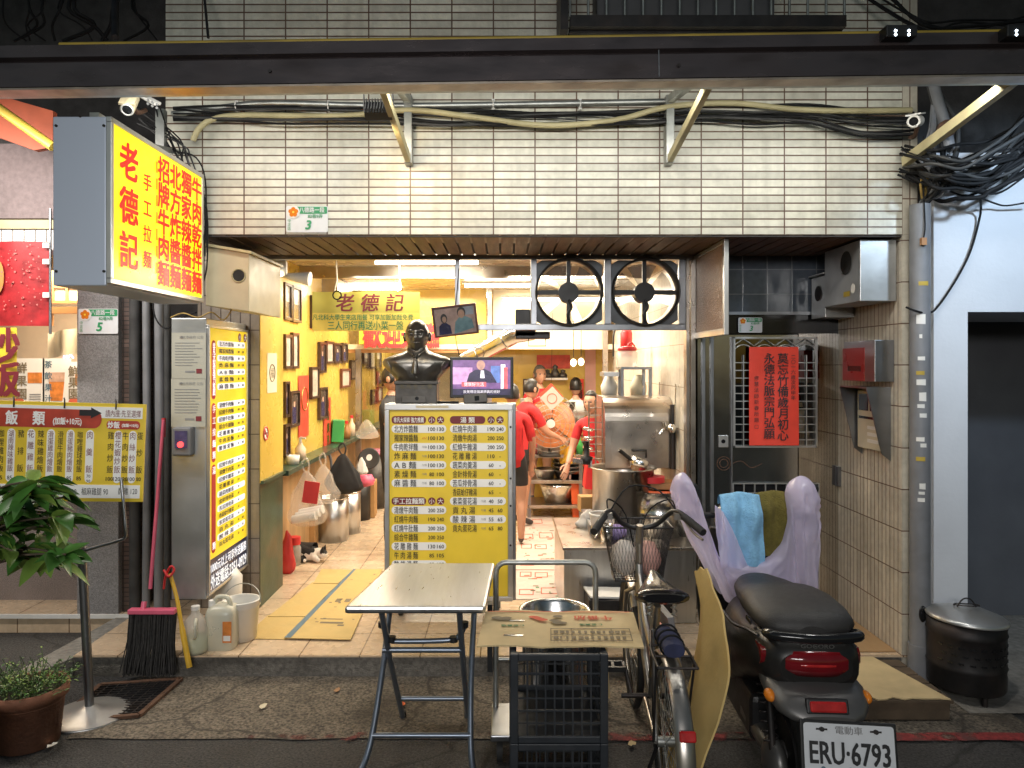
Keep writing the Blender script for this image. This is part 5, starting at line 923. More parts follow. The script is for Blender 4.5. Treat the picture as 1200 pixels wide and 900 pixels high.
c = GD(694, 596, .12) + V((0, -.25, .14)); g = G(M['green_plastic']); g.obox(c + V((.0, 0, .12)), (.12, .22, .2)); g.thing('green_crate', 'small green plastic crate under the stove side', 'crate', c, bevel=.006)
c = P(694, 540, 6.6); g = G(M['red_plastic']); g.obox(c + V((.0, 0, -.1)), (.13, .2, .28), (0, R(6), 0)); g.thing('red_basket', 'dark red plastic basket above the green crate', 'basket', c, bevel=.008)
Y = 8.42; t = thing('serving_shelf', 'raised steel serving shelf at the back of the kitchen', 'shelf', (.55, Y, 1.2)); g = G(M['steel_warm']); g.box(X(612, Y), Y, Z(487, Y), X(700, Y), Y + .2, Z(483, Y)); g.build("board", t); g = G(M["steel_warm"])
for px in (614, 698): g.cyl((X(px, Y), Y + .1, .5), (X(px, Y), Y + .1, Z(487, Y)), .015)
g.build('leg', t)
for i, (px, m_, lab) in enumerate(((640, 'paper_cream', 'stack of pale boxes at the left of the serving shelf'), (657, 'juice_cream', 'low cream box on the middle of the serving shelf'))): c = P(px, 483, Y); g = G(M[m_]); g.box(c.x - .12, Y + .02, c.z, c.x + .10, Y + .18, c.z + .08); g.thing('food_box', lab, 'box', c, bevel=.004)
Y = 8.1; c = P(672, 517, Y); g = G(M['wood_warm'])
for k in range(3): g.box(c.x - .16, Y + .05, c.z + .06 * k, c.x + .14, Y + .3, c.z + .04 + .06 * k)
g.thing('wooden_trays', 'stack of wooden trays on the rear table', 'trays', c)
# pedestal fan with orange blades
c = P(645, 496, 7.75); t = thing('table_fan', 'round fan with translucent orange blades on the rear work table', 'fan', (c.x, c.y, zt2)); A = Matrix.Rotation(R(90), 3, 'X')
for k in range(3):
    a = R(120 * k + 20); g = G(M['fan_orange'])
    g.grid(lambda u, v, a=a: c + V(((.05 + .21 * u) * math.cos(a + (v - .5) * 2.0), .02 + (v - .5) * .05, (.05 + .21 * u) * math.sin(a + (v - .5) * 2.0))), 6, 10); g.build('blade', t)
g = G(M['galv'])
for rr in (.30, .25, .2, .15, .1): g.torus(c + V((0, -.06 if rr < .3 else 0, 0)), (0, 1, 0), rr, .003, n=36, k=5)
for k in range(16): a = R(22.5 * k); g.tube([c + V((.05 * math.cos(a), -.065, .05 * math.sin(a))), c + V((.25 * math.cos(a), -.06, .25 * math.sin(a))), c + V((.30 * math.cos(a), 0, .30 * math.sin(a)))], .002, n=4)
g.build('cage', t); g = G(M['paper_white']); g.cyl(c + V((0, -.075, 0)), c + V((0, -.06, 0)), .045); g.build('badge', t); g = G(M['black_plastic']); g.cyl(c + V((0, .03, 0)), c + V((0, .14, 0)), .06); g.tube([c + V((0, .1, -.03)), V((c.x, c.y + .1, zt2 + .02))], .02); g.lathe([(0, 0), (.12, 0), (.10, .03), (0, .035)], (c.x, c.y + .1, zt2)); g.build('stand', t)
# papers on the back wall
Y = 8.985
def wallpaper(px0, py0, px1, py1, m_, label, txt='', nm='red_paper', cat='paper', ink='ink_black', YY=Y, h=None, vert=True):
    x0, x1, z0, z1 = X(px0, YY), X(px1, YY), Z(py1, YY), Z(py0, YY); t = thing(nm, label, cat, ((x0 + x1) / 2, YY, z0)); g = G(M[m_]); g.box(x0, YY - .004, z0, x1, YY, z1); g.build('sheet', t)
    if txt:
        g = G(M[ink], frame((0, YY, 0)))
        if vert: g.vtext(txt, (x0 + x1) / 2, z1 - (z1 - z0) * .14, z0 + (z1 - z0) * .14, (z1 - z0) / len(txt) * .8, d=.008, bold=.02)
        else: g.text(txt, (x0 + x1) / 2, (z0 + z1) / 2, h, d=.008, bold=.03)
        g.build('lettering', t)
wallpaper(671, 444, 684, 491, 'red_paper', 'red paper strip of calligraphy on the kitchen back wall', '大福大願', ink='ink_black'); wallpaper(685.5, 407, 698, 468, 'pink_paper', 'long plain pink paper strip beside the red strip', nm='pink_paper'); wallpaper(629, 416, 668, 432, 'couplet_red', 'faded red banner high on the kitchen back wall', nm='red_banner', cat='banner')
x0, x1, z0, z1 = X(613, Y), X(633, Y), Z(471, Y), Z(444, Y); t = thing('framed_calligraphy', 'dark framed calligraphy sheet on the kitchen back wall', 'framed picture', (x0, Y, z0)); g = G(M['frame_wood']); g.box(x0, Y - .02, z0, x1, Y, z1); g.build('frame', t); g = G(M['paper_white']); g.box(x0 + .015, Y - .024, z0 + .015, x1 - .015, Y - .0205, z1 - .015); g.build('sheet', t); g = G(M['ink_black'], frame((0, Y, 0))); g.vtext('厚德載', X(620, Y), Z(449, Y), Z(466, Y), .045, d=.026); g.vtext('物福壽', X(626, Y), Z(449, Y), Z(466, Y), .045, d=.026); g.build('lettering', t)
t = thing('wall_ledge', 'small white ledge on the yellow back wall', 'ledge', P(650, 443, Y)); g = G(M['paper_white']); g.box(X(635, Y), Y - .16, Z(445, Y), X(664, Y), Y, Z(442.5, Y)); g.build('board', t)
for px, h, lab in ((641, .10, 'left small dark figurine on the white ledge'), (650, .16, 'tallest figurine in the middle of the white ledge'), (659, .10, 'right small dark figurine on the white ledge')):
    c = P(px, 442.5, Y) + V((0, -.08, 0)); g = G(M['bronze_plain']); g.lathe([(0, 0), (.05, 0), (.055, h * .3), (.03, h * .62), (.025, h * .68), (.035, h * .84), (.0, h)], c, n=14); g.thing('figurine', lab, 'figurine', c, group='figurines on the white ledge')
Y = 7.0; c = P(646, 466, Y); t = thing('hanging_notice', 'pink paper diamond with a red corner hung over the kitchen table', 'notice', c, ry=R(-40)); FM = frame(c, 0, 0, R(-42)); g = G(M['couplet_red'], FM); g.box(-.07, .004, -.07, .09, .007, .10); g.m = M['pink_paper']; g.box(-.08, 0, -.09, .08, .003, .07); g.build('paper', t); g = G(M['ink_red_print'], FM); g.torus((0, -.002, -.01), (0, 1, 0), .045, .003); g.build('print', t)
g = G(M['cable_black']); g.tube([c + V((0, .01, .1)), c + V((.02, .1, .8))], .002, n=4); g.build('string', t)
for px, py, Yq, lab in ((672, 425, 8.0, 'left round bulb lamp hanging at the kitchen rear'), (681, 424, 8.0, 'right round bulb lamp hanging at the kitchen rear')):
    c = P(px, py, Yq); t = thing('bulb_lamp', lab, 'lamp', c, group='bulb lamps at the kitchen rear'); g = G(M['bulb_on']); g.ell(c, (.032, .032, .04)); g.build('bulb', t); g = G(M['cable_black']); g.tube([c + V((0, 0, .06)), c + V((0, 0, .45))], .004, n=5); g.build('cord', t)

# more kitchen clutter
rk = random.Random(21)
def stack(c, r_, n_, m_, label, grp):
    t = thing('bowl_stack', label, 'bowls', c, group=grp); g = G(M[m_])
    for k in range(n_): z_ = k * r_ * .28; g.lathe([(0, z_), (r_ * .5, z_), (r_, z_ + r_ * .6), (r_ * 1.03, z_ + r_ * .62), (r_ * .9, z_ + r_ * .55)], c, n=20)
    g.build('bowls', t)
for px, m_, n_, lab in ((617, 'white_plastic', 6, 'stack of white bowls at the left end of the serving shelf'), (668, 'steel_bright', 4, 'stack of steel bowls on the serving shelf behind the fan'), (694, 'white_plastic', 5, 'stack of white bowls at the right end of the serving shelf')): stack(V((X(px, 8.42), 8.52, Z(483, 8.42))), .075, n_, m_, lab, 'bowl stacks on the serving shelf')
for px, m_, h, lab in ((622, 'wood_warm', .20, 'brown sauce bottle at the left of the rear table'), (627, 'red_plastic', .17, 'red sauce bottle next to the brown one on the rear table'), (634, 'bottle_plastic', .22, 'pale oil bottle on the rear table in front of the fan'), (680, 'green_plastic', .18, 'green bottle at the right end of the rear table'), (662, 'white_plastic', .15, 'short white jar on the rear table beside the sauce tub')):
    c = V((X(px, 7.95), 7.99 + rk.uniform(0, .08), zt2)); t = thing('condiment_bottle', lab, 'bottle', c, group='bottles on the rear work table'); g = G(M[m_]); g.lathe([(0, 0), (.035, 0), (.037, h * .6), (.014, h * .8), (.013, h)], c, n=14); g.build('bottle', t); g = G(M['paper_white']); g.cyl(c + V((0, 0, h)), c + V((0, 0, h + .02)), .016, n=10); g.build('cap', t)
for k, (y_, L_) in enumerate(((5.35, .30), (5.9, .26), (6.3, .34))):
    c = V((1.235, y_, 1.62)); t = thing('hanging_ladle', ('nearest', 'middle', 'farthest')[k] + ' ladle hung on the white kitchen wall', 'ladle', c, group='ladles on the kitchen wall'); g = G(M['steel_bright']); g.tube([c, c - V((.005, 0, L_))], .006, n=6); g.build('handle', t); g = G(M['steel_bright']); g.ell(c - V((.03, 0, L_ + .02)), (.035, .045, .035)); g.build('scoop', t)
for k, (px, py, s_, lab) in enumerate(((742, 606, .16, 'brown carton wedged behind the stock pot on the counter'), (690, 600, .12, 'small brown carton behind the white bag on the counter'))):
    c = GD(px, py, zt); g = G(M['box_brown']); g.obox(c + V((0, .05, s_ * .5)), (s_ * 1.2, s_, s_), (0, 0, R(8))); g.thing('carton_box', lab, 'box', c, bevel=.004)
c = ct(722, 632); g = G(M['purple_bag_in']); g.ell(c + V((0, 0, .05)), (.07, .05, .05), fn=lambda d, p: p * (1 + .25 * NZ.noise(d * 3))); g.thing('purple_bundle', 'small purple wrapped bundle on the counter behind the basket', 'bundle', c)
for k, (px, py, lab) in enumerate(((396, 612, 'pink plastic bag stuffed between the steel bins'), (428, 560, 'pink slipper pile on top of the black bin'))):
    c = GD(px, py, .12) if k == 0 else P(px, py + 10, 7.45); g = G(M['pink_plastic']); g.ell(c + V((0, 0, .06)), (.09, .08, .06), fn=lambda d, p: p * (1 + .35 * NZ.noise(d * 3.3))); g.thing('pink_bundle', lab, 'bundle', c)
# ------------------------------------------------------------------ folding steel table
t = thing('folding_table', 'small folding table with stainless top and grey tube legs in front of the menu board', 'table', (-.33, 3.45, 0))
A0, B0, C0, D0 = V((X(403, 3.1), 3.10, .752)), V((X(569, 3.1), 3.10, .752)), V((X(580, 3.79), 3.79, .752)), V((X(459, 3.79), 3.79, .752))
g = G(M['steel']); pts = [A0, B0, C0, D0]; g.prism([p - V((0, 0, .03)) for p in pts], (0, 0, .032)); g.build('top', t, bevel=.012)
g = G(M['table_leg']); r = .0135
xl, xr = A0.x + .085, B0.x - .03
def T2(fx, y, z): return V((A0.x + (B0.x - A0.x) * fx + (C0.x - B0.x) * .5 * (y - 3.1) / .69, y, z))
g = G(M['table_leg']); g.tube(smooth([T2(.20, 3.62, .715), T2(.19, 3.38, .40), T2(.16, 3.23, .17), T2(.12, 3.16, .07), T2(.05, 3.08, .0)], 5), r)
g.tube(smooth([T2(.88, 3.62, .715), T2(.87, 3.38, .40), T2(.88, 3.23, .17), T2(.90, 3.16, .07), T2(.95, 3.08, .0)], 5), r); g.tube([T2(.16, 3.22, .16), T2(.88, 3.22, .16)], r * .9); g.tube([T2(.20, 3.62, .712), T2(.88, 3.62, .712)], r); g.build('leg_frame', t)
g = G(M['table_leg']); g.tube([T2(.23, 3.20, .715), T2(.235, 3.40, .42), T2(.25, 3.72, .0)], r); g.tube([T2(.80, 3.20, .715), T2(.80, 3.40, .42), T2(.80, 3.72, .0)], r); g.tube([T2(.245, 3.62, .14), T2(.80, 3.62, .14)], r * .9); g.tube([T2(.23, 3.2, .712), T2(.80, 3.2, .712)], r); g.build('leg_frame', t)
g = G(M['table_leg']); g.tube([T2(.19, 3.36, .475), T2(.80, 3.36, .475)], r); g.tube(smooth([T2(.2, 3.33, .60), T2(.25, 3.33, .535), T2(.34, 3.33, .525), T2(.7, 3.33, .53), T2(.78, 3.33, .55), T2(.83, 3.33, .60)], 5), r * .9); g.m = M['black_plastic']
for fx, z_ in ((.2, .60), (.27, .535), (.74, .535), (.82, .60)): g.cyl(T2(fx, 3.33, z_ - .012), T2(fx, 3.33, z_ + .012), .019)
g.build('brace', t)
for fx, y, nm in ((.05, 3.08, 0), (.95, 3.08, 0), (.25, 3.72, 0), (.80, 3.72, 0)): g = G(M['black_rubber']); g.cyl(T2(fx, y, .001), T2(fx, y, .03), .017); g.build('foot', t)

# ------------------------------------------------------------------ stacked black crates with a flattened carton
def crate(x0, x1, y0, y1, z0, z1, label):
    t = thing('plastic_crate', label, 'crate', ((x0 + x1) / 2, (y0 + y1) / 2, z0), group='black plastic crates stacked under the carton'); p = .03; g = G(M['crate'])
    for a, b in ((x0, y0), (x1 - p, y0), (x0, y1 - p), (x1 - p, y1 - p)): g.box(a, b, z0, a + p, b + p, z1)
    for zz in (z0, z1 - .028):
        g.box(x0 + p, y0 + .002, zz + .001, x1 - p, y0 + .02, zz + .027); g.box(x0 + p, y1 - .02, zz + .001, x1 - p, y1 - .002, zz + .027); g.box(x0 + .002, y0 + p, zz + .001, x0 + .02, y1 - p, zz + .027); g.box(x1 - .02, y0 + p, zz + .001, x1 - .002, y1 - p, zz + .027)
    g.build('frame', t, bevel=.003)
    def lat(ax):
        g = G(M['crate']); n = 9 if ax == 'f' else 8
        a0, a1 = (x0 + p, x1 - p)
        for k in range(1, n):
            u = a0 + (a1 - a0) * k / n
            for yy in (y0 + .006, y1 - .014): g.box(u - .003, yy, z0 + .028, u + .003, yy + .008, z1 - .029)
        m = 6
        for k in range(1, m):
            zz = z0 + .028 + (z1 - z0 - .057) * k / m
            for yy in (y0 + .007, y1 - .013): g.box(a0, yy, zz - .003, a1, yy + .006, zz + .003)
        b0, b1 = y0 + p, y1 - p
        for k in range(1, 10):
            u = b0 + (b1 - b0) * k / 10
            for xx in (x0 + .006, x1 - .014): g.box(xx, u - .003, z0 + .028, xx + .008, u + .003, z1 - .029)
        for k in range(1, m):
            zz = z0 + .028 + (z1 - z0 - .057) * k / m
            for xx in (x0 + .007, x1 - .013): g.box(xx, b0, zz - .003, xx + .006, b1, zz + .003)
        return g
    lat('f').build('lattice', t); g = G(M['crate']); g.box(x0 + .02, y0 + .02, z0 + .004, x1 - .02, y1 - .02, z0 + .01); g.build('floor', t)
Yc = 2.80; x0, x1 = X(598, Yc), X(713, Yc); zt = Z(763, Yc) - .012
crate(x0, x1, Yc, Yc + .46, .002, zt / 2 - .001, 'lower black plastic crate standing on the road under the upper crate'); crate(x0, x1, Yc, Yc + .46, zt / 2, zt, 'upper black lattice crate with a flattened carton lying on top')
q = [GD(559, 761, zt), GD(755, 762, zt), GD(742, 720, zt), GD(569, 719, zt)]; c = sum(q, V()) / 4; t = thing('cardboard_sheet', 'flattened tomato carton lying on the black crates', 'cardboard', c)
g = G(M['cardboard_pale']); mid0 = q[0].lerp(q[1], .40); mid1 = q[3].lerp(q[2], .42)
for a, b, c_, d, lift in ((q[0], mid0, mid1, q[3], .004), (mid0, q[1], q[2], mid1, .001)):
    a, b, c_, d = [V((p.x, p.y, zt + .004)) for p in (a, b, c_, d)]
    a.z += lift * (a is not None); n_ = 8
    def fn(u, v, a=a, b=b, c_=c_, d=d, k=0): p = (a * (1 - u) + b * u) * (1 - v) + (d * (1 - u) + c_ * u) * v; return p + V((0, 0, .006 * math.sin(u * 3.1) + .003 * NZ.noise(p * 9)))
    g.grid(lambda u, v: fn(u, v) + V((0, 0, .006)), 10, 6); g.grid(lambda u, v: fn(1 - u, v), 10, 6)
    for (u0, v0, u1, v1) in ((0, 0, 1, 0), (1, 0, 1, 1), (1, 1, 0, 1), (0, 1, 0, 0)):
        g.grid(lambda u, v: fn(u0 + (u1 - u0) * u, v0 + (v1 - v0) * u) + V((0, 0, .006 * v)), 10, 1, sm=False)
g.build('sheet', t)
g = G(M['ink_print']); zz = zt + .0195
def cq(u0, v0, u1, v1, m_, z=zz): quad(g, q, u0, v0, u1, v1, z, m_)
for (u0, v0, u1, v1) in ((.44, .10, .94, .12), (.44, .42, .94, .44), (.44, .10, .445, .44), (.935, .10, .94, .44), (.44, .26, .94, .275), (.57, .10, .574, .44), (.70, .10, .704, .44), (.82, .10, .824, .44)): cq(u0, v0, u1, v1, 'ink_print')
for k in range(24): u = .46 + .46 * (k % 12) / 12; v = .15 + .15 * (k // 12); cq(u, v, u + random.uniform(.012, .03), v + .07, 'ink_print', zz + .0004)
cq(.15, .22, .27, .26, 'black_gloss'); cq(.17, .64, .27, .67, 'black_gloss'); cq(.02, .92, .97, .94, 'ink_red_print')
fx = q[0].lerp(q[1], .5); cxm = (q[0].x + q[1].x) / 2
FT = Matrix.Translation(V((0, 0, zz + .001))) @ Matrix.Rotation(R(-90), 4, 'X')
def ftext(s_, u, v, h, m_): p = bil(q, u, v, 0); g.M = Matrix.Translation(V((p.x, p.y, zz + .001))) @ Matrix.Rotation(R(180), 4, 'Z') @ Matrix.Rotation(R(-90), 4, 'X'); g.text(s_, 0, 0, h, M[m_], 0, bold=.03); g.M = Matrix()
ftext('牛番茄', .72, .74, .050, 'ink_red_print'); ftext('仁愛農場', .70, .54, .022, 'ink_green_print'); ftext('仁愛農場', .20, .50, .022, 'ink_green_print')
for u, v in ((.12, .70), (.50, .68)):
    for k in range(5): p = bil(q, u + random.uniform(-.035, .035), v + random.uniform(-.1, .1), zz + .0005 + k * .0003); g.add([p + V((.022 * math.cos(R(30 * j)), .016 * math.sin(R(30 * j)), 0)) for j in range(12)], [tuple(range(12))], M['ink_print'])
for k in range(4): p = bil(q, .33 + .02 * k, .76 - .03 * k, zz + .0008 + k * .0003); g.add([p + V((.022 * math.cos(R(30 * j)), .014 * math.sin(R(30 * j)), 0)) for j in range(12)], [tuple(range(12))], M['ink_red_print'])
g.build('print', t)
# hand cart and pot
t = thing('hand_cart', 'platform hand cart with a steel tube handle beside the folding table', 'hand cart', (.12, 3.35, 0))
xa, xb = X(581, 3.56), X(698, 3.56); g = G(M['galv']); zt = Z(659, 3.56); g.tube([(xa, 3.56, .12)] + [(xa, 3.56, zt - .06)] + [V((xa + .05 - .05 * math.cos(R(a)), 3.56, zt - .05 + .05 * math.sin(R(a)))) for a in (20, 45, 70, 90)] + [V((xb - .05 + .05 * math.sin(R(a)), 3.56, zt - .05 + .05 * math.cos(R(a)))) for a in (0, 20, 45, 70)] + [(xb, 3.56, zt - .06), (xb, 3.56, .12)], .0135); g.build('handle', t)
g = G(M['steel_dark']); g.box(xa - .02, 2.95 + .33, .10, xb + .02, 3.60, .128); g.build('platform', t, bevel=.005); g = G(M['galv']); g.tube([(xa, 3.57, .35), (xb, 3.57, .35)], .009); g.box(xa - .04, 3.54, .30, xa - .015, 3.60, .62, M['black_plastic']); g.build('crossbar', t)
for xx in (xa + .02, xb - .02):
    for yy in (3.31, 3.56): g = G(M['black_rubber']); g.cyl((xx - .013, yy, .047), (xx + .013, yy, .047), .046, n=18); g.build('wheel', t)
c = V((X(650, 3.44), 3.44, .13)); g = G(M['steel_bright']); r = .150; h = Z(714, 3.44) - .13; g.lathe([(0, 0), (r * .96, 0), (r, .02), (r, h - .01), (r + .014, h - .004), (r + .016, h + .002), (r + .004, h + .002), (r - .008, h - .01), (r - .008, .02)], c, n=40); g.thing('stock_pot', 'large stainless pot standing on the hand cart', 'pot', c)

# ------------------------------------------------------------------ bicycle
bx, by = .635, 2.86
t = thing('bicycle', 'old black and silver city bicycle with a mesh front basket, seen from behind', 'bicycle', (bx, by, 0), rz=R(-2)); FB = frame((bx, by, 0), R(-2)); fy = 1.02; wr = .315
def wheel(y):
    g = G(M['black_rubber'], FB); g.torus((0, y, wr), (1, 0, 0), wr - .018, .018, n=48); w_ = g.build('wheel', t)
    g = G(M['bike_silver'], FB); g.torus((0, y, wr), (1, 0, 0), wr - .042, .010, n=48, k=6); g.build('rim', w_)
    g = G(M['galv'], FB)
    for k in range(28): a = R(360 / 28 * k); b = a + (R(40) if k % 2 else R(-40)); s_ = .02 if k % 4 < 2 else -.02; g.tube([(s_, y + .02 * math.cos(b), wr + .02 * math.sin(b)), (0, y + (wr - .045) * math.cos(a), wr + (wr - .045) * math.sin(a))], .0014, n=4)
    g.cyl((-.045, y, wr), (.045, y, wr), .02); g.build('spokes', w_)
wheel(0); wheel(fy)
g = G(M['bike_silver'], FB)
g.tube([(0, .43, .30), (0, .27, .75)], .016); g.tube([(0, .43, .30), (0, .60, .42), (0, .76, .70), (0, .80, .80)], .019); g.tube([(0, .36, .50), (0, .60, .58), (0, .77, .74)], .014); g.tube([(0, .82, .62), (0, .76, .98)], .018)
for s_ in (-1, 1): g.tube([(s_ * .05, .0, wr), (s_ * .03, .40, .30)], .010); g.tube([(s_ * .05, 0, wr), (s_ * .022, .24, .66)], .009); g.tube([(s_ * .05, fy, wr), (s_ * .05, fy - .13, .62), (s_ * .015, fy - .20, .66)], .011)
g.build('frame', t)
g = G(M['bike_silver'], FB)
def fender(y, a0, a1, w_=.034):
    rr = []
    for p in range(19):
        a = R(a0 + (a1 - a0) * p / 18); ring = []
        for j in range(7): b = R(-80 + 160 * j / 6); rad = wr + .018 + .018 * math.cos(b) - .012; ring.append(V((w_ * math.sin(b), y + rad * math.cos(a), wr + rad * math.sin(a))))
        rr.append(ring)
    g.rings(rr, closed=False); 
fender(0, 20, 205); g.build('fender', t)
g = G(M['bike_silver'], FB); fender(fy, -10, 130); g.build('fender', t)
# saddle
rr = []
for i in range(11):
    v = i / 10; y = .12 + .27 * v; hw = .105 * (1 - v) ** .9 * (1 if v > .12 else (.6 + .4 * (v / .12) ** .5)) + .018; rr.append(sell((0, y, .825 + .012 * v - .012 * math.sin(v * 3.1)), hw, .030 if v > 0.05 else .018, 2.4, 18))
g = G(M['black_gloss'], FB); g.rings(rr); sd = g.build('saddle', t); g = G(M['galv'], FB)
for s_ in (-.05, .05): g.tube([(s_ + .012 * math.cos(k * .8), .17 + .012 * math.sin(k * .8), .735 + .0033 * k) for k in range(22)], .003, n=5)
g.build('spring', sd)
g = G(M['iron_dark'], FB)
for s_ in (-.07, .07): g.tube([(s_ * .5, .22, .66), (s_, .0, .665), (s_, -.17, .665)], .006)
for yy in (-.17, -.06, .05): g.tube([(-.07, yy, .665), (.07, yy, .665)], .005)
for s_ in (-1, 1): g.tube([(s_ * .06, 0, wr), (s_ * .07, -.12, .665)], .005)
g.build('rack', t)
g = G(M['navy_cloth'], FB); g.rings([sell((.0, -.10 + .035 * i, .70 + .01 * math.sin(i * 2)), .040 + .008 * math.sin(i * 3), .026, 2.2, 12) for i in range(7)]); g.m = M['cable_black']
for k in range(3): g.torus((0, -.05 + .06 * k, .70), (0, 1, .2), .044, .004, n=20)
g.thing('bundled_raincoat', 'dark blue folded raincoat strapped to the bicycle rack', 'raincoat', FB @ V((0, 0, .67)))
g = G(M['red_lens'], FB); g.obox((.0, -.335, .50), (.056, .02, .036), (R(-20), 0, 0)); g.build('rear_reflector', t, bevel=.006)
g = G(M['iron_dark'], FB); g.tube([(-.13, .43, .30), (.13, .43, .30)], .012); g.torus((.055, .43, .30), (1, 0, 0), .09, .006, n=30); 
for s_, dz_ in ((-1, .08), (1, -.10)): g.tube([(s_ * .085, .43, .30), (s_ * .10, .43 - .12 * s_, .30 + dz_)], .010)
g.build('crank', t)
for s_, dz_ in ((-1, .08), (1, -.10)):
    g = G(M['black_plastic'], FB); c = V((s_ * .155, .43 - .12 * s_, .30 + dz_))
    for yy in (-.035, .035): g.bar(c + V((-.05, yy, 0)), c + V((.05, yy, 0)), .012, .022)
    for xx in (-.05, 0, .05): g.bar(c + V((xx, -.035, 0)), c + V((xx, .035, 0)), .012, .02)
    g.build('pedal', t)
g = G(M['iron_dark'], FB); g.tube([(.055, .43, .39), (.055, .0, wr + .045)], .005); g.tube([(.055, .43, .21), (.055, .0, wr - .045)], .005); g.tube([(-.04, .02, wr - .02), (-.06, .10, .16), (-.07, .12, .02)], .008); g.build('chain', t)
g = G(M['black_plastic'], FB); hb = [(-.245, .50, 1.005), (-.20, .60, 1.045), (-.15, .70, 1.06), (-.08, .765, .985), (0, .775, .965), (.08, .765, .985), (.15, .70, 1.06), (.20, .60, 1.045), (.245, .50, 1.005)]
hp = [V(p) for p in hb]; g.tube(smooth(hp, 5), .0125); g.m = M['black_rubber']; g.tube([hp[0], hp[1].lerp(hp[2], .3)], .0175, n=10); g.tube([hp[8], hp[7].lerp(hp[6], .3)], .0175, n=10); hbar = g.build('handlebar', t)
g = G(M['bike_silver'], FB); g.tube([(0, .775, .95), (0, .765, .80)], .014); g.build('stem', hbar)
for s_ in (-1, 1):
    g = G(M['bike_silver'], FB); g.tube(smooth([(s_ * .19, .62, 1.03), (s_ * .215, .57, .99), (s_ * .24, .49, .975)]), .006); g.obox((s_ * .165, .66, 1.045), (.04, .03, .03)); g.build('brake_lever', hbar)
g = G(M['cable_black'], FB)
for s_ in (-1, 1): g.tube(smooth([(s_ * .16, .67, 1.05), (s_ * .15, .80, 1.10), (s_ * .05, .90, 1.0), (0, .84, .75)]), .004, n=5)
g.tube(smooth([(-.16, .68, 1.05), (-.05, .8, 1.16), (.1, .8, 1.14), (.17, .67, 1.05)]), .004, n=5); g.build('brake_cable', t)
g = G(M['black_plastic'], FB); b0 = .79; bw0, bw1, bd0, bd1, bh = .115, .165, .17, .24, .26; zb = .70
def bp(s, v): # s along perimeter 0..1 , v height
    w_, d_ = bw0 + (bw1 - bw0) * v, bd0 + (bd1 - bd0) * v; s = s % 1 * 4; k = int(s); u = s - k
    cs = [(-w_, 0), (w_, 0), (w_, d_), (-w_, d_)]; a, b = cs[k], cs[(k + 1) % 4]; return V((a[0] + (b[0] - a[0]) * u, b0 + a[1] + (b[1] - a[1]) * u, zb + bh * v))
for k in range(72): g.tube([bp(k / 72, 0), bp((k + 3) / 72, 1)], .0011, n=4); g.tube([bp(k / 72, 0), bp((k - 3) / 72, 1)], .0011, n=4)
for v in (0, 1): g.tube([bp(k / 40, v) for k in range(40)], .005, n=6, loop=True)
for k in range(12): xx = -bw0 + 2 * bw0 * k / 11; g.tube([(xx, b0, zb), (xx, b0 + bd0, zb)], .0016, n=4)
for k in range(5): yy = b0 + bd0 * k / 4; g.tube([(-bw0, yy, zb), (bw0, yy, zb)], .0016, n=4)
g.build('basket', t)
for m_, cx, cy, rx_, lab in (('bag_white', -.055, .89, .075, 'pale bundled bag in the bicycle basket'), ('pink_paper', .06, .88, .06, 'pink patterned bundle in the bicycle basket')):
    g = G(M['white_cloth' if False else m_], FB); g.ell((cx, cy, .79), (rx_, .07, .085), fn=lambda d, p: p * (1 + .18 * NZ.noise(d * 2.5))); g.thing('bundle', lab, 'bundle', FB @ V((cx, cy, .71)))

# ------------------------------------------------------------------ scooter
ox, oy = 1.142, 2.76
t = thing('scooter', 'matte black electric scooter parked with its tail to the road', 'scooter', (ox, oy, 0), rz=R(-3)); FS = frame((ox, oy, 0), R(-3)) @ Matrix.Diagonal((1.08, 1, 1, 1))
def loft(secs, m_, n=24, nm=None, par=t, lab=None, sub=0):
    g = G(M[m_], FS); g.rings([sell((cx, y, cz), a, b, e, n) for (y, cx, cz, a, b, e) in secs]); return g.build(nm, par, lab)
# seat
loft([(-.01, 0, .775, .04, .02, 2.2), (.0, 0, .78, .12, .035, 2.3), (.05, 0, .785, .16, .050, 2.5), (.15, 0, .788, .172, .06, 2.6), (.28, 0, .788, .170, .066, 2.6), (.37, 0, .782, .160, .065, 2.5), (.43, 0, .775, .15, .055, 2.5), (.50, 0, .760, .14, .055, 2.4), (.62, 0, .752, .12, .05, 2.4), (.72, 0, .745, .085, .045, 2.2), (.75, 0, .742, .03, .02, 2)], 'seat_vinyl', nm='seat')
g = G(M['black_gloss'], FS); g.obox((-.165, .20, .745), (.006, .07, .018), (0, 0, 0)); g.build('seat_badge', t, bevel=.003)
loft([(-.045, 0, .655, .12, .06, 2.6), (-.03, 0, .655, .145, .085, 2.8), (.03, 0, .655, .168, .108, 2.8), (.15, 0, .640, .182, .125, 2.8), (.35, 0, .575, .185, .135, 2.8), (.55, 0, .52, .175, .18, 2.8), (.72, 0, .46, .15, .24, 2.8), (.80, 0, .42, .11, .26, 2.8)], 'scooter_body', nm='tail_body', n=32)
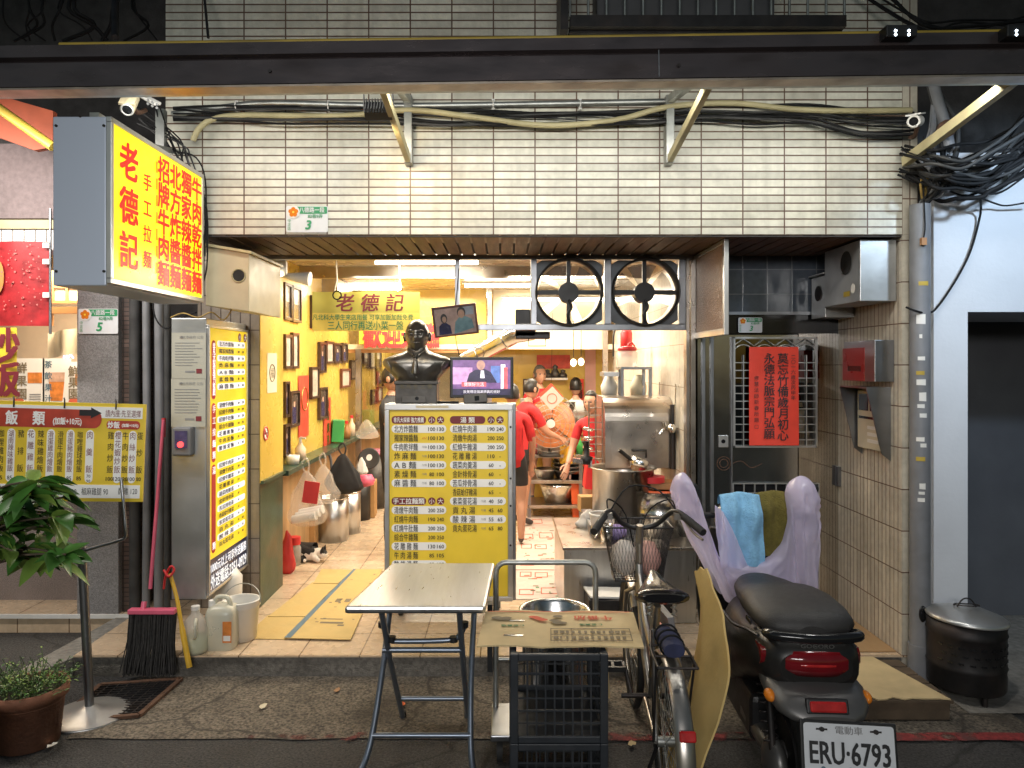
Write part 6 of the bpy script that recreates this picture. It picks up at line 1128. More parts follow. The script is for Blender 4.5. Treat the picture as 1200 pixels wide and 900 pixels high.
# side panel crease
for sg in (-1, 1):
    g = G(M['black_plastic'], FS); g.tube(smooth([V((sg * .172, .04, .740)), V((sg * .184, .15, .725)), V((sg * .188, .35, .68)), V((sg * .18, .55, .665))]), .006, n=6); g.build('body_seam', t)
def bow(y0, z0, z1, wd, dep, m_, nm, par=t, n=14, curve=.05, out=.016):
    g = G(M[m_], FS)
    rr = []
    for i in range(n + 1):
        u = -1 + 2 * i / n; yy = y0 + curve * u * u * abs(u); k = 1 - .25 * u * u; zm = (z0 + z1) / 2; hh = (z1 - z0) / 2 * k
        rr.append([V((wd * u, yy + dep, zm - hh)), V((wd * u, yy, zm - hh * .95)), V((wd * u, yy - out, zm - hh * .4)), V((wd * u, yy - out, zm + hh * .4)), V((wd * u, yy, zm + hh * .95)), V((wd * u, yy + dep, zm + hh))])
    g.rings(rr, sm=True); return g.build(nm, par)
tl = bow(-.050, .622, .718, .168, .06, 'tail_red', 'tail_lamp', curve=.085)
bow(-.063, .662, .678, .13, .03, 'red_lens', 'lamp_strip', tl, curve=.075, out=.006)
# grab rail
g = G(M['black_gloss'], FS); g.tube(smooth([V((-.135, .06, .750)), V((-.150, .0, .765)), V((-.125, -.045, .770)), V((0, -.068, .770)), V((.125, -.045, .770)), V((.150, .0, .765)), V((.135, .06, .750))], 5), .019, n=12); g.build('grab_rail', t)
g = G(M['scooter_gray'], frame((0, 0, 0)) @ FS); g.text('GOGORO', 0, .738, .020, d=.052, w=.11, bold=.02); g.build('lettering', t)
# lower gray tail with reflector and indicators
g = G(M['scooter_gray'], FS)
g.rings([sell((0, y, z + .065), a, b, e, 24) for (y, z, a, b, e) in ((-.16, .455, .085, .012, 2.5), (-.145, .462, .12, .030, 2.6), (-.10, .475, .15, .045, 2.7), (-.02, .495, .165, .055, 2.7), (.08, .51, .16, .055, 2.6), (.2, .515, .14, .05, 2.4))]); lt = g.build('rear_fender', t)
g = G(M['red_lens'], FS); g.obox((.0, -.150, .562), (.115, .022, .036), (R(-18), 0, 0)); g.build('reflector', t, bevel=.006)
g = G(M['black_plastic'], FS); g.obox((.0, -.142, .561), (.135, .02, .052), (R(-18), 0, 0)); g.build('reflector_seat', t, bevel=.006)
for s_ in (-1, 1): g = G(M['orange_lens'], FS); g.ell((s_ * .158, -.05, .557), (.018, .035, .022)); g.build('turn_signal', t)
# number plate
FP = FS @ frame((.055, -.185, .436), 0, R(-14), R(2))
g = G(M['black_plastic'], FP); g.box(-.152, .001, -.087, .152, .012, .087); pl = g.build('plate_holder', t, bevel=.006)
g = G(M['plate_white'], FP); g.rrect(-.142, -.077, .142, .077, .010, .001); g.build('number_plate', t)
g = G(M['ink_black'], FP); g.text('ERU·6793', 0, -.012, .092, d=.004, w=.250, bold=.022); g.text('電動車', 0, .058, .026, M['ink_grey'], .004, w=.085, bold=.01)
for s_ in (-.085, .085): g.cyl((s_, -.001, .058), (s_, -.008, .058), .008, n=8, m=M['iron_dark']); g.box(s_ - .018, -.0035, .055, s_ + .018, -.0025, .061, M['iron_dark'])
for s_ in (-.085, 0, .085): g.disc((s_, -.003, -.066), (0, -1, 0), .007, M['tape_blue'], 10)
g.build('plate_lettering', t)
# rear wheel, shocks, swing arm
def swheel(y, nm='rear_wheel'):
    g = G(M['black_rubber'], FS); g.torus((0, y, .235), (1, 0, 0), .185, .05, n=40, k=10); w_ = g.build('wheel', t); g = G(M['iron_dark'], FS); g.cyl((-.05, y, .235), (.05, y, .235), .145, n=28); g.cyl((-.07, y, .235), (.07, y, .235), .05, n=18, m=M['scooter_gray']); g.build('hub', w_)
swheel(.16); swheel(1.32)
g = G(M['scooter_gray'], FS); g.tube([(-.085, .16, .235), (-.09, .45, .27), (-.06, .62, .30)], [.035, .045, .04], n=12); g.tube([(.085, .16, .235), (.09, .45, .27), (.06, .62, .30)], [.035, .045, .04], n=12); g.ell((-.10, .10, .24), (.04, .10, .09)); g.build('swing_arm', t)
for s_ in (-.115, .115):
    g = G(M['iron_dark'], FS); g.cyl((s_, .06, .26), (s_, .12, .54), .012); g.tube([(s_ + .025 * math.cos(k * .7), .075 + .0019 * k + .02 * math.sin(k * .7) * .8, .31 + .0032 * k) for k in range(60)], .005, n=5); g.build('shock_absorber', t)
g = G(M['black_plastic'], FS); g.box(-.13, .3, .20, .13, .78, .40); g.build('undertray', t, bevel=.03)
# floor board, leg shield, steering head
loft([(.74, 0, .30, .15, .06, 3), (.9, 0, .27, .155, .045, 3), (1.05, 0, .27, .155, .045, 3), (1.12, 0, .30, .15, .06, 3)], 'black_plastic', nm='floorboard')
g = G(M['scooter_body'], FS)
g.rings([[V((x_ * w_, y + .06 * x_ * x_, z)) for x_ in (-1, -.7, -.35, 0, .35, .7, 1)] + [V((x_ * w_ * .97, y + .05 + .06 * x_ * x_, z)) for x_ in (1, .7, .35, 0, -.35, -.7, -1)] for (y, z, w_) in ((1.10, .27, .12), (1.06, .40, .165), (1.03, .60, .19), (.99, .80, .175), (.965, .93, .13))]); g.build('leg_shield', t)
loft([(.85, 0, 1.00, .03, .02, 2), (.87, 0, 1.0, .10, .055, 2.4), (.95, 0, 1.0, .135, .075, 2.4), (1.03, 0, .98, .12, .09, 2.2), (1.08, 0, .96, .06, .05, 2)], 'scooter_body', nm='handlebar_cover')
g = G(M['black_plastic'], FS); g.tube([(-.27, .84, 1.03), (-.18, .90, 1.02), (0, .92, 1.01), (.18, .90, 1.02), (.27, .84, 1.03)], .014); g.tube([(0, 1.0, .95), (0, 1.32, .24)], .03)
for s_ in (-1, 1): g.tube([(s_ * .275, .835, 1.03), (s_ * .21, .885, 1.022)], .019, n=10)
g.build('handlebar', t)
for s_ in (-1, 1):
    g = G(M['black_plastic'], FS); g.tube([(s_ * .20, .89, 1.03), (s_ * .25, .88, 1.10), (s_ * .265, .86, 1.15)], .006); g.ell((s_ * .265, .85, 1.16), (.042, .018, .032)); g.build('mirror', t)
loft([(1.12, 0, .43, .05, .01, 2), (1.2, 0, .485, .075, .03, 2), (1.33, 0, .50, .08, .03, 2), (1.45, 0, .46, .07, .025, 2), (1.52, 0, .40, .03, .01, 2)], 'scooter_body', nm='front_fender')

# lilac plastic cover over mirrors and handlebar: a thin pleated film folded over both mirrors
Ys = 3.60; g = G(M['bag_lilac'])
TB = [((787, 574), (792, 598)), ((792, 559), (806, 624)), ((802, 554), (826, 662)), ((812, 570), (845, 697)), ((825, 612), (856, 702)), ((838, 648), (866, 704)), ((866, 659), (885, 704)), ((895, 656), (905, 704)), ((914, 636), (920, 702)), ((921, 600), (931, 700)), ((923, 573), (939, 698)), ((933, 559), (946, 694)), ((947, 560), (951, 664)), ((957, 578), (955, 622))]
tp = smooth([P(a[0], a[1], Ys) for a, b in TB], 8); bt = smooth([P(b[0], b[1], Ys) for a, b in TB], 8); NU = len(tp) - 1
def film(u, v):
    i = min(int(round(u * NU)), NU); s_ = 2 * v - 1; a = abs(s_); lobe = math.exp(-((u - .15) / .09) ** 2) + math.exp(-((u - .84) / .10) ** 2)
    p = tp[i].lerp(bt[i], a ** 1.15); pl = 1 - 2 * abs(NZ.noise(V((u * 11 + a * .8, a * .6, 2)))); p2 = NZ.noise(V((u * 42, a * 3, 5))); cr = NZ.noise(V((u * 15, a * 9, 8 + s_)))
    out = (.035 + .045 * lobe) * math.sqrt(min(1, a * 7)); y = math.copysign(1, s_) * (out + (.026 * pl + .004 * p2 + .008 * cr) * min(1, a * 4)); return p + V((.006 * cr + .002 * p2, -y, .006 * cr * min(1, a * 3)))
g.grid(film, NU, 44)
def flap(u, v):
    a = P(833, 588, Ys).lerp(P(838, 662, Ys), v); b = P(843, 597, Ys).lerp(P(872, 660, Ys), v); return a.lerp(b, u) + V((0, -.075 + .018 * math.sin(u * 9 + v * 5) + .02 * NZ.noise(V((u * 4, v * 6, 3))), 0))
g.grid(flap, 16, 18); g.thing('plastic_cover', 'lilac plastic bag stretched over the scooter mirrors and handlebar', 'plastic bag', P(870, 690, Ys))
def towel(px0, px1, py0, py1, m_, nm, label, Yq):
    c = P((px0 + px1) / 2, py0, Yq); g = G(M[m_]); t0 = Z(py0, Yq); L_ = t0 - Z(py1, Yq)
    def fn(u, v, off=0):
        x_ = X(px0 + (px1 - px0) * u, Yq); s = v * 1.4
        if s < .4: y = Yq + .05 * math.cos((s / .4) * math.pi / 2 + 0) + .03; z = t0 - .05 + .05 * math.sin(s / .4 * math.pi / 2)
        else: y = Yq + .03 - .05 * min(1, (s - .4) * 4) ; z = t0 - L_ * (s - .4)
        f = .014 * math.sin(u * 13 + v * 2.0) * min(1, v * 1.6) + .02 * NZ.noise(V((u * 3, v * 4, px0)))
        return V((x_ + .03 * (v - .3) * (u - .5), y + f + off, z + .02 * math.sin(u * 3.0) * (1 - v)))
    g.grid(fn, 26, 26); g.grid(lambda u, v: fn(1 - u, v, .012), 26, 26); g.thing(nm, label, 'towel', c)
towel(846, 893, 582, 662, 'towel_blue', 'blue_towel', 'light blue towel draped over the scooter handlebar', 3.60); towel(889, 930, 580, 650, 'towel_olive', 'olive_towel', 'olive brown towel draped over the scooter handlebar', 3.62)
# bent yellow carton between the bicycle and the scooter
g = G(M['cardboard_yellow'])
fr_ = [P(826, 666, 3.25), P(845, 720, 3.0), P(853, 768, 2.86), P(853, 800, 2.80), P(838, 850, 2.72), P(815, 912, 2.66)]
bk_ = [P(822, 672, 3.40), P(820, 725, 3.40), P(811, 780, 3.32), P(799, 825, 3.25), P(786, 862, 3.15), P(778, 905, 3.10)]
fr_s, bk_s = smooth(fr_, 4), smooth(bk_, 4); n_ = len(fr_s) - 1
def cb(u, v): i = v * n_; k = min(int(i), n_ - 1); f = i - k; a = fr_s[k].lerp(fr_s[k + 1], f); b = bk_s[k].lerp(bk_s[k + 1], f); p = a.lerp(b, u); return p + V((-.035 * (1 - abs(2 * u - 1)) + .010 * NZ.noise(p * 7), 0, .018 * NZ.noise(V((u * 6, v * 2, 4))) if v < .04 else 0))
g.grid(cb, 12, n_); g.grid(lambda u, v: cb(1 - u, v) + V((.008, 0, 0)), 12, n_)
for (f0) in (0, 1): g.grid(lambda u, v: cb(f0, v) + V((.008 * u, 0, 0)), 1, n_); g.grid(lambda u, v: cb(u, f0) + V((.008 * v, 0, 0)), 12, 1)
tc_ = thing('bent_carton', 'bent yellow carton leaning between the bicycle and the scooter', 'cardboard', (.8, 3.1, 0)); g.build('sheet', tc_)
# things around the bike feet
c = V((.42, 3.85, 0)); g = G(M['cardboard_pale']); g.obox((.40, 3.9, .17), (.30, .02, .30), (R(-12), 0, R(8))); g.thing('carton_scrap', 'torn brown carton propped against the step behind the bicycle crank', 'cardboard', (.40, 3.9, .02))
t = thing('storage_box', 'dark low box with papers on top under the steel counter', 'box', (.63, 4.55, .12)); g = G(M['iron_dark']); g.box(X(688, 4.5), 4.40, .121, X(745, 4.5) + .2, 4.68, .37); g.build('body', t, bevel=.004); g = G(M['paper_white']); g.obox((X(715, 4.5), 4.52, .378), (.28, .2, .01), (0, R(3), R(6))); g.build('papers', t)
g = G(M['ink_grey']); g.obox((.83, 3.86, .31), (.03, .5, .46), (0, R(-10), R(4))); g.m = M['orange_plastic']; g.obox((.80, 3.62, .30), (.012, .22, .40), (0, R(-10), R(4))); g.thing('leaning_board', 'grey and orange panel leaning behind the bicycle saddle', 'panel', (.82, 3.8, .06))

# ------------------------------------------------------------------ right side: pallet, bin, pipe
t = thing('pallet', 'low dark pallet against the step under a sheet of board', 'pallet', (1.9, 3.92, 0)); x0, x1 = X(985, 3.66), X(1118, 3.66)
for yy in (3.67, 3.90, 4.10): g = G(M['wood_pallet']); g.box(x0, yy, .012, x1 - .03 * (4.1 - yy), yy + .075, .095); g.build('runner', t, bevel=.004)
g = G(M['wood_pallet'])
for k in range(5): g.box(x0 - .01 + .2 * 0, 3.66 + .105 * k, .0955, x1 - .0, 3.66 + .105 * k + .09, .112)
g.build('deck', t, bevel=.003)
g = G(M['cardboard_pale']); rt = random.Random(8); q = [V((x0 + (x1 - .02 - x0) * i / 12, 3.66 + rt.uniform(-.012, .02) + (.07 if i < 4 else 0), .116)) for i in range(13)] + [V((x1 - .14, 4.18, .118)), V((x0 + .02, 4.18, .118))]; g.prism(q, (0, 0, .006)); g.thing('board_sheet', 'pale sheet of board lying on the dark pallet', 'board', (1.9, 3.9, .116))
g = G(M['plywood']); g.box(X(938, 4.9), 4.25, .122, 2.235, 4.98, .130); g.thing('plywood_floor', 'worn plywood sheet on the floor in front of the recessed door', 'plywood', (2, 4.6, .122))
c = V((X(1132, 3.98), 3.98, .008)); t = thing('metal_bin', 'dark perforated metal fire bin with a shiny lid near the white wall', 'bin', c); r = .185; h = .40
g = G(M['iron_dark']); g.lathe([(0, .05), (r * .97, .05), (r, .06), (r * 1.0, .16), (r * 1.025, .17), (r, .18), (r, .33), (r * 1.03, .34), (r, .35), (r * 1.02, h), (r * .98, h), (r * .96, .1)], c, n=44)
g.m = M['black_gloss']
for k in range(10):
    for z_ in (.21, .25, .29): a = R(200 + 16 * k + (6 if z_ == .25 else 0)); p = c + V((r * 1.003 * math.cos(a), r * 1.003 * math.sin(a), z_)); g.obox(p, (.004, .026, .009), (0, 0, a))
g.build('body', t)
for a in (30, 150, 270): g = G(M['iron_dark']); p = c + V((r * .85 * math.cos(R(a)), r * .85 * math.sin(R(a)), 0)); g.cyl(p, p + V((0, 0, .055)), .014); g.build('foot', t)
g = G(M['lid_alu']); cl = c + V((0, -.005, h + .002)); A = Matrix.Rotation(R(3), 3, 'Y'); g.lathe([(r * 1.05, .0), (r * 1.06, .012), (r * .98, .022), (r * .5, .052), (.02, .062), (0, .062)], cl, n=44, axis=A); ld = g.build('lid', t)
g = G(M['iron_dark']); g.tube(smooth([cl + V((-.05, 0, .06)), cl + V((-.02, 0, .10)), cl + V((.02, 0, .10)), cl + V((.05, 0, .06))]), .004); g.torus(cl + V((0, 0, .07)), (0, .2, 1), .06, .003, n=24); g.build('handle', ld)
t = thing('drain_pipe', 'grey drain pipe with stickers between the tiled pillar and white wall', 'pipe', (X(1078, 4.12), 4.12, 0)); xp = X(1078, 4.12); r = .052
g = G(M['pvc_grey']); g.cyl((xp, 4.12, .0), (xp, 4.12, 2.64), r, n=24); g.build('pipe', t); g = G(M['pvc_grey']); g.cyl((xp, 4.12, .0), (xp, 4.12, .22), r + .009, n=24); g.build('base_sleeve', t)
g = G(M['black_gloss']); g.ell((xp - .012, 4.12 - r + .001, .40), (.022, .006, .045)); g.build('rust_hole', t)
for i, (py, m_, w_, h_) in enumerate(((332, 'yellow_tape', .05, .022), (374, 'paper_white', .045, .05), (394, 'paper_white', .014, .02), (420, 'paper_white', .035, .02), (437, 'yellow_tape', .04, .02), (448, 'paper_white', .045, .03), (465, 'paper_white', .035, .045), (476, 'white_plastic', .035, .02), (487, 'white_plastic', .035, .022), (515, 'paper_white', .04, .022), (522, 'white_plastic', .03, .02), (538, 'yellow_tape', .045, .022), (570, 'paper_white', .03, .03), (578, 'white_plastic', .03, .015), (586, 'paper_white', .035, .02))):
    zc = Z(py, 4.07); a0 = random.uniform(-.5, -.1); g = G(M[m_])
    g.grid(lambda u, v: V((xp + (r + .0015) * math.sin(a0 + w_ / r * (u - .5)), 4.12 - (r + .0015) * math.cos(a0 + w_ / r * (u - .5)), zc + h_ * (v - .5) * (1 + .1 * u))), 5, 2); g.build('sticker', t)
# ------------------------------------------------------------------ left side things
t = thing('rope_post', 'steel queue post with a bent rail beside the terracotta pot', 'queue post', GD(105, 838)); c = GD(105, 838)
g = G(M['lid_alu']); g.lathe([(0, .012), (.185, .012), (.19, .006), (.19, 0), (0, 0)], c, n=44); g.lathe([(.19, .012), (.16, .022), (.06, .034), (.03, .05), (.0, .05)], c, n=44); g.build('base', t)
g = G(M['steel_dark']); top = P(96, 645, c.y); g.tube([c + V((0, 0, .04)), top], .0215, n=16); g.cyl(top, top + V((-.002, 0, .012)), .024); g.build('post', t)
g = G(M['steel_dark']); g.tube(smooth([P(40, 668, c.y), P(70, 656, c.y), P(100, 645, c.y), P(138, 634, c.y - .02), P(146, 630, c.y - .02), P(147, 618, c.y - .02), P(142, 560, c.y + .02)], 4), .008); g.build('rail', t)
# rice menu sign
Yr = 3.83; xr_ = X(169, Yr); FM = frame((0, 0, 0)); wd, hh = 1.02, .50
ctr = V((xr_ - wd / 2 * math.cos(R(8)), Yr - wd / 2 * math.sin(R(8)) + .0, Z(527, Yr))); t = thing('rice_menu_sign', 'wide yellow and white rice dish menu board hung at the left of the entrance', 'menu board', ctr, rz=R(8), ry=R(.5)); FM = frame(ctr, R(8), 0, R(2.0))
G(M['menu_yellow'], FM).box(-wd / 2, 0, -hh / 2, wd / 2, .012, hh / 2).build('board', t)
FM0 = FM; FM = FM @ Matrix.Translation((wd / 2, 0, 0)) @ Matrix.Diagonal((.79, 1, 1, 1)) @ Matrix.Translation((-wd / 2, 0, 0))
g = G(M['menu_white'], FM); e = .018; g.box(-wd / 2 + e, -.002, hh / 2 - .075, wd / 2 - e, -.0005, hh / 2 - e); g.box(-wd / 2 + e, -.002, -hh / 2 + e, wd / 2 - e, -.0005, -hh / 2 + .085)
g.rrect(-wd / 2 - .0, hh / 2 - .128, wd / 2 - .265, hh / 2 - .034, .045, .003, M['couplet_red']); g.rrect(wd / 2 - .235, hh / 2 - .130, wd / 2 - .03, hh / 2 - .086, .021, .003, M['couplet_red'])
mw = M['menu_white']; mk = M['ink_black']; mm = M['ink_maroon']
g.text('飯', wd / 2 - .80, hh / 2 - .082, .068, mw, .005, bold=.03); g.text('類', wd / 2 - .64, hh / 2 - .082, .068, mw, .005, bold=.03); g.text('(加飯+10元)', wd / 2 - .47, hh / 2 - .094, .036, mw, .005, w=.17, bold=.03); g.text('炒飯', wd / 2 - .19, hh / 2 - .108, .034, mw, .005, bold=.03); g.text('(加飯+10元)', wd / 2 - .09, hh / 2 - .109, .018, mw, .005, w=.10, bold=.03)
g.poly([(wd / 2 - .40, -.005, hh / 2 - .065), (wd / 2 - .33, -.005, hh / 2 - .065), (wd / 2 - .33, -.005, hh / 2 - .078), (wd / 2 - .265, -.005, hh / 2 - .050), (wd / 2 - .33, -.005, hh / 2 - .022), (wd / 2 - .33, -.005, hh / 2 - .035), (wd / 2 - .40, -.005, hh / 2 - .035)], mk); g.text('請內座·先至選擇', wd / 2 - .135, hh / 2 - .050, .036, mm, .005, w=.215)
cols = [('香橙雞排飯', '100'), ('椒麻雞腿飯', '100'), ('咖哩雞肉飯', '85'), ('湖南辣味雞飯', '85'), ('豬排飯', '85'), ('花雕雞飯', '85'), ('辣味雞燴飯', '85'), ('滑蛋雞肉燴飯', '85'), ('滑蛋牛肉燴飯', '100'), ('滑蛋豬肉燴飯', '85'), ('咖哩雞球燴飯', '85'), ('肉羹飯', '')]; zt, zb = hh / 2 - .162, -hh / 2 + .165
for i, (s_, p_) in enumerate(cols + [('雞肉炒飯', '100'), ('櫻花蝦炒飯', '120'), ('牛肉炒飯', '120'), ('肉絲炒飯', '100'), ('蛋炒飯', '80')]):
    x_ = -wd / 2 + .045 + i * .0585 if i < 12 else wd / 2 - .205 + (i - 12) * .0445; wh = (i % 2 == 1) if i < 12 else (i % 2 == 1); 
    if wh: g.rrect(x_ - .024, -hh / 2 + .095, x_ + .024, hh / 2 - .137, .023, .003, mw)
    g.vtext(s_, x_, zt, zb, .034 if len(s_) > 5 else .038, M['ink_maroon'] if wh else mk, .005, sx=.95)
    if p_: g.text(p_, x_, -hh / 2 + .118, .026, mk, .005, w=.014 * len(p_), bold=.01)
    else: g.text('70', x_, -hh / 2 + .150 - .02, .02, mk, .006, w=.024); g.text('90', x_, -hh / 2 + .105, .02, mk, .006, w=.024)
g.text('排骨 80', wd / 2 - .455, -hh / 2 + .050, .038, mk, .005, w=.11); g.text('椒麻雞腿 90', wd / 2 - .29, -hh / 2 + .052, .038, mk, .005, w=.16); g.text('醉雞 120', wd / 2 - .09, -hh / 2 + .055, .036, mk, .005, w=.115); g.build('lettering', t)
for x_ in (-.28, .02, .33): g = G(M['iron_dark'], FM); g.tube([(x_, -.006, hh / 2 - .03), (x_, -.006, hh / 2 + .012), (x_ - .012, .01, hh / 2 + .02)], .0045, n=6); g.build('clip', t)
# juice shop hangings
Y = 4.55; x0, x1, z0, z1 = X(-30, Y), X(56, Y), Z(382, Y), Z(283, Y); t = thing('apple_banner', 'banner printed with a large dewy red apple at the juice shop', 'banner', (x1 - .2, Y, z0)); g = G(M['apple_red']); g.grid(lambda u, v: V((x0 + (x1 - x0) * u, Y + .012 * math.sin(u * 8), z0 + (z1 - z0) * v)), 16, 10); g.build('cloth', t)
g = G(M['apple_core']); g.add([(x0 + .155 + .035 * math.cos(R(20 * k)), Y - .016, (z0 + z1) / 2 + .04 + .10 * math.sin(R(20 * k))) for k in range(18)], [tuple(range(18))]); g.m = M['drop']
for k in range(90): a = random.random(); b = random.random() ** .6; r_ = random.uniform(.002, .007); g.add([(x0 + .1 + (x1 - x0 - .12) * a + r_ * math.cos(R(60 * j)), Y - .0175, z0 + .02 + (z1 - z0 - .04) * b + r_ * math.sin(R(60 * j))) for j in range(6)], [tuple(range(6))])
g.build('apple_print', t); g = G(M['steel_dark']); g.cyl((x1 + .015, Y, z0 - .05), (x1 + .015, Y, z1 + .2), .008); g.m = M['paper_white']
for py in (288, 307, 346): g.box(x1 - .02, Y - .02, Z(py + 3, Y), x1 + .02, Y - .01, Z(py - 3, Y))
g.build('pole', t)
Y = 4.35; x0, x1, z0, z1 = X(-40, Y), X(19, Y), Z(466, Y), Z(384, Y); t = thing('fried_rice_banner', 'yellow banner with dark red characters cut by the left edge', 'banner', (x1 - .1, Y, z0)); g = G(M['menu_yellow']); g.grid(lambda u, v: V((x0 + (x1 - x0) * u - .02 * (1 - v) * 0, Y + .01 * math.sin(u * 7), z0 + (z1 - z0) * v)), 8, 6); g.build('cloth', t); g = G(M['ink_maroon'], frame((0, Y - .014, 0))); g.text('炒', X(4, Y), Z(405, Y), .2, d=0, bold=.03); g.text('飯', X(4, Y), Z(444, Y), .2, d=0, bold=.03); g.build('lettering', t)
Y = 6.3
def poster(px0, py0, px1, py1, label, kind):
    x0, x1, z0, z1 = X(px0, Y), X(px1, Y), Z(py1, Y), Z(py0, Y); t = thing('drink_poster', label, 'poster', (x0, Y, z0), group='drink posters inside the juice shop'); g = G(M['paper_white']); g.box(x0, Y, z0, x1, Y + .005, z1); g.build('sheet', t); g = G(M['juice_orange'], frame((0, Y, 0)))
    if kind == 0:
        for k in (.55, .8): cx = x0 + (x1 - x0) * k; g.box(cx - .03, -.002, (z0 + z1) / 2, cx + .03, -.001, (z0 + z1) / 2 + .09)
        g.vtext('鮮果園', x0 + (x1 - x0) * .22, z1 - .08, z0 + .12, .09, M['ink_print'], .003, bold=.02); g.m = M['ink_grey']
        for k in range(5): g.box(x0 + .12, -.002, z0 + .03 + .02 * k, x1 - .03, -.001, z0 + .038 + .02 * k)
        g.disc((x0 + .03, -.003, z0 + .04), (0, -1, 0), .05, M['ink_red_print'])
    else:
        cx = (x0 + x1) / 2; g.poly([(cx - .05, -.002, z0 + .06), (cx + .05, -.002, z0 + .06), (cx + .065, -.002, z0 + .22), (cx - .065, -.002, z0 + .22)]); g.m = M['ph_skin']; g.poly([(cx - .065, -.003, z0 + .22), (cx + .065, -.003, z0 + .22), (cx + .07, -.003, z0 + .3), (cx - .07, -.003, z0 + .3)]); g.vtext('茶飲果汁', x0 + .05, z1 - .05, z0 + .08, .06, M['tape_blue'], .003, bold=.02); g.m = M['ink_maroon']; g.box(cx - .1, -.002, z0, cx + .12, -.001, z0 + .04)
    g.build('print', t)
poster(18, 420, 52, 478, 'left pale drink poster with vertical characters in the juice shop', 0); poster(50, 420, 83, 478, 'middle drink poster showing a glass of amber tea in the juice shop', 1); poster(83, 424, 100, 478, 'narrow pale poster next to the pebble dash pillar in the juice shop', 0)
c = P(80, 408, 6.2); t = thing('neon_letters', 'small blue glowing letters hung in the juice shop', 'neon sign', c); g = G(M['neon_blue'], frame(c)); g.vtext('茶飲', 0, .07, -.04, .09, d=.0, bold=.02); g.build('lettering', t)
g = G(M['paper_cream']); g.grid(lambda u, v: V((X(56 + 36 * u, 6.0), 6.0 + .03 * math.sin(u * 9), Z(390 + 30 * v - 6 * u, 6.0))), 12, 4); g.thing('cloth_valance', 'pale cloth valance hanging inside the juice shop', 'valance', P(74, 420, 6.0))
t = thing('red_awning', 'worn red awning edge with a yellow pole at the upper left', 'awning', P(20, 160, 4.3)); g = G(M['awning_red']); g.prism([P(-60, 95, 4.2), P(62, 130, 4.2), P(62, 172, 4.2), P(40, 176, 4.2), P(-60, 140, 4.2)], (0, .04, 0)); g.build('canvas', t); g = G(M['yellow_tape']); g.tube([P(-40, 98, 4.0), P(0, 128, 4.0), P(62, 172, 4.0)], .026, n=12); g.build('pole', t)
# broom, stick, containers
xb = X(178, 4.30); t = thing('push_broom', 'pink handled broom with dark bristles leaning upside against the tiled wall', 'broom', (xb, 4.15, 0)); g = G(M['pink_plastic']); g.tube([(xb, 4.28, Z(690, 4.28)), (xb - .005, 4.46, Z(492, 4.46))], .011); g.m = M['red_plastic']; g.tube([(xb - .005, 4.458, Z(512, 4.46)), (xb - .005, 4.462, Z(490, 4.46))], .0125); g.build('handle', t)
hx0, hx1 = X(152, 4.2), X(207, 4.2); hz = Z(716, 4.2); g = G(M['pink_plastic']); g.box(hx0, 4.17, hz - .012, hx1, 4.22, hz + .015); g.tube([(xb, 4.195, hz + .01), (xb, 4.21, hz + .05)], .016); g.build('head', t, bevel=.005)
g = G(M['bristle'])
for k in range(260):
    u = random.random(); y = 4.175 + .04 * random.random(); x_ = hx0 + .004 + (hx1 - hx0 - .008) * u; L_ = hz - .012 - .02 - random.uniform(0, .03); g.tube([(x_, y, hz - .011), (x_ + random.uniform(-.006, .006), y - .02, hz - L_ * .5), (x_ + (u - .5) * .03 + random.uniform(-.014, .014), y - .05 + random.uniform(-.02, .02), hz - L_)], .0032, n=4)
g.build('bristles', t)
t = thing('yellow_stick', 'bent yellow handled tool with red string hung beside the broom', 'stick', GD(222, 782)); g = G(M['yellow_handle']); g.tube(smooth([P(199, 672, 4.20), P(207, 700, 4.18), P(214, 740, 4.16), P(222, 782, 4.14)]), [.011] * 8 + [.016] * 5, n=10); g.build('handle', t); g = G(M['red_plastic']); g.tube(smooth([P(192, 668, 4.2), P(198, 676, 4.18), P(204, 668, 4.2), P(200, 664, 4.2), P(194, 676, 4.2), P(192, 690, 4.2)]), .007, n=6); g.build('string', t)
c = V((X(229, 4.26), 4.26, .008 + .112)); t = thing('plastic_jug', 'round translucent jug half full of yellowish liquid by the broom', 'jug', c); r = .07
g = G(M['jar_clear']); g.lathe([(0, 0), (r * .95, 0), (r, .02), (r, .13), (r * .75, .19), (.025, .22), (.022, .24)], c, n=28); g.build('bottle', t); g = G(M['bottle_liquid']); g.lathe([(0, .004), (r * .92, .004), (r * .96, .02), (r * .96, .09), (0, .09)], c, n=28); g.build('liquid', t); g = G(M['white_plastic']); g.cyl(c + V((0, 0, .24)), c + V((0, 0, .262)), .024); g.build('cap', t); g = G(M['bottle_plastic']); g.tube(smooth([c + V((.02, -.045, .20)), c + V((.03, -.075, .18)), c + V((.03, -.075, .12)), c + V((.02, -.066, .10))]), .010); g.build('handle', t)
c = V((X(259, 4.32), 4.34, .12)); t = thing('jerry_can', 'white plastic jerry can with an orange label beside the bucket', 'jerry can', c); g = G(M['bottle_plastic']); w_ = .085
g.rings([sell(c + V((0, 0, z_)), a, b, 4, 24, (1, 0, 0), (0, 1, 0)) for z_, a, b in ((0, w_ * .95, .07), (.015, w_, .075), (.20, w_, .075), (.235, w_ * .85, .065), (.25, w_ * .4, .04))]); g.build('body', t); g = G(M['bottle_plastic']); g.tube(smooth([c + V((-.05, 0, .235)), c + V((-.03, 0, .285)), c + V((.03, 0, .285)), c + V((.05, 0, .235))]), .014); g.build('handle', t); g = G(M['white_plastic']); g.cyl(c + V((-.055, 0, .235)), c + V((-.055, 0, .27)), .022); g.build('cap', t)
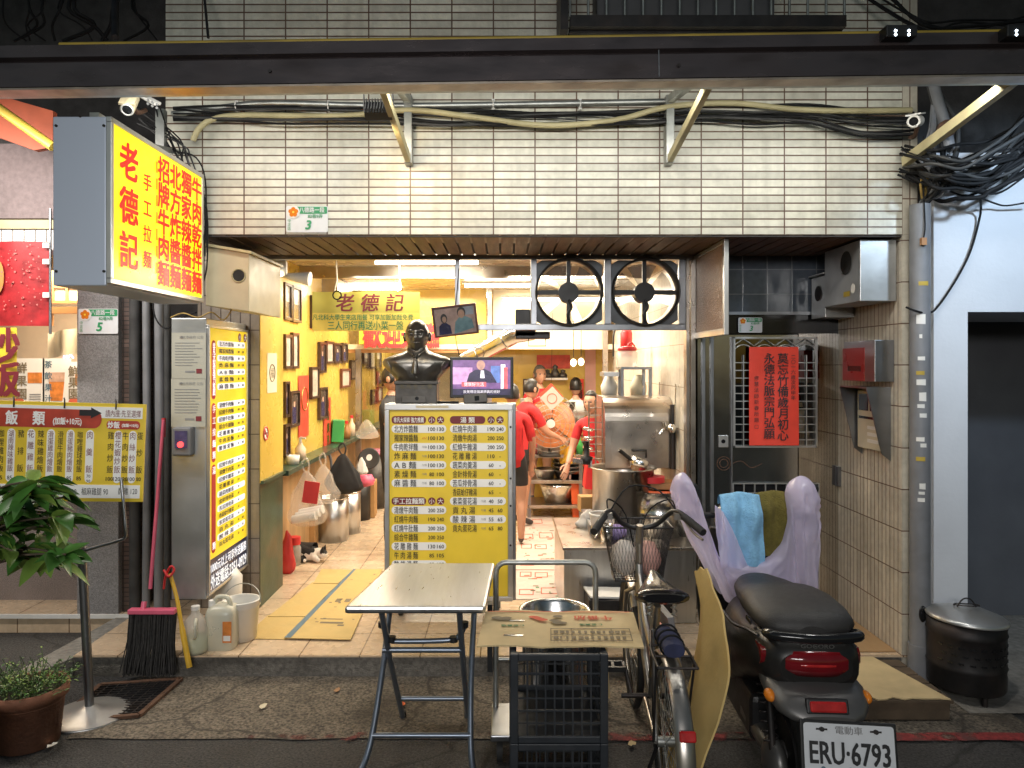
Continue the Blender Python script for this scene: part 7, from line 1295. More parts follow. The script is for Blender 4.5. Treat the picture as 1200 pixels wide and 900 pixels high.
g = G(M['juice_orange']); g.box(c.x + .03, c.y - .0775, c.z + .05, c.x + .08, c.y - .0755, c.z + .17); g.m = M['paper_white']; g.box(c.x + .035, c.y - .0785, c.z + .06, c.x + .075, c.y - .0776, c.z + .09); g.build('label', t)
c = V((X(281, 4.45), 4.47, .12)); t = thing('white_bucket', 'open white plastic bucket behind the jerry can', 'bucket', c); r = .105; h = .235; g = G(M['white_plastic']); g.lathe([(0, .004), (r * .86, .004), (r, h - .04), (r + .008, h - .035), (r + .004, h - .005), (r + .008, h), (r - .006, h), (r * .84, .012)], c, n=36); g.build('body', t); g = G(M['galv']); g.tube(arc(c + V((0, 0, h - .02)), r + .01, 180, 360, 14, u=(1, 0, 0), v=(0, -.5, -.85)), .003, n=5); g.build('handle', t)
c = V((X(262, 4.75), 4.78, .12)); g = G(M['white_plastic']); g.lathe([(0, 0), (.10, 0), (.105, .28), (.07, .33), (.03, .34)], c, n=28); g.thing('white_canister', 'white canister behind the jerry can under the menu cabinet', 'canister', c)
# drain grate
q = [GD(66, 850, .0), GD(163, 842, 0), GD(212, 799, 0), GD(118, 806, 0)]; t = thing('drain_grate', 'rusty steel drain grate in the road beside the queue post base', 'drain grate', sum(q, V()) / 4); g = G(M['black_gloss']); g.poly([V((p.x, p.y, .011)) for p in q]); g.build('pit', t); g = G(M['iron_dark'])
for k in range(15): a = q[0].lerp(q[3], k / 14); b = q[1].lerp(q[2], k / 14); g.bar(V((a.x, a.y, .017)), V((b.x, b.y, .017)), .006, .010)
for k in range(9): a = q[0].lerp(q[1], k / 8); b = q[3].lerp(q[2], k / 8); g.bar(V((a.x, a.y, .0165)), V((b.x, b.y, .0165)), .006, .008)
g.build('bars', t); g = G(M['rust'])
for i in range(4): a, b = q[i], q[(i + 1) % 4]; g.bar(V((a.x, a.y, .016)), V((b.x, b.y, .016)), .025, .014)
g.build('rim', t)

# litter on the road
rl = random.Random(5)
for k, (px, py, m_, lab) in enumerate(((308, 831, 'paper_cream', 'pale dry leaf scrap on the pavement in front of the step'), (470, 829, 'orange_plastic', 'orange leaf scrap behind the folding table legs'), (62, 877, 'paper_white', 'white paper scrap on the dark road beside the terracotta pot'), (740, 875, 'cardboard_pale', 'tan scrap on the road beside the bicycle wheel'), (395, 812, 'wood_warm', 'small brown leaf on the pavement left of the table'))):
    c = GD(px, py); g = G(M[m_]); ring = [V((c.x + .022 * rl.uniform(.5, 1.1) * math.cos(R(40 * j)), c.y + .03 * rl.uniform(.5, 1.1) * math.sin(R(40 * j)), .014 + rl.uniform(0, .008))) for j in range(9)]; g.poly(ring); g.thing('leaf_scrap', lab, 'litter', (c.x, c.y, .012), group='scraps lying on the road')
# ------------------------------------------------------------------ figures
def skin(name, parent, J, E, root, rule=None, sub=1, extra=None, FM=None):
    FM = FM or Matrix(); ks = list(J); me = bpy.data.meshes.new('skin'); me.from_pydata([J[k][0] for k in ks], [(ks.index(a), ks.index(b)) for a, b, _ in E], []); o = bpy.data.objects.new('skin', me); COL.objects.link(o)
    o.modifiers.new('s', 'SKIN'); su = o.modifiers.new('u', 'SUBSURF'); su.levels = su.render_levels = sub
    if not me.skin_vertices: bpy.context.view_layer.objects.active = o; bpy.ops.mesh.customdata_skin_add()
    for i, k in enumerate(ks):
        r = J[k][1]; me.skin_vertices[0].data[i].radius = (r, r) if not isinstance(r, tuple) else r; me.skin_vertices[0].data[i].use_root = (k == root)
    bpy.context.view_layer.update(); dg = bpy.context.evaluated_depsgraph_get(); ev = bpy.data.meshes.new_from_object(o.evaluated_get(dg))
    g = G(None, FM); vs_ = [v.co.copy() for v in ev.vertices]
    seg = [(V(J[a][0]), V(J[b][0]), J[a][1], J[b][1], m) for a, b, m in E]
    f0 = lambda r: r if not isinstance(r, tuple) else sum(r) / 2
    for p in ev.polygons:
        c = p.center
        if rule: m = rule(c)
        else:
            best = None
            for a, b, ra, rb, m_ in seg:
                d = b - a; u = max(0, min(1, (c - a).dot(d) / max(d.length_squared, 1e-9))); dist = (c - (a + d * u)).length / (f0(ra) * (1 - u) + f0(rb) * u)
                if best is None or dist < best[0]: best = (dist, m_)
            m = best[1]
        g.add([vs_[i] for i in p.vertices], [tuple(range(len(p.vertices)))], M[m], True)
    bpy.data.objects.remove(o)
    # weld
    idx = {}; nv = []; nf = []
    for f in g.f:
        r = []
        for i in f:
            k = tuple(round(x, 6) for x in g.v[i])
            if k not in idx: idx[k] = len(nv); nv.append(g.v[i])
            r.append(idx[k])
        nf.append(tuple(r))
    g.v, g.f = nv, nf
    if extra: extra(g)
    return g.build(name, parent)
def headfn(s, deep=1.0):
    def fn(d, p):
        x, y, z = d.x, d.y, d.z
        ga = lambda cx, cz, sx, sz: math.exp(-((x - cx) / sx) ** 2 - ((z - cz) / sz) ** 2) if y < 0 else 0
        k = Vector0(p)
        k.x *= 1 - .30 * max(0, -z - .1) ** 1.2; k.y *= 1 + .06 * max(0, z)
        o = -(.026 * ga(0, -.14, .13, .14) + .014 * ga(0, .06, .09, .2) + .008 * ga(0, .30, .5, .10) - .012 * ga(.36, .13, .17, .09) - .012 * ga(-.36, .13, .17, .09) + .010 * ga(0, -.48, .24, .06) + .008 * ga(0, -.60, .22, .06) - .006 * ga(0, -.54, .25, .03) + .012 * ga(0, -.82, .3, .14) + .007 * ga(.5, -.1, .2, .2) + .007 * ga(-.5, -.1, .2, .2)) * s * deep
        k.y += o
        return k
    return fn
def Vector0(p): return V((p[0], p[1], p[2]))
def add_head(g, FM, c, s, m, yaw=0, tilt=0, n=26, k=20, deep=1.0, eyes=None):
    g.M = FM @ frame(c, yaw, tilt); g.ell((0, 0, 0), (.073 * s, .092 * s, .115 * s), M[m], n, k, headfn(s, deep))
    for sd in (-1, 1): g.ell((sd * .076 * s, .01 * s, -.005 * s), (.012 * s, .022 * s, .034 * s), M[m], 10, 8)
    if eyes:
        for sd in (-1, 1): g.ell((sd * .029 * s, -.079 * s, .013 * s), (.013 * s, .009 * s, .008 * s), M[eyes], 10, 6)
    g.M = Matrix()
def add_hair(parent, FM, c, s, m, yaw=0, tilt=0, long=0):
    g = G(M[m], FM @ frame(c, yaw, tilt))
    def fn(d, p):
        face = d.y < -.25 and d.z < .62 and abs(d.x) < .80; low = d.z < -.35 - long
        k = 1.09 + .04 * NZ.noise(d * 7)
        if face or low: k = .80
        return Vector0(p) * k
    g.ell((0, .008 * s, .006 * s), (.076 * s, .095 * s, .116 * s), None, 22, 18, fn)
    if long: g.ell((0, .075 * s, -.06 * s), (.07 * s, .045 * s, .12 * s), None, 14, 10)
    return g.build('hair', parent)
def hand(g, p, d, s=1.0):     # five separate curled fingers continuing along direction d
    p, d = V(p), V(d).normalized(); u = d.orthogonal().normalized(); w_ = d.cross(u)
    g.rings([sell(p + d * t, a * s, b * s, 2.4, 10, u, w_) for t, a, b in ((-.02, .024, .020), (.02, .036, .016), (.06, .040, .015), (.085, .036, .012))], M['skin'])
    for i, (o, L) in enumerate(((-.028, .06), (-.009, .072), (.010, .066), (.028, .052))):
        b = p + d * .078 + u * o * s; g.tube([b, b + d * L * .5 + w_ * .008, b + d * L * .85 + w_ * .028], [.0085, .008, .006], M['skin'], 7)
    b = p + d * .015 + u * .034 * s; g.tube([b, b + d * .03 + u * .022, b + d * .06 + u * .022 + w_ * .012], [.011, .009, .007], M['skin'], 7)
def person(label, loc, rz, h, top, bottom, lean=0.0, leanx=0.0, arms=((.0, .05), (.0, .05)), sit=False, hair='hair', longhair=0, legs='skin', headyaw=0, sleeve=.5, text=None, grp=None):
    k = h / 1.7; t = thing('person', label, 'person', loc, rz=rz, group=grp); FM = frame(loc, rz)
    hz = .90 * k if not sit else .47; J = {}; E = []
    def L(x, y, z): # lean torso about hip
        dz = z - hz; return V((x + leanx * dz, y - lean * dz, hz + dz * math.sqrt(max(.2, 1 - lean * lean - leanx * leanx))))
    J['pelvis'] = (L(0, 0, hz), .135 * k); J['waist'] = (L(0, 0, hz + .17 * k), .125 * k); J['chest'] = (L(0, .0, hz + .36 * k), .14 * k); J['base'] = (L(0, .005, hz + .50 * k), .085 * k); J['neck'] = (L(0, .0, hz + .57 * k), .05 * k); J['skull'] = (L(0, -.01, hz + .64 * k), .05 * k)
    E += [('pelvis', 'waist', top), ('waist', 'chest', top), ('chest', 'base', top), ('base', 'neck', 'skin'), ('neck', 'skull', 'skin')]
    hands = []
    for s_, n_, (fw, up) in ((-1, 'l', arms[0]), (1, 'r', arms[1])):
        sh = L(s_ * .165 * k, 0, hz + .475 * k); el = sh + V((s_ * .06 * k, -fw * .20 * k, -.27 * k + up * .2 * k)); wr_ = el + V((-s_ * .01 * k, -.06 * k - fw * .26 * k, -.24 * k + (fw * .22 + up * .2) * k)); mid = sh.lerp(el, sleeve)
        J[n_ + 'sh'] = (sh, .062 * k); J[n_ + 'mid'] = (mid, .056 * k); J[n_ + 'el'] = (el, .041 * k); J[n_ + 'wr'] = (wr_, .030 * k); E += [('base', n_ + 'sh', top), (n_ + 'sh', n_ + 'mid', top), (n_ + 'mid', n_ + 'el', 'skin'), (n_ + 'el', n_ + 'wr', 'skin')]; hands.append((wr_, wr_ - el))
        hp = V((s_ * .09 * k, 0, hz - .03))
        if sit: kn = V((s_ * .11 * k, -.42 * k, hz - .01)); an = V((s_ * .11 * k, -.42 * k, .09))
        else: kn = V((s_ * .10 * k, -.015, .49 * k)); an = V((s_ * .10 * k, .02, .09 * k))
        md = hp.lerp(kn, .55); J[n_ + 'hp'] = (hp, .098 * k); J[n_ + 'md'] = (md, .088 * k); J[n_ + 'kn'] = (kn, .058 * k); J[n_ + 'cf'] = (kn.lerp(an, .3) + V((0, .015, 0)), .058 * k); J[n_ + 'an'] = (an, .036 * k); J[n_ + 'to'] = (an + V((0, -.14 * k, -.055 * k)), .034 * k)
        E += [('pelvis', n_ + 'hp', bottom), (n_ + 'hp', n_ + 'md', bottom), (n_ + 'md', n_ + 'kn', legs), (n_ + 'kn', n_ + 'cf', legs), (n_ + 'cf', n_ + 'an', legs), (n_ + 'an', n_ + 'to', 'shoe')]
    hc = L(0, -.02 * k, hz + .73 * k)
    def ex(g):
        add_head(g, FM, hc, k * 1.0, 'skin', headyaw, lean * .3, eyes='hair'); g.M = FM
        for p, d in hands: hand(g, p, d, k)
        g.M = Matrix()
    skin('body', t, J, E, 'pelvis', extra=ex, FM=FM); add_hair(t, FM, hc, k, hair, headyaw, lean * .3, longhair)
    if text:
        g = G(M['paper_white'], FM @ Matrix.Rotation(R(180), 4, 'Z')); 
        g.vtext(text, 0, hz + .38 * k, hz + .08 * k, .06, d=.160 * k, bold=.03); g.build('lettering', t)
    return t
person('person in a red shirt seen from behind beside the menu board', (X(600, 6.75), 6.75, .12), R(180), 1.42, 'red_shirt', 'black_cloth', text='老德記', sleeve=.75, arms=((.1, 0), (.15, .0)))
person('person in a red shirt and black shorts working at the rear table', (X(609, 7.6), 7.6, .12), R(125), 1.46, 'red_shirt', 'black_cloth', lean=.22, arms=((.6, .1), (.75, .1)), sleeve=.7)
person('person with black hair in a red shirt leaning over the stove', (X(700, 6.7), 6.7, .12), R(-28), 1.38, 'red_shirt', 'black_cloth', lean=.24, longhair=.4, arms=((.35, 0), (.3, 0)), sleeve=.6)
person('grey haired person behind the pink paper diamond at the kitchen rear', (X(632, 8.78), 8.78, .12), R(20), 1.58, 'red_shirt', 'black_cloth', hair='grey_hair', arms=((.5, 0), (.5, 0)))
person('dark haired person in a white shirt sitting behind the serving shelf', (X(675, 8.75), 8.78, .12 + .25), R(180), 1.52, 'white_cloth', 'black_cloth', sit=True, arms=((.2, 0), (.2, 0)), legs='black_cloth')
person('person in black clothes standing half hidden behind the menu board', (X(462, 6.5), 6.5, .12), R(75), 1.58, 'black_cloth', 'black_cloth', legs='black_cloth', lean=-.05, arms=((.55, 0), (.6, .0)), sleeve=.5)

# ------------------------------------------------------------------ bronze bust
Yb = 4.93; zb0 = Z(473, 4.85); cx = X(488.5, Yb - .03); t = thing('bronze_bust', 'dark bronze bust of a moustached man in a suit on top of the menu board', 'bust', (cx, Yb, zb0)); FM = frame((cx, Yb, zb0)) @ Matrix.Diagonal((1.13, 1.08, 1.0, 1))
g = G(M['bronze_plain'], FM); g.box(-.120, -.075, 0, .120, .085, .125); g.box(-.126, -.082, .125, .126, .09, .148); g.build('pedestal', t, bevel=.004)
g = G(M['bronze_letter'], FM); g.text('老 先 生 之 像', 0, .112, .030, d=.078, w=.19, bold=.01); g.build('lettering', t)
prof = [(.148, .125, .082), (.165, .130, .088), (.19, .150, .098), (.22, .178, .106), (.25, .200, .110), (.272, .205, .106), (.290, .192, .098), (.305, .165, .09), (.318, .130, .082), (.330, .095, .074), (.345, .066, .066), (.365, .056, .060), (.39, .054, .058), (.42, .05, .055)]
def pw(z):
    for a, b in zip(prof, prof[1:]):
        if a[0] <= z <= b[0]: u = (z - a[0]) / (b[0] - a[0]); return a[1] + (b[1] - a[1]) * u, a[2] + (b[2] - a[2]) * u
    return prof[-1][1:]
def fs(x, z, off=0): w_, d_ = pw(z); return V((x, -d_ * (max(0, 1 - abs(x / w_) ** 2.3)) ** (1 / 2.3) - off, z))
g = G(M['bronze'], FM); g.rings([sell((0, .0, z), a, b, 2.3, 40, (1, 0, 0), (0, 1, 0)) for z, a, b in prof])
add_head(g, FM, (0, -.012, .440), .96, 'bronze', n=40, k=32, deep=1.25, eyes='bronze')
g.M = FM @ frame((0, -.012, .440)); g.m = M['bronze']
for s_ in (-1, 1): g.tube(smooth([(s_ * .002, -.100, -.043), (s_ * .016, -.097, -.046), (s_ * .030, -.087, -.054)]), [.005, .006, .006, .0055, .005, .004, .003, .002, .0015][:9], n=6); g.tube(smooth([(s_ * .013, -.089, .033), (s_ * .03, -.085, .037), (s_ * .05, -.068, .030)]), .0038, n=6)
g.build('figure', t)
g = G(M['bronze'], FM)
for s_ in (-1, 1):
    def lap(u, v, s_=s_): # lapel from the collar to the button
        z = .345 - .175 * v; xi = (.040 - .034 * v); xo = xi + .075 * math.sin(min(1, v * 1.15 + .15) * math.pi * .85) * (1 if v < .42 else 1 - .25 * (v - .42) * 3 * .5) + .006
        x = xi + (xo - xi) * u; return fs(s_ * x, z, .005 + .006 * u)
    g.grid(lap, 6, 14)
    g.tube([fs(s_ * (.045 + .0), .35, .006), fs(s_ * .03, .33, .012), fs(s_ * .012, .312, .010)], .010, n=8)
    g.tube(smooth([fs(s_ * .105, .262, .008), fs(s_ * .085, .285, .008), fs(s_ * .078, .292, .010)]), .003, n=6)
    g.tube(smooth([fs(s_ * .150, .165 + .03, .003), fs(s_ * .145, .235, .003), fs(s_ * .165, .275, .003)]), .005, n=6)
g.tube([fs(0, .312, .012), fs(0, .298, .012)], .012, n=10); g.tube([fs(0, .298, .008), fs(.0, .25, .010), fs(0, .20, .010)], [.008, .017, .022], n=10)
for z in (.172, .2): g.ell(fs(.004, z, .006), (.007, .005, .007), None, 10, 6)
g.build('suit', t)

# ------------------------------------------------------------------ sleeping cat
c = GD(362, 659, .12); c.y += .06; t = thing('cat', 'black and white cat curled up asleep on the tiled floor', 'cat', c, rz=R(-8)); FM = frame(c, R(-8))
J = dict(rump=((-.115, .0, .075), .062), mid=((-.05, .015, .085), .078), chest=((.03, .01, .078), .070), neck=((.085, -.01, .07), .045), head=((.125, -.03, .062), .046), snout=((.152, -.052, .045), .022), tail1=((-.15, -.04, .03), .022), tail2=((-.09, -.085, .022), .02), tail3=((0, -.09, .02), .016), hk=((-.10, -.05, .05), .05), hf=((-.03, -.085, .022), .022), fk=((.05, -.05, .04), .032), ff=((.11, -.08, .018), .018))
E = [('rump', 'mid', ''), ('mid', 'chest', ''), ('chest', 'neck', ''), ('neck', 'head', ''), ('head', 'snout', ''), ('rump', 'tail1', ''), ('tail1', 'tail2', ''), ('tail2', 'tail3', ''), ('rump', 'hk', ''), ('hk', 'hf', ''), ('chest', 'fk', ''), ('fk', 'ff', '')]
def crule(p):
    if p.x > .10 and p.z > .075: return 'cat_black'
    if -.135 < p.x < .055 and p.z > .07 + .25 * max(0, p.x): return 'cat_black'
    if -.09 < p.x < -.02 and p.y < -.05 and p.z < .06: return 'cat_black'
    return 'cat_white'
def cex(g):
    g.M = FM
    for s_, y_ in ((-1, -.055), (1, -.005)): g.prism([(.105, y_ - .016, .095), (.135, y_ - .01, .095), (.128, y_ - .006, .135)], (0, .018, 0), M['cat_black'])
    g.M = Matrix()
skin('body', t, J, E, 'mid', crule, 2, cex, FM)
g = G(M['red_plastic']); p = FM @ V((-.17, .03, .0)); g.lathe([(0, 0), (.06, 0), (.07, .03), (.065, .12), (.06, .12), (.055, .02)], p, n=20); g.thing('red_pot', 'small red plastic pot on the floor behind the cat', 'pot', p)

# ------------------------------------------------------------------ plants
def leaf(g, p, d, L, W_, m, droop=.5, roll=0):
    p, d = V(p), V(d).normalized(); side = d.cross(V((0, 0, 1)));
    side = side.normalized() if side.length > 1e-3 else V((1, 0, 0)); side = Matrix.Rotation(roll, 3, d) @ side; up = side.cross(d)
    n = 6; vs_ = []
    for i in range(n + 1):
        u = i / n; w_ = W_ * (math.sin(math.pi * min(1, u ** .8 * .97 + .03))) * .5 + .0005; c_ = p + d * L * u + V((0, 0, -droop * L * u * u)); vs_ += [c_ - side * w_ + up * w_ * .35, c_, c_ + side * w_ + up * w_ * .35]
    fs_ = []
    for i in range(n):
        a = i * 3; fs_ += [(a, a + 1, a + 4, a + 3), (a + 1, a + 2, a + 5, a + 4)]
    g.add(vs_, fs_, M[m], True)
rp = random.Random(3)
tx = X(-78, 3.0); t = thing('leafy_plant', 'glossy broad leaved potted plant at the left edge in front of the rice menu', 'plant', (tx, 3.0, 0))
g = G(M['terracotta']); g.lathe([(0, .0), (.12, .0), (.15, .26), (.165, .26), (.165, .30), (.145, .30), (.14, .25)], (tx, 3.0, .002), n=28); g.build('pot', t); g = G(M['soil']); g.disc((tx, 3.0, .26), (0, 0, 1), .142); g.build('soil', t)
g = G(M['bark']); g.tube(smooth([(tx, 3.0, .25), (tx + .01, 3.0, .6), (tx + .04, 3.02, .95), (tx + .06, 3.0, 1.15)]), .012, n=8)
gl = G(M['leaf']); tips = []
for k in range(46):
    cxp, cyp = rp.uniform(-35, 84), rp.uniform(560, 662); cyp = max(cyp, 552 + max(0, cxp - 30) * .5); Yk = 3.0 + rp.uniform(-.22, .22); tip = P(cxp, cyp, Yk); b = V((tx + .05 * rp.random(), 3.0, rp.uniform(.75, 1.1))); md = b.lerp(tip, .55) + V((0, 0, .06)); g.tube(smooth([b, md, tip], 4), .0045, n=5); tips.append((tip, (tip - md).normalized()))
g.build('trunk', t)
for tip, d in tips:
    for j in range(rp.randint(5, 7)):
        a = rp.uniform(0, 6.283); dd = V((math.cos(a) + d.x * .5, math.sin(a) * .8, rp.uniform(-.35, .45))); leaf(gl, tip - d * rp.uniform(0, .08), dd, rp.uniform(.095, .16), rp.uniform(.050, .075), rp.choice(['leaf', 'leaf', 'leaf_light']), rp.uniform(.05, .55), rp.uniform(-.8, .8))
gl.build('foliage', t)
c = V((X(33, 3.47), 3.47, .0)); t = thing('potted_herb', 'terracotta pot of small dry herbs at the lower left corner', 'potted plant', c); g = G(M['terracotta']); g.lathe([(0, .006), (.13, .006), (.152, .22), (.168, .22), (.17, .268), (.155, .268), (.15, .20)], c, n=36); g.build('pot', t); g = G(M['soil']); g.disc(c + V((0, 0, .235)), (0, 0, 1), .15); g.build('soil', t)
g = G(M['herb'])
for k in range(150):
    a, r_ = rp.uniform(0, 6.283), .14 * math.sqrt(rp.random()); b = c + V((r_ * math.cos(a), r_ * math.sin(a), .235)); tip = b + V((rp.uniform(-.08, .08) + .4 * r_ * math.cos(a), rp.uniform(-.06, .06), rp.uniform(.05, .15))); g.tube([b, b.lerp(tip, .5) + V((0, 0, .02)), tip], .0014, n=4)
    for j in range(6): u = rp.uniform(.3, 1); leaf(g, b.lerp(tip, u), (rp.uniform(-1, 1), rp.uniform(-1, 1), rp.uniform(-.1, .6)), rp.uniform(.012, .028), .008, rp.choice(['herb', 'leaf', 'leaf_light']), .3)
g.build('herbs', t)

# ------------------------------------------------------------------ pipes, cables, lamps above
def cable(pts, r, m, name, label, cat='cable', n=8, grp=None):
    g = G(M[m]); p = [P(*a) for a in pts]; g.tube(smooth(p, 5), r, n=n); return g.thing(name, label, cat, p[0], group=grp)
cable([(226, 165, 4.14), (234, 150, 4.14), (252, 139, 4.14), (290, 135, 4.14), (400, 136, 4.14), (480, 129, 4.13), (560, 138, 4.13), (640, 147, 4.13), (720, 141, 4.13), (784, 125, 4.13), (860, 121, 4.14), (930, 128, 4.14), (1000, 130, 4.15), (1068, 129, 4.16)], .0165, 'pvc_cream', 'conduit_pipe', 'sagging cream conduit running along the tiled lintel', 'conduit')
cable([(202, 134, 4.17), (260, 126, 4.17), (320, 121, 4.17), (480, 124, 4.17), (780, 119, 4.17)], .018, 'galv', 'steel_pipe', 'straight galvanised pipe behind the sagging conduit', 'pipe')
for px in (277, 385, 578, 680): g = G(M['white_plastic']); c = P(px, 124 if px < 400 else 122, 4.17); g.torus(c, (1, 0, 0), .021, .004, n=16, k=6); g.box(c.x - .008, 4.17, c.z - .03, c.x + .008, 4.198, c.z + .03); g.thing('pipe_clip', {277: 'pipe clip nearest the sign box', 385: 'pipe clip above the number plate', 578: 'pipe clip between the two brackets, left one', 680: 'pipe clip between the two brackets, right one'}[px], 'clip', c, group='clips holding the galvanised pipe')
t = thing('cable_bundle', 'bundle of dark cables strung along the tiled lintel', 'cables', P(620, 135, 4.16)); rc = random.Random(11)
for k in range(10):
    b = 126 + 1.9 * k; g = G(M[('cable_black', 'cable_black', 'cable_grey')[k % 3]]); pts = [P(px, b + 2.5 * math.sin(px * .012 + k) + (4 if 480 < px < 780 else 0) + rc.uniform(-2, 2) + (6 + k if px > 1000 else 0), 4.165 - .004 * k + rc.uniform(-.012, .01)) for px in range(203, 1080, 62)]; g.tube(smooth(pts, 4), rc.choice([.004, .006, .0075]), n=6); g.build('cable', t)
t = thing('cable_loops', 'loose dark cables hanging around the end of the yellow sign', 'cables', P(225, 180, 4.1))
for k in range(9):
    g = G(M['cable_black' if k % 3 else 'cable_grey']); pts = [P(rc.uniform(150, 200), rc.uniform(110, 150), 4.05), P(rc.uniform(195, 215), rc.uniform(160, 180), 4.1), P(rc.uniform(212, 232), rc.uniform(180, 205), 4.12), P(238 + rc.uniform(-2, 5), rc.uniform(215, 250), 4.13), P(240 + rc.uniform(-3, 4), rc.uniform(280, 320), 4.14), P(236 + rc.uniform(-8, 3), rc.uniform(330, 350), 4.14)]; g.tube(smooth(pts[:rc.choice([4, 5, 6])], 5), .0045, n=5); g.build('cable', t)
t = thing('cable_tangle', 'thick tangle of black cables hanging at the right end of the canopy beam', 'cables', P(1120, 200, 3.9))
for k in range(30):
    g = G(M[rc.choice(['cable_black', 'cable_black', 'cable_grey'])]); y_ = rc.uniform(3.8, 4.12); sg = rc.uniform(10, 45)
    a = (rc.uniform(1050, 1085), rc.uniform(170, 205)); b = (rc.uniform(1190, 1230), rc.uniform(130, 195)); pts = [P(a[0], a[1], 4.14)] + [P(a[0] + (b[0] - a[0]) * u, a[1] + (b[1] - a[1]) * u + sg * math.sin(u * 3.14) + rc.uniform(-7, 7), y_) for u in (.2, .4, .6, .8)] + [P(b[0], b[1], 3.9)]; g.tube(smooth(pts, 5), rc.choice([.004, .006, .009, .011]), n=6); g.build('cable', t)
for k in range(12):
    g = G(M[rc.choice(['cable_black', 'cable_grey', 'pvc_grey'])]); x_ = rc.uniform(1085, 1125); pts = [P(1092 + rc.uniform(-5, 5), 100, 4.05), P(x_, rc.uniform(140, 160), 4.02), P(x_ + rc.uniform(-14, 6), rc.uniform(180, 200), 4.0), P(1092 + rc.uniform(-6, 30), rc.uniform(205, 228), 4.02), P(1084 + rc.uniform(-4, 5), rc.uniform(232, 240), 4.10), P(1080, 246, 4.12)]; g.tube(smooth(pts, 5), rc.choice([.006, .010, .013]), n=7); g.build('cable', t)
for k in range(3): g = G(M['cable_yellow']); g.tube(smooth([P(1092 - 3 * k, 203, 4.05), P(1085 - 3 * k, 215, 4.07), P(1086 - 2 * k, 240, 4.11), P(1084 - 2 * k, 246, 4.12)]), .007, n=6); g.build('cable', t)
cable([(1094, 232, 4.13), (1105, 236, 4.08), (1120, 233, 4.0), (1150, 231, 3.95), (1160, 224, 3.95), (1200, 205, 3.9)], .012, 'cable_black', 'thick_cable', 'thick black cable leaving the top of the drain pipe', grp=None)
cable([(1148, 230, 4.0), (1149, 250, 4.16), (1138, 292, 4.18), (1122, 325, 4.18), (1100, 358, 4.17), (1088, 367, 4.1), (1072, 364, 4.06), (1062, 360, 4.1)], .006, 'cable_black', 'wall_cable', 'single black cable looping down the white wall to the drain pipe')
cable([(1150, 232, 4.0), (1165, 238, 4.12), (1180, 241, 4.14), (1210, 236, 4.1)], .005, 'cable_black', 'wall_cable', 'short black cable running right across the top of the white wall')
cable([(1082, 160, 4.05), (1081, 200, 4.07), (1084, 262, 4.06), (1082, 280, 4.06)], .004, 'cable_black', 'plug_cable', 'thin black cable with a plug hanging in front of the pillar'); c = P(1082, 283, 4.06); g = G(M['wood_warm']); g.obox(c, (.028, .02, .04)); g.thing('cable_plug', 'small brown plug at the end of the thin hanging cable', 'plug', c)
# left dark pipes
for i, (px, Yq, r, m_, lab) in enumerate(((158, 4.95, .035, 'cable_grey', 'thick dark pipe nearest the mosaic column'), (171, 4.9, .025, 'pvc_grey', 'grey pipe left of the pink broom handle'), (186, 4.85, .03, 'pvc_grey', 'grey pipe right of the pink broom handle'), (196, 4.8, .02, 'cable_grey', 'thin dark pipe beside the steel cabinet'))):
    g = G(M[m_]); x_ = X(px, Yq); g.tube([(x_, Yq, .121), (x_ + .01 * math.sin(i), Yq, 1.2), (x_, Yq, 2.5)], r, n=12); g.thing('riser_pipe', lab, 'pipe', (x_, Yq, .12), group='riser pipes beside the steel cabinet')
cable([(178, 345, 4.7), (182, 372, 4.7), (195, 385, 4.65), (214, 372, 4.5), (230, 366, 4.4)], .005, 'cable_black', 'meter_cable', 'black cable drooping above the top of the steel cabinet')
cable([(200, 372, 4.4), (215, 367, 4.36), (232, 372, 4.35), (248, 366, 4.36), (262, 375, 4.4), (272, 362, 4.35)], .004, 'cable_yellow', 'tangled_wire', 'tangled tan wire lying on top of the steel cabinet')
# top left clutter
t = thing('overhead_cables', 'dim cables hanging above the beam at the upper left', 'cables', P(80, 30, 4.5))
for k in range(12): g = G(M['cable_black']); x_ = rc.uniform(-10, 160); g.tube(smooth([P(x_, -20, 4.5), P(x_ + rc.uniform(-20, 20), 10, 4.4), P(x_ + rc.uniform(-30, 30), 30, 4.45), P(x_ + rc.uniform(-40, 40), 48, 4.5)]), rc.choice([.005, .008, .012]), n=5); g.build('cable', t)
for k in range(5): g = G(M['cable_black']); g.tube(smooth([P(rc.uniform(990, 1040), -15, 4.1), P(1080, rc.uniform(15, 40), 4.0), P(1130, rc.uniform(20, 40), 4.05), P(1220, rc.uniform(0, 40), 4.1)]), rc.choice([.006, .009]), n=5); g.build('cable', t)
for px in (135, 238): g = G(M['iron_dark']); g.tube([P(px, -20, 4.15), P(px + (6 if px > 200 else 0), 44, 3.9)], .008 if px > 200 else .02, n=6); g.thing('hanging_rod', {135: 'dark vertical rod above the beam at the upper left', 238: 'thin slanting rod above the beam in front of the dim tiles'}[px], 'rod', P(px, 44, 3.9))
def cctv(c, d, m_, label):
    c, d = V(c), V(d).normalized(); t = thing('security_camera', label, 'camera', c); g = G(M[m_]); g.cyl(c - d * .07, c + d * .06, .032, n=18); g.bar(c - d * .08 + V((0, 0, .036)), c + d * .08 + V((0, 0, .036)), .07, .008); g.build('body', t)
    g = G(M['black_gloss']); g.disc(c + d * .0605, d, .024); g.build('lens', t); g = G(M['paper_white']); g.torus(c + d * .061, d, .026, .004, n=18); g.build('ring', t); g = G(M['rust']); g.tube(smooth([c - d * .05 + V((0, 0, -.03)), c - d * .09 + V((0, .04, -.07)), c - d * .14 + V((0, .10, -.06))]), .012); g.build('arm', t)
cctv(P(1073, 142, 3.95), (-.55, -.7, -.25), 'white_paint', 'weathered white security camera at the right end of the lintel')
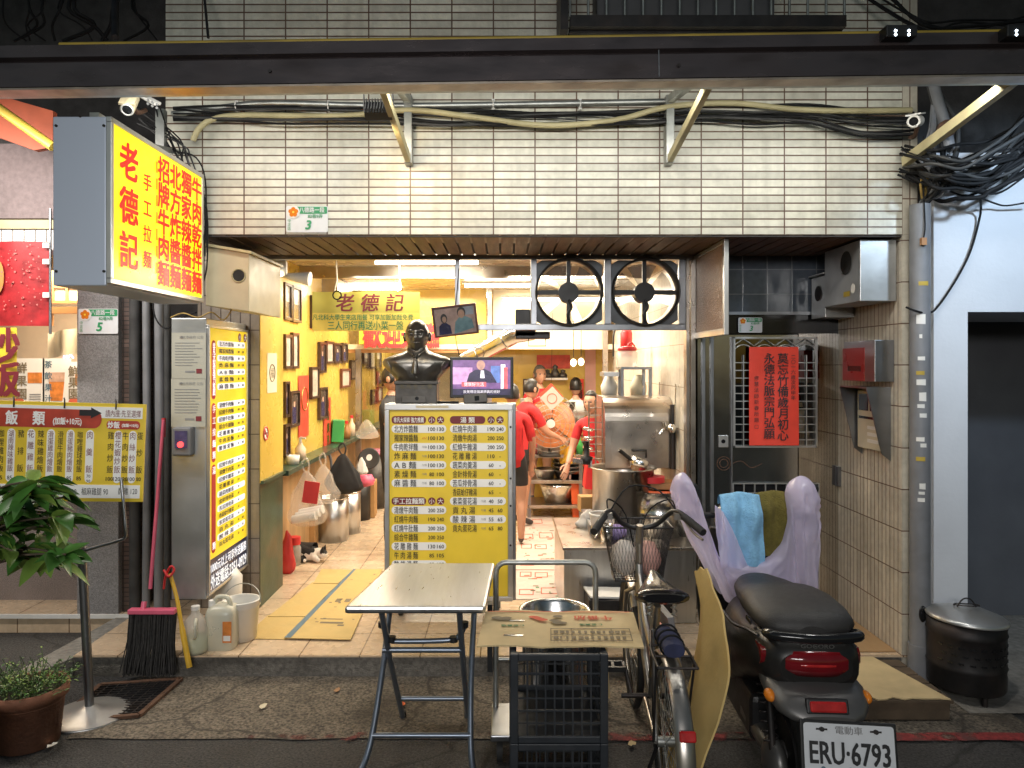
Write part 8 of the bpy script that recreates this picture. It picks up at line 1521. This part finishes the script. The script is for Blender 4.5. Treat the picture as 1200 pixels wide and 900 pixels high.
cctv(P(152, 122, 3.6), (.15, -.75, -.75), 'cream_box', 'cream security camera hanging below the beam above the sign box')
c = P(1107, 152, 3.95); g = G(M['rust']); g.lathe([(0, 0), (.045, .0), (.045, .03), (0, .03)], c, n=20, axis=Matrix.Rotation(R(90), 3, 'X')); g.thing('junction_box', 'round rusty junction box beside the right security camera', 'junction box', c)
g = G(M['pvc_grey']); g.tube([P(1092, 95, 4.05), P(1108, 150, 4.0), P(1112, 172, 4.0)], .03, n=12); g.thing('drop_pipe', 'grey pipe dropping behind the right bracket', 'pipe', P(1100, 130, 4.0))
t = thing('led_lamp', 'small white LED lamp head under the beam beside the sign box', 'lamp', P(175, 118, 3.7)); c = P(172, 115, 3.7); g = G(M['white_paint']); g.obox(c, (.13, .05, .015), (R(25), R(28), 0)); g.build('head', t, bevel=.004); g = G(M['ink_grey'])
for k in range(6): g.disc(c + V((.022 + .022 * (k % 3), -.035, -.022 - .018 * (k // 3) - .010 * (k % 3))), (0, -1, -.6), .007, n=10)
g.build('diodes', t); g = G(M['iron_dark']); g.tube([c + V((-.05, 0, .02)), c + V((-.15, 0, .05)), c + V((-.2, .05, .15))], .008); g.build('arm', t)
# flood light aimed at the tiles
c = P(444, 130, 3.62); t = thing('flood_light', 'black flood light on a bracket under the beam lighting the tiles', 'flood light', c); g = G(M['black_plastic']); g.obox(c, (.13, .05, .075), (R(-30), 0, 0))
for k in range(9): g.obox(c + V((-.056 + .014 * k, -.03, .012)), (.004, .035, .07), (R(-30), 0, 0))
g.build('housing', t); g = G(M['bulb_on']); g.obox(c + V((0, .028, -.014)), (.11, .004, .055), (R(-30), 0, 0)); g.build('lens', t); g = G(M['iron_dark']); g.tube([c + V((-.07, 0, .0)), c + V((-.07, -.02, .09)), c + V((.07, -.02, .09)), c + V((.07, 0, 0))], .005); g.bar(c + V((-.02, .0, .09)), c + V((-.03, -.2, .14)), .04, .02); g.build('yoke', t)
# black spot lamps on the beam
for px, lab in ((1052, 'left black LED spot lamp standing on the canopy beam'), (1192, 'right black LED spot lamp at the corner of the canopy beam')):
    c = P(px, 40, 3.16); t = thing('spot_lamp', lab, 'lamp', c, group='LED spot lamps on the beam'); g = G(M['black_plastic']); g.obox(c, (.13, .07, .05)); g.tube([c + V((0, .03, .0)), c + V((0, .09, .05))], .012); g.build('housing', t, bevel=.005); g = G(M['led_on'])
    for k in range(4): g.disc(c + V((-.028 if k % 2 else .028, -.037, -.018 + .016 * (k // 2))), (0, -1, -.2), .0055, n=10)
    g.build('diodes', t)
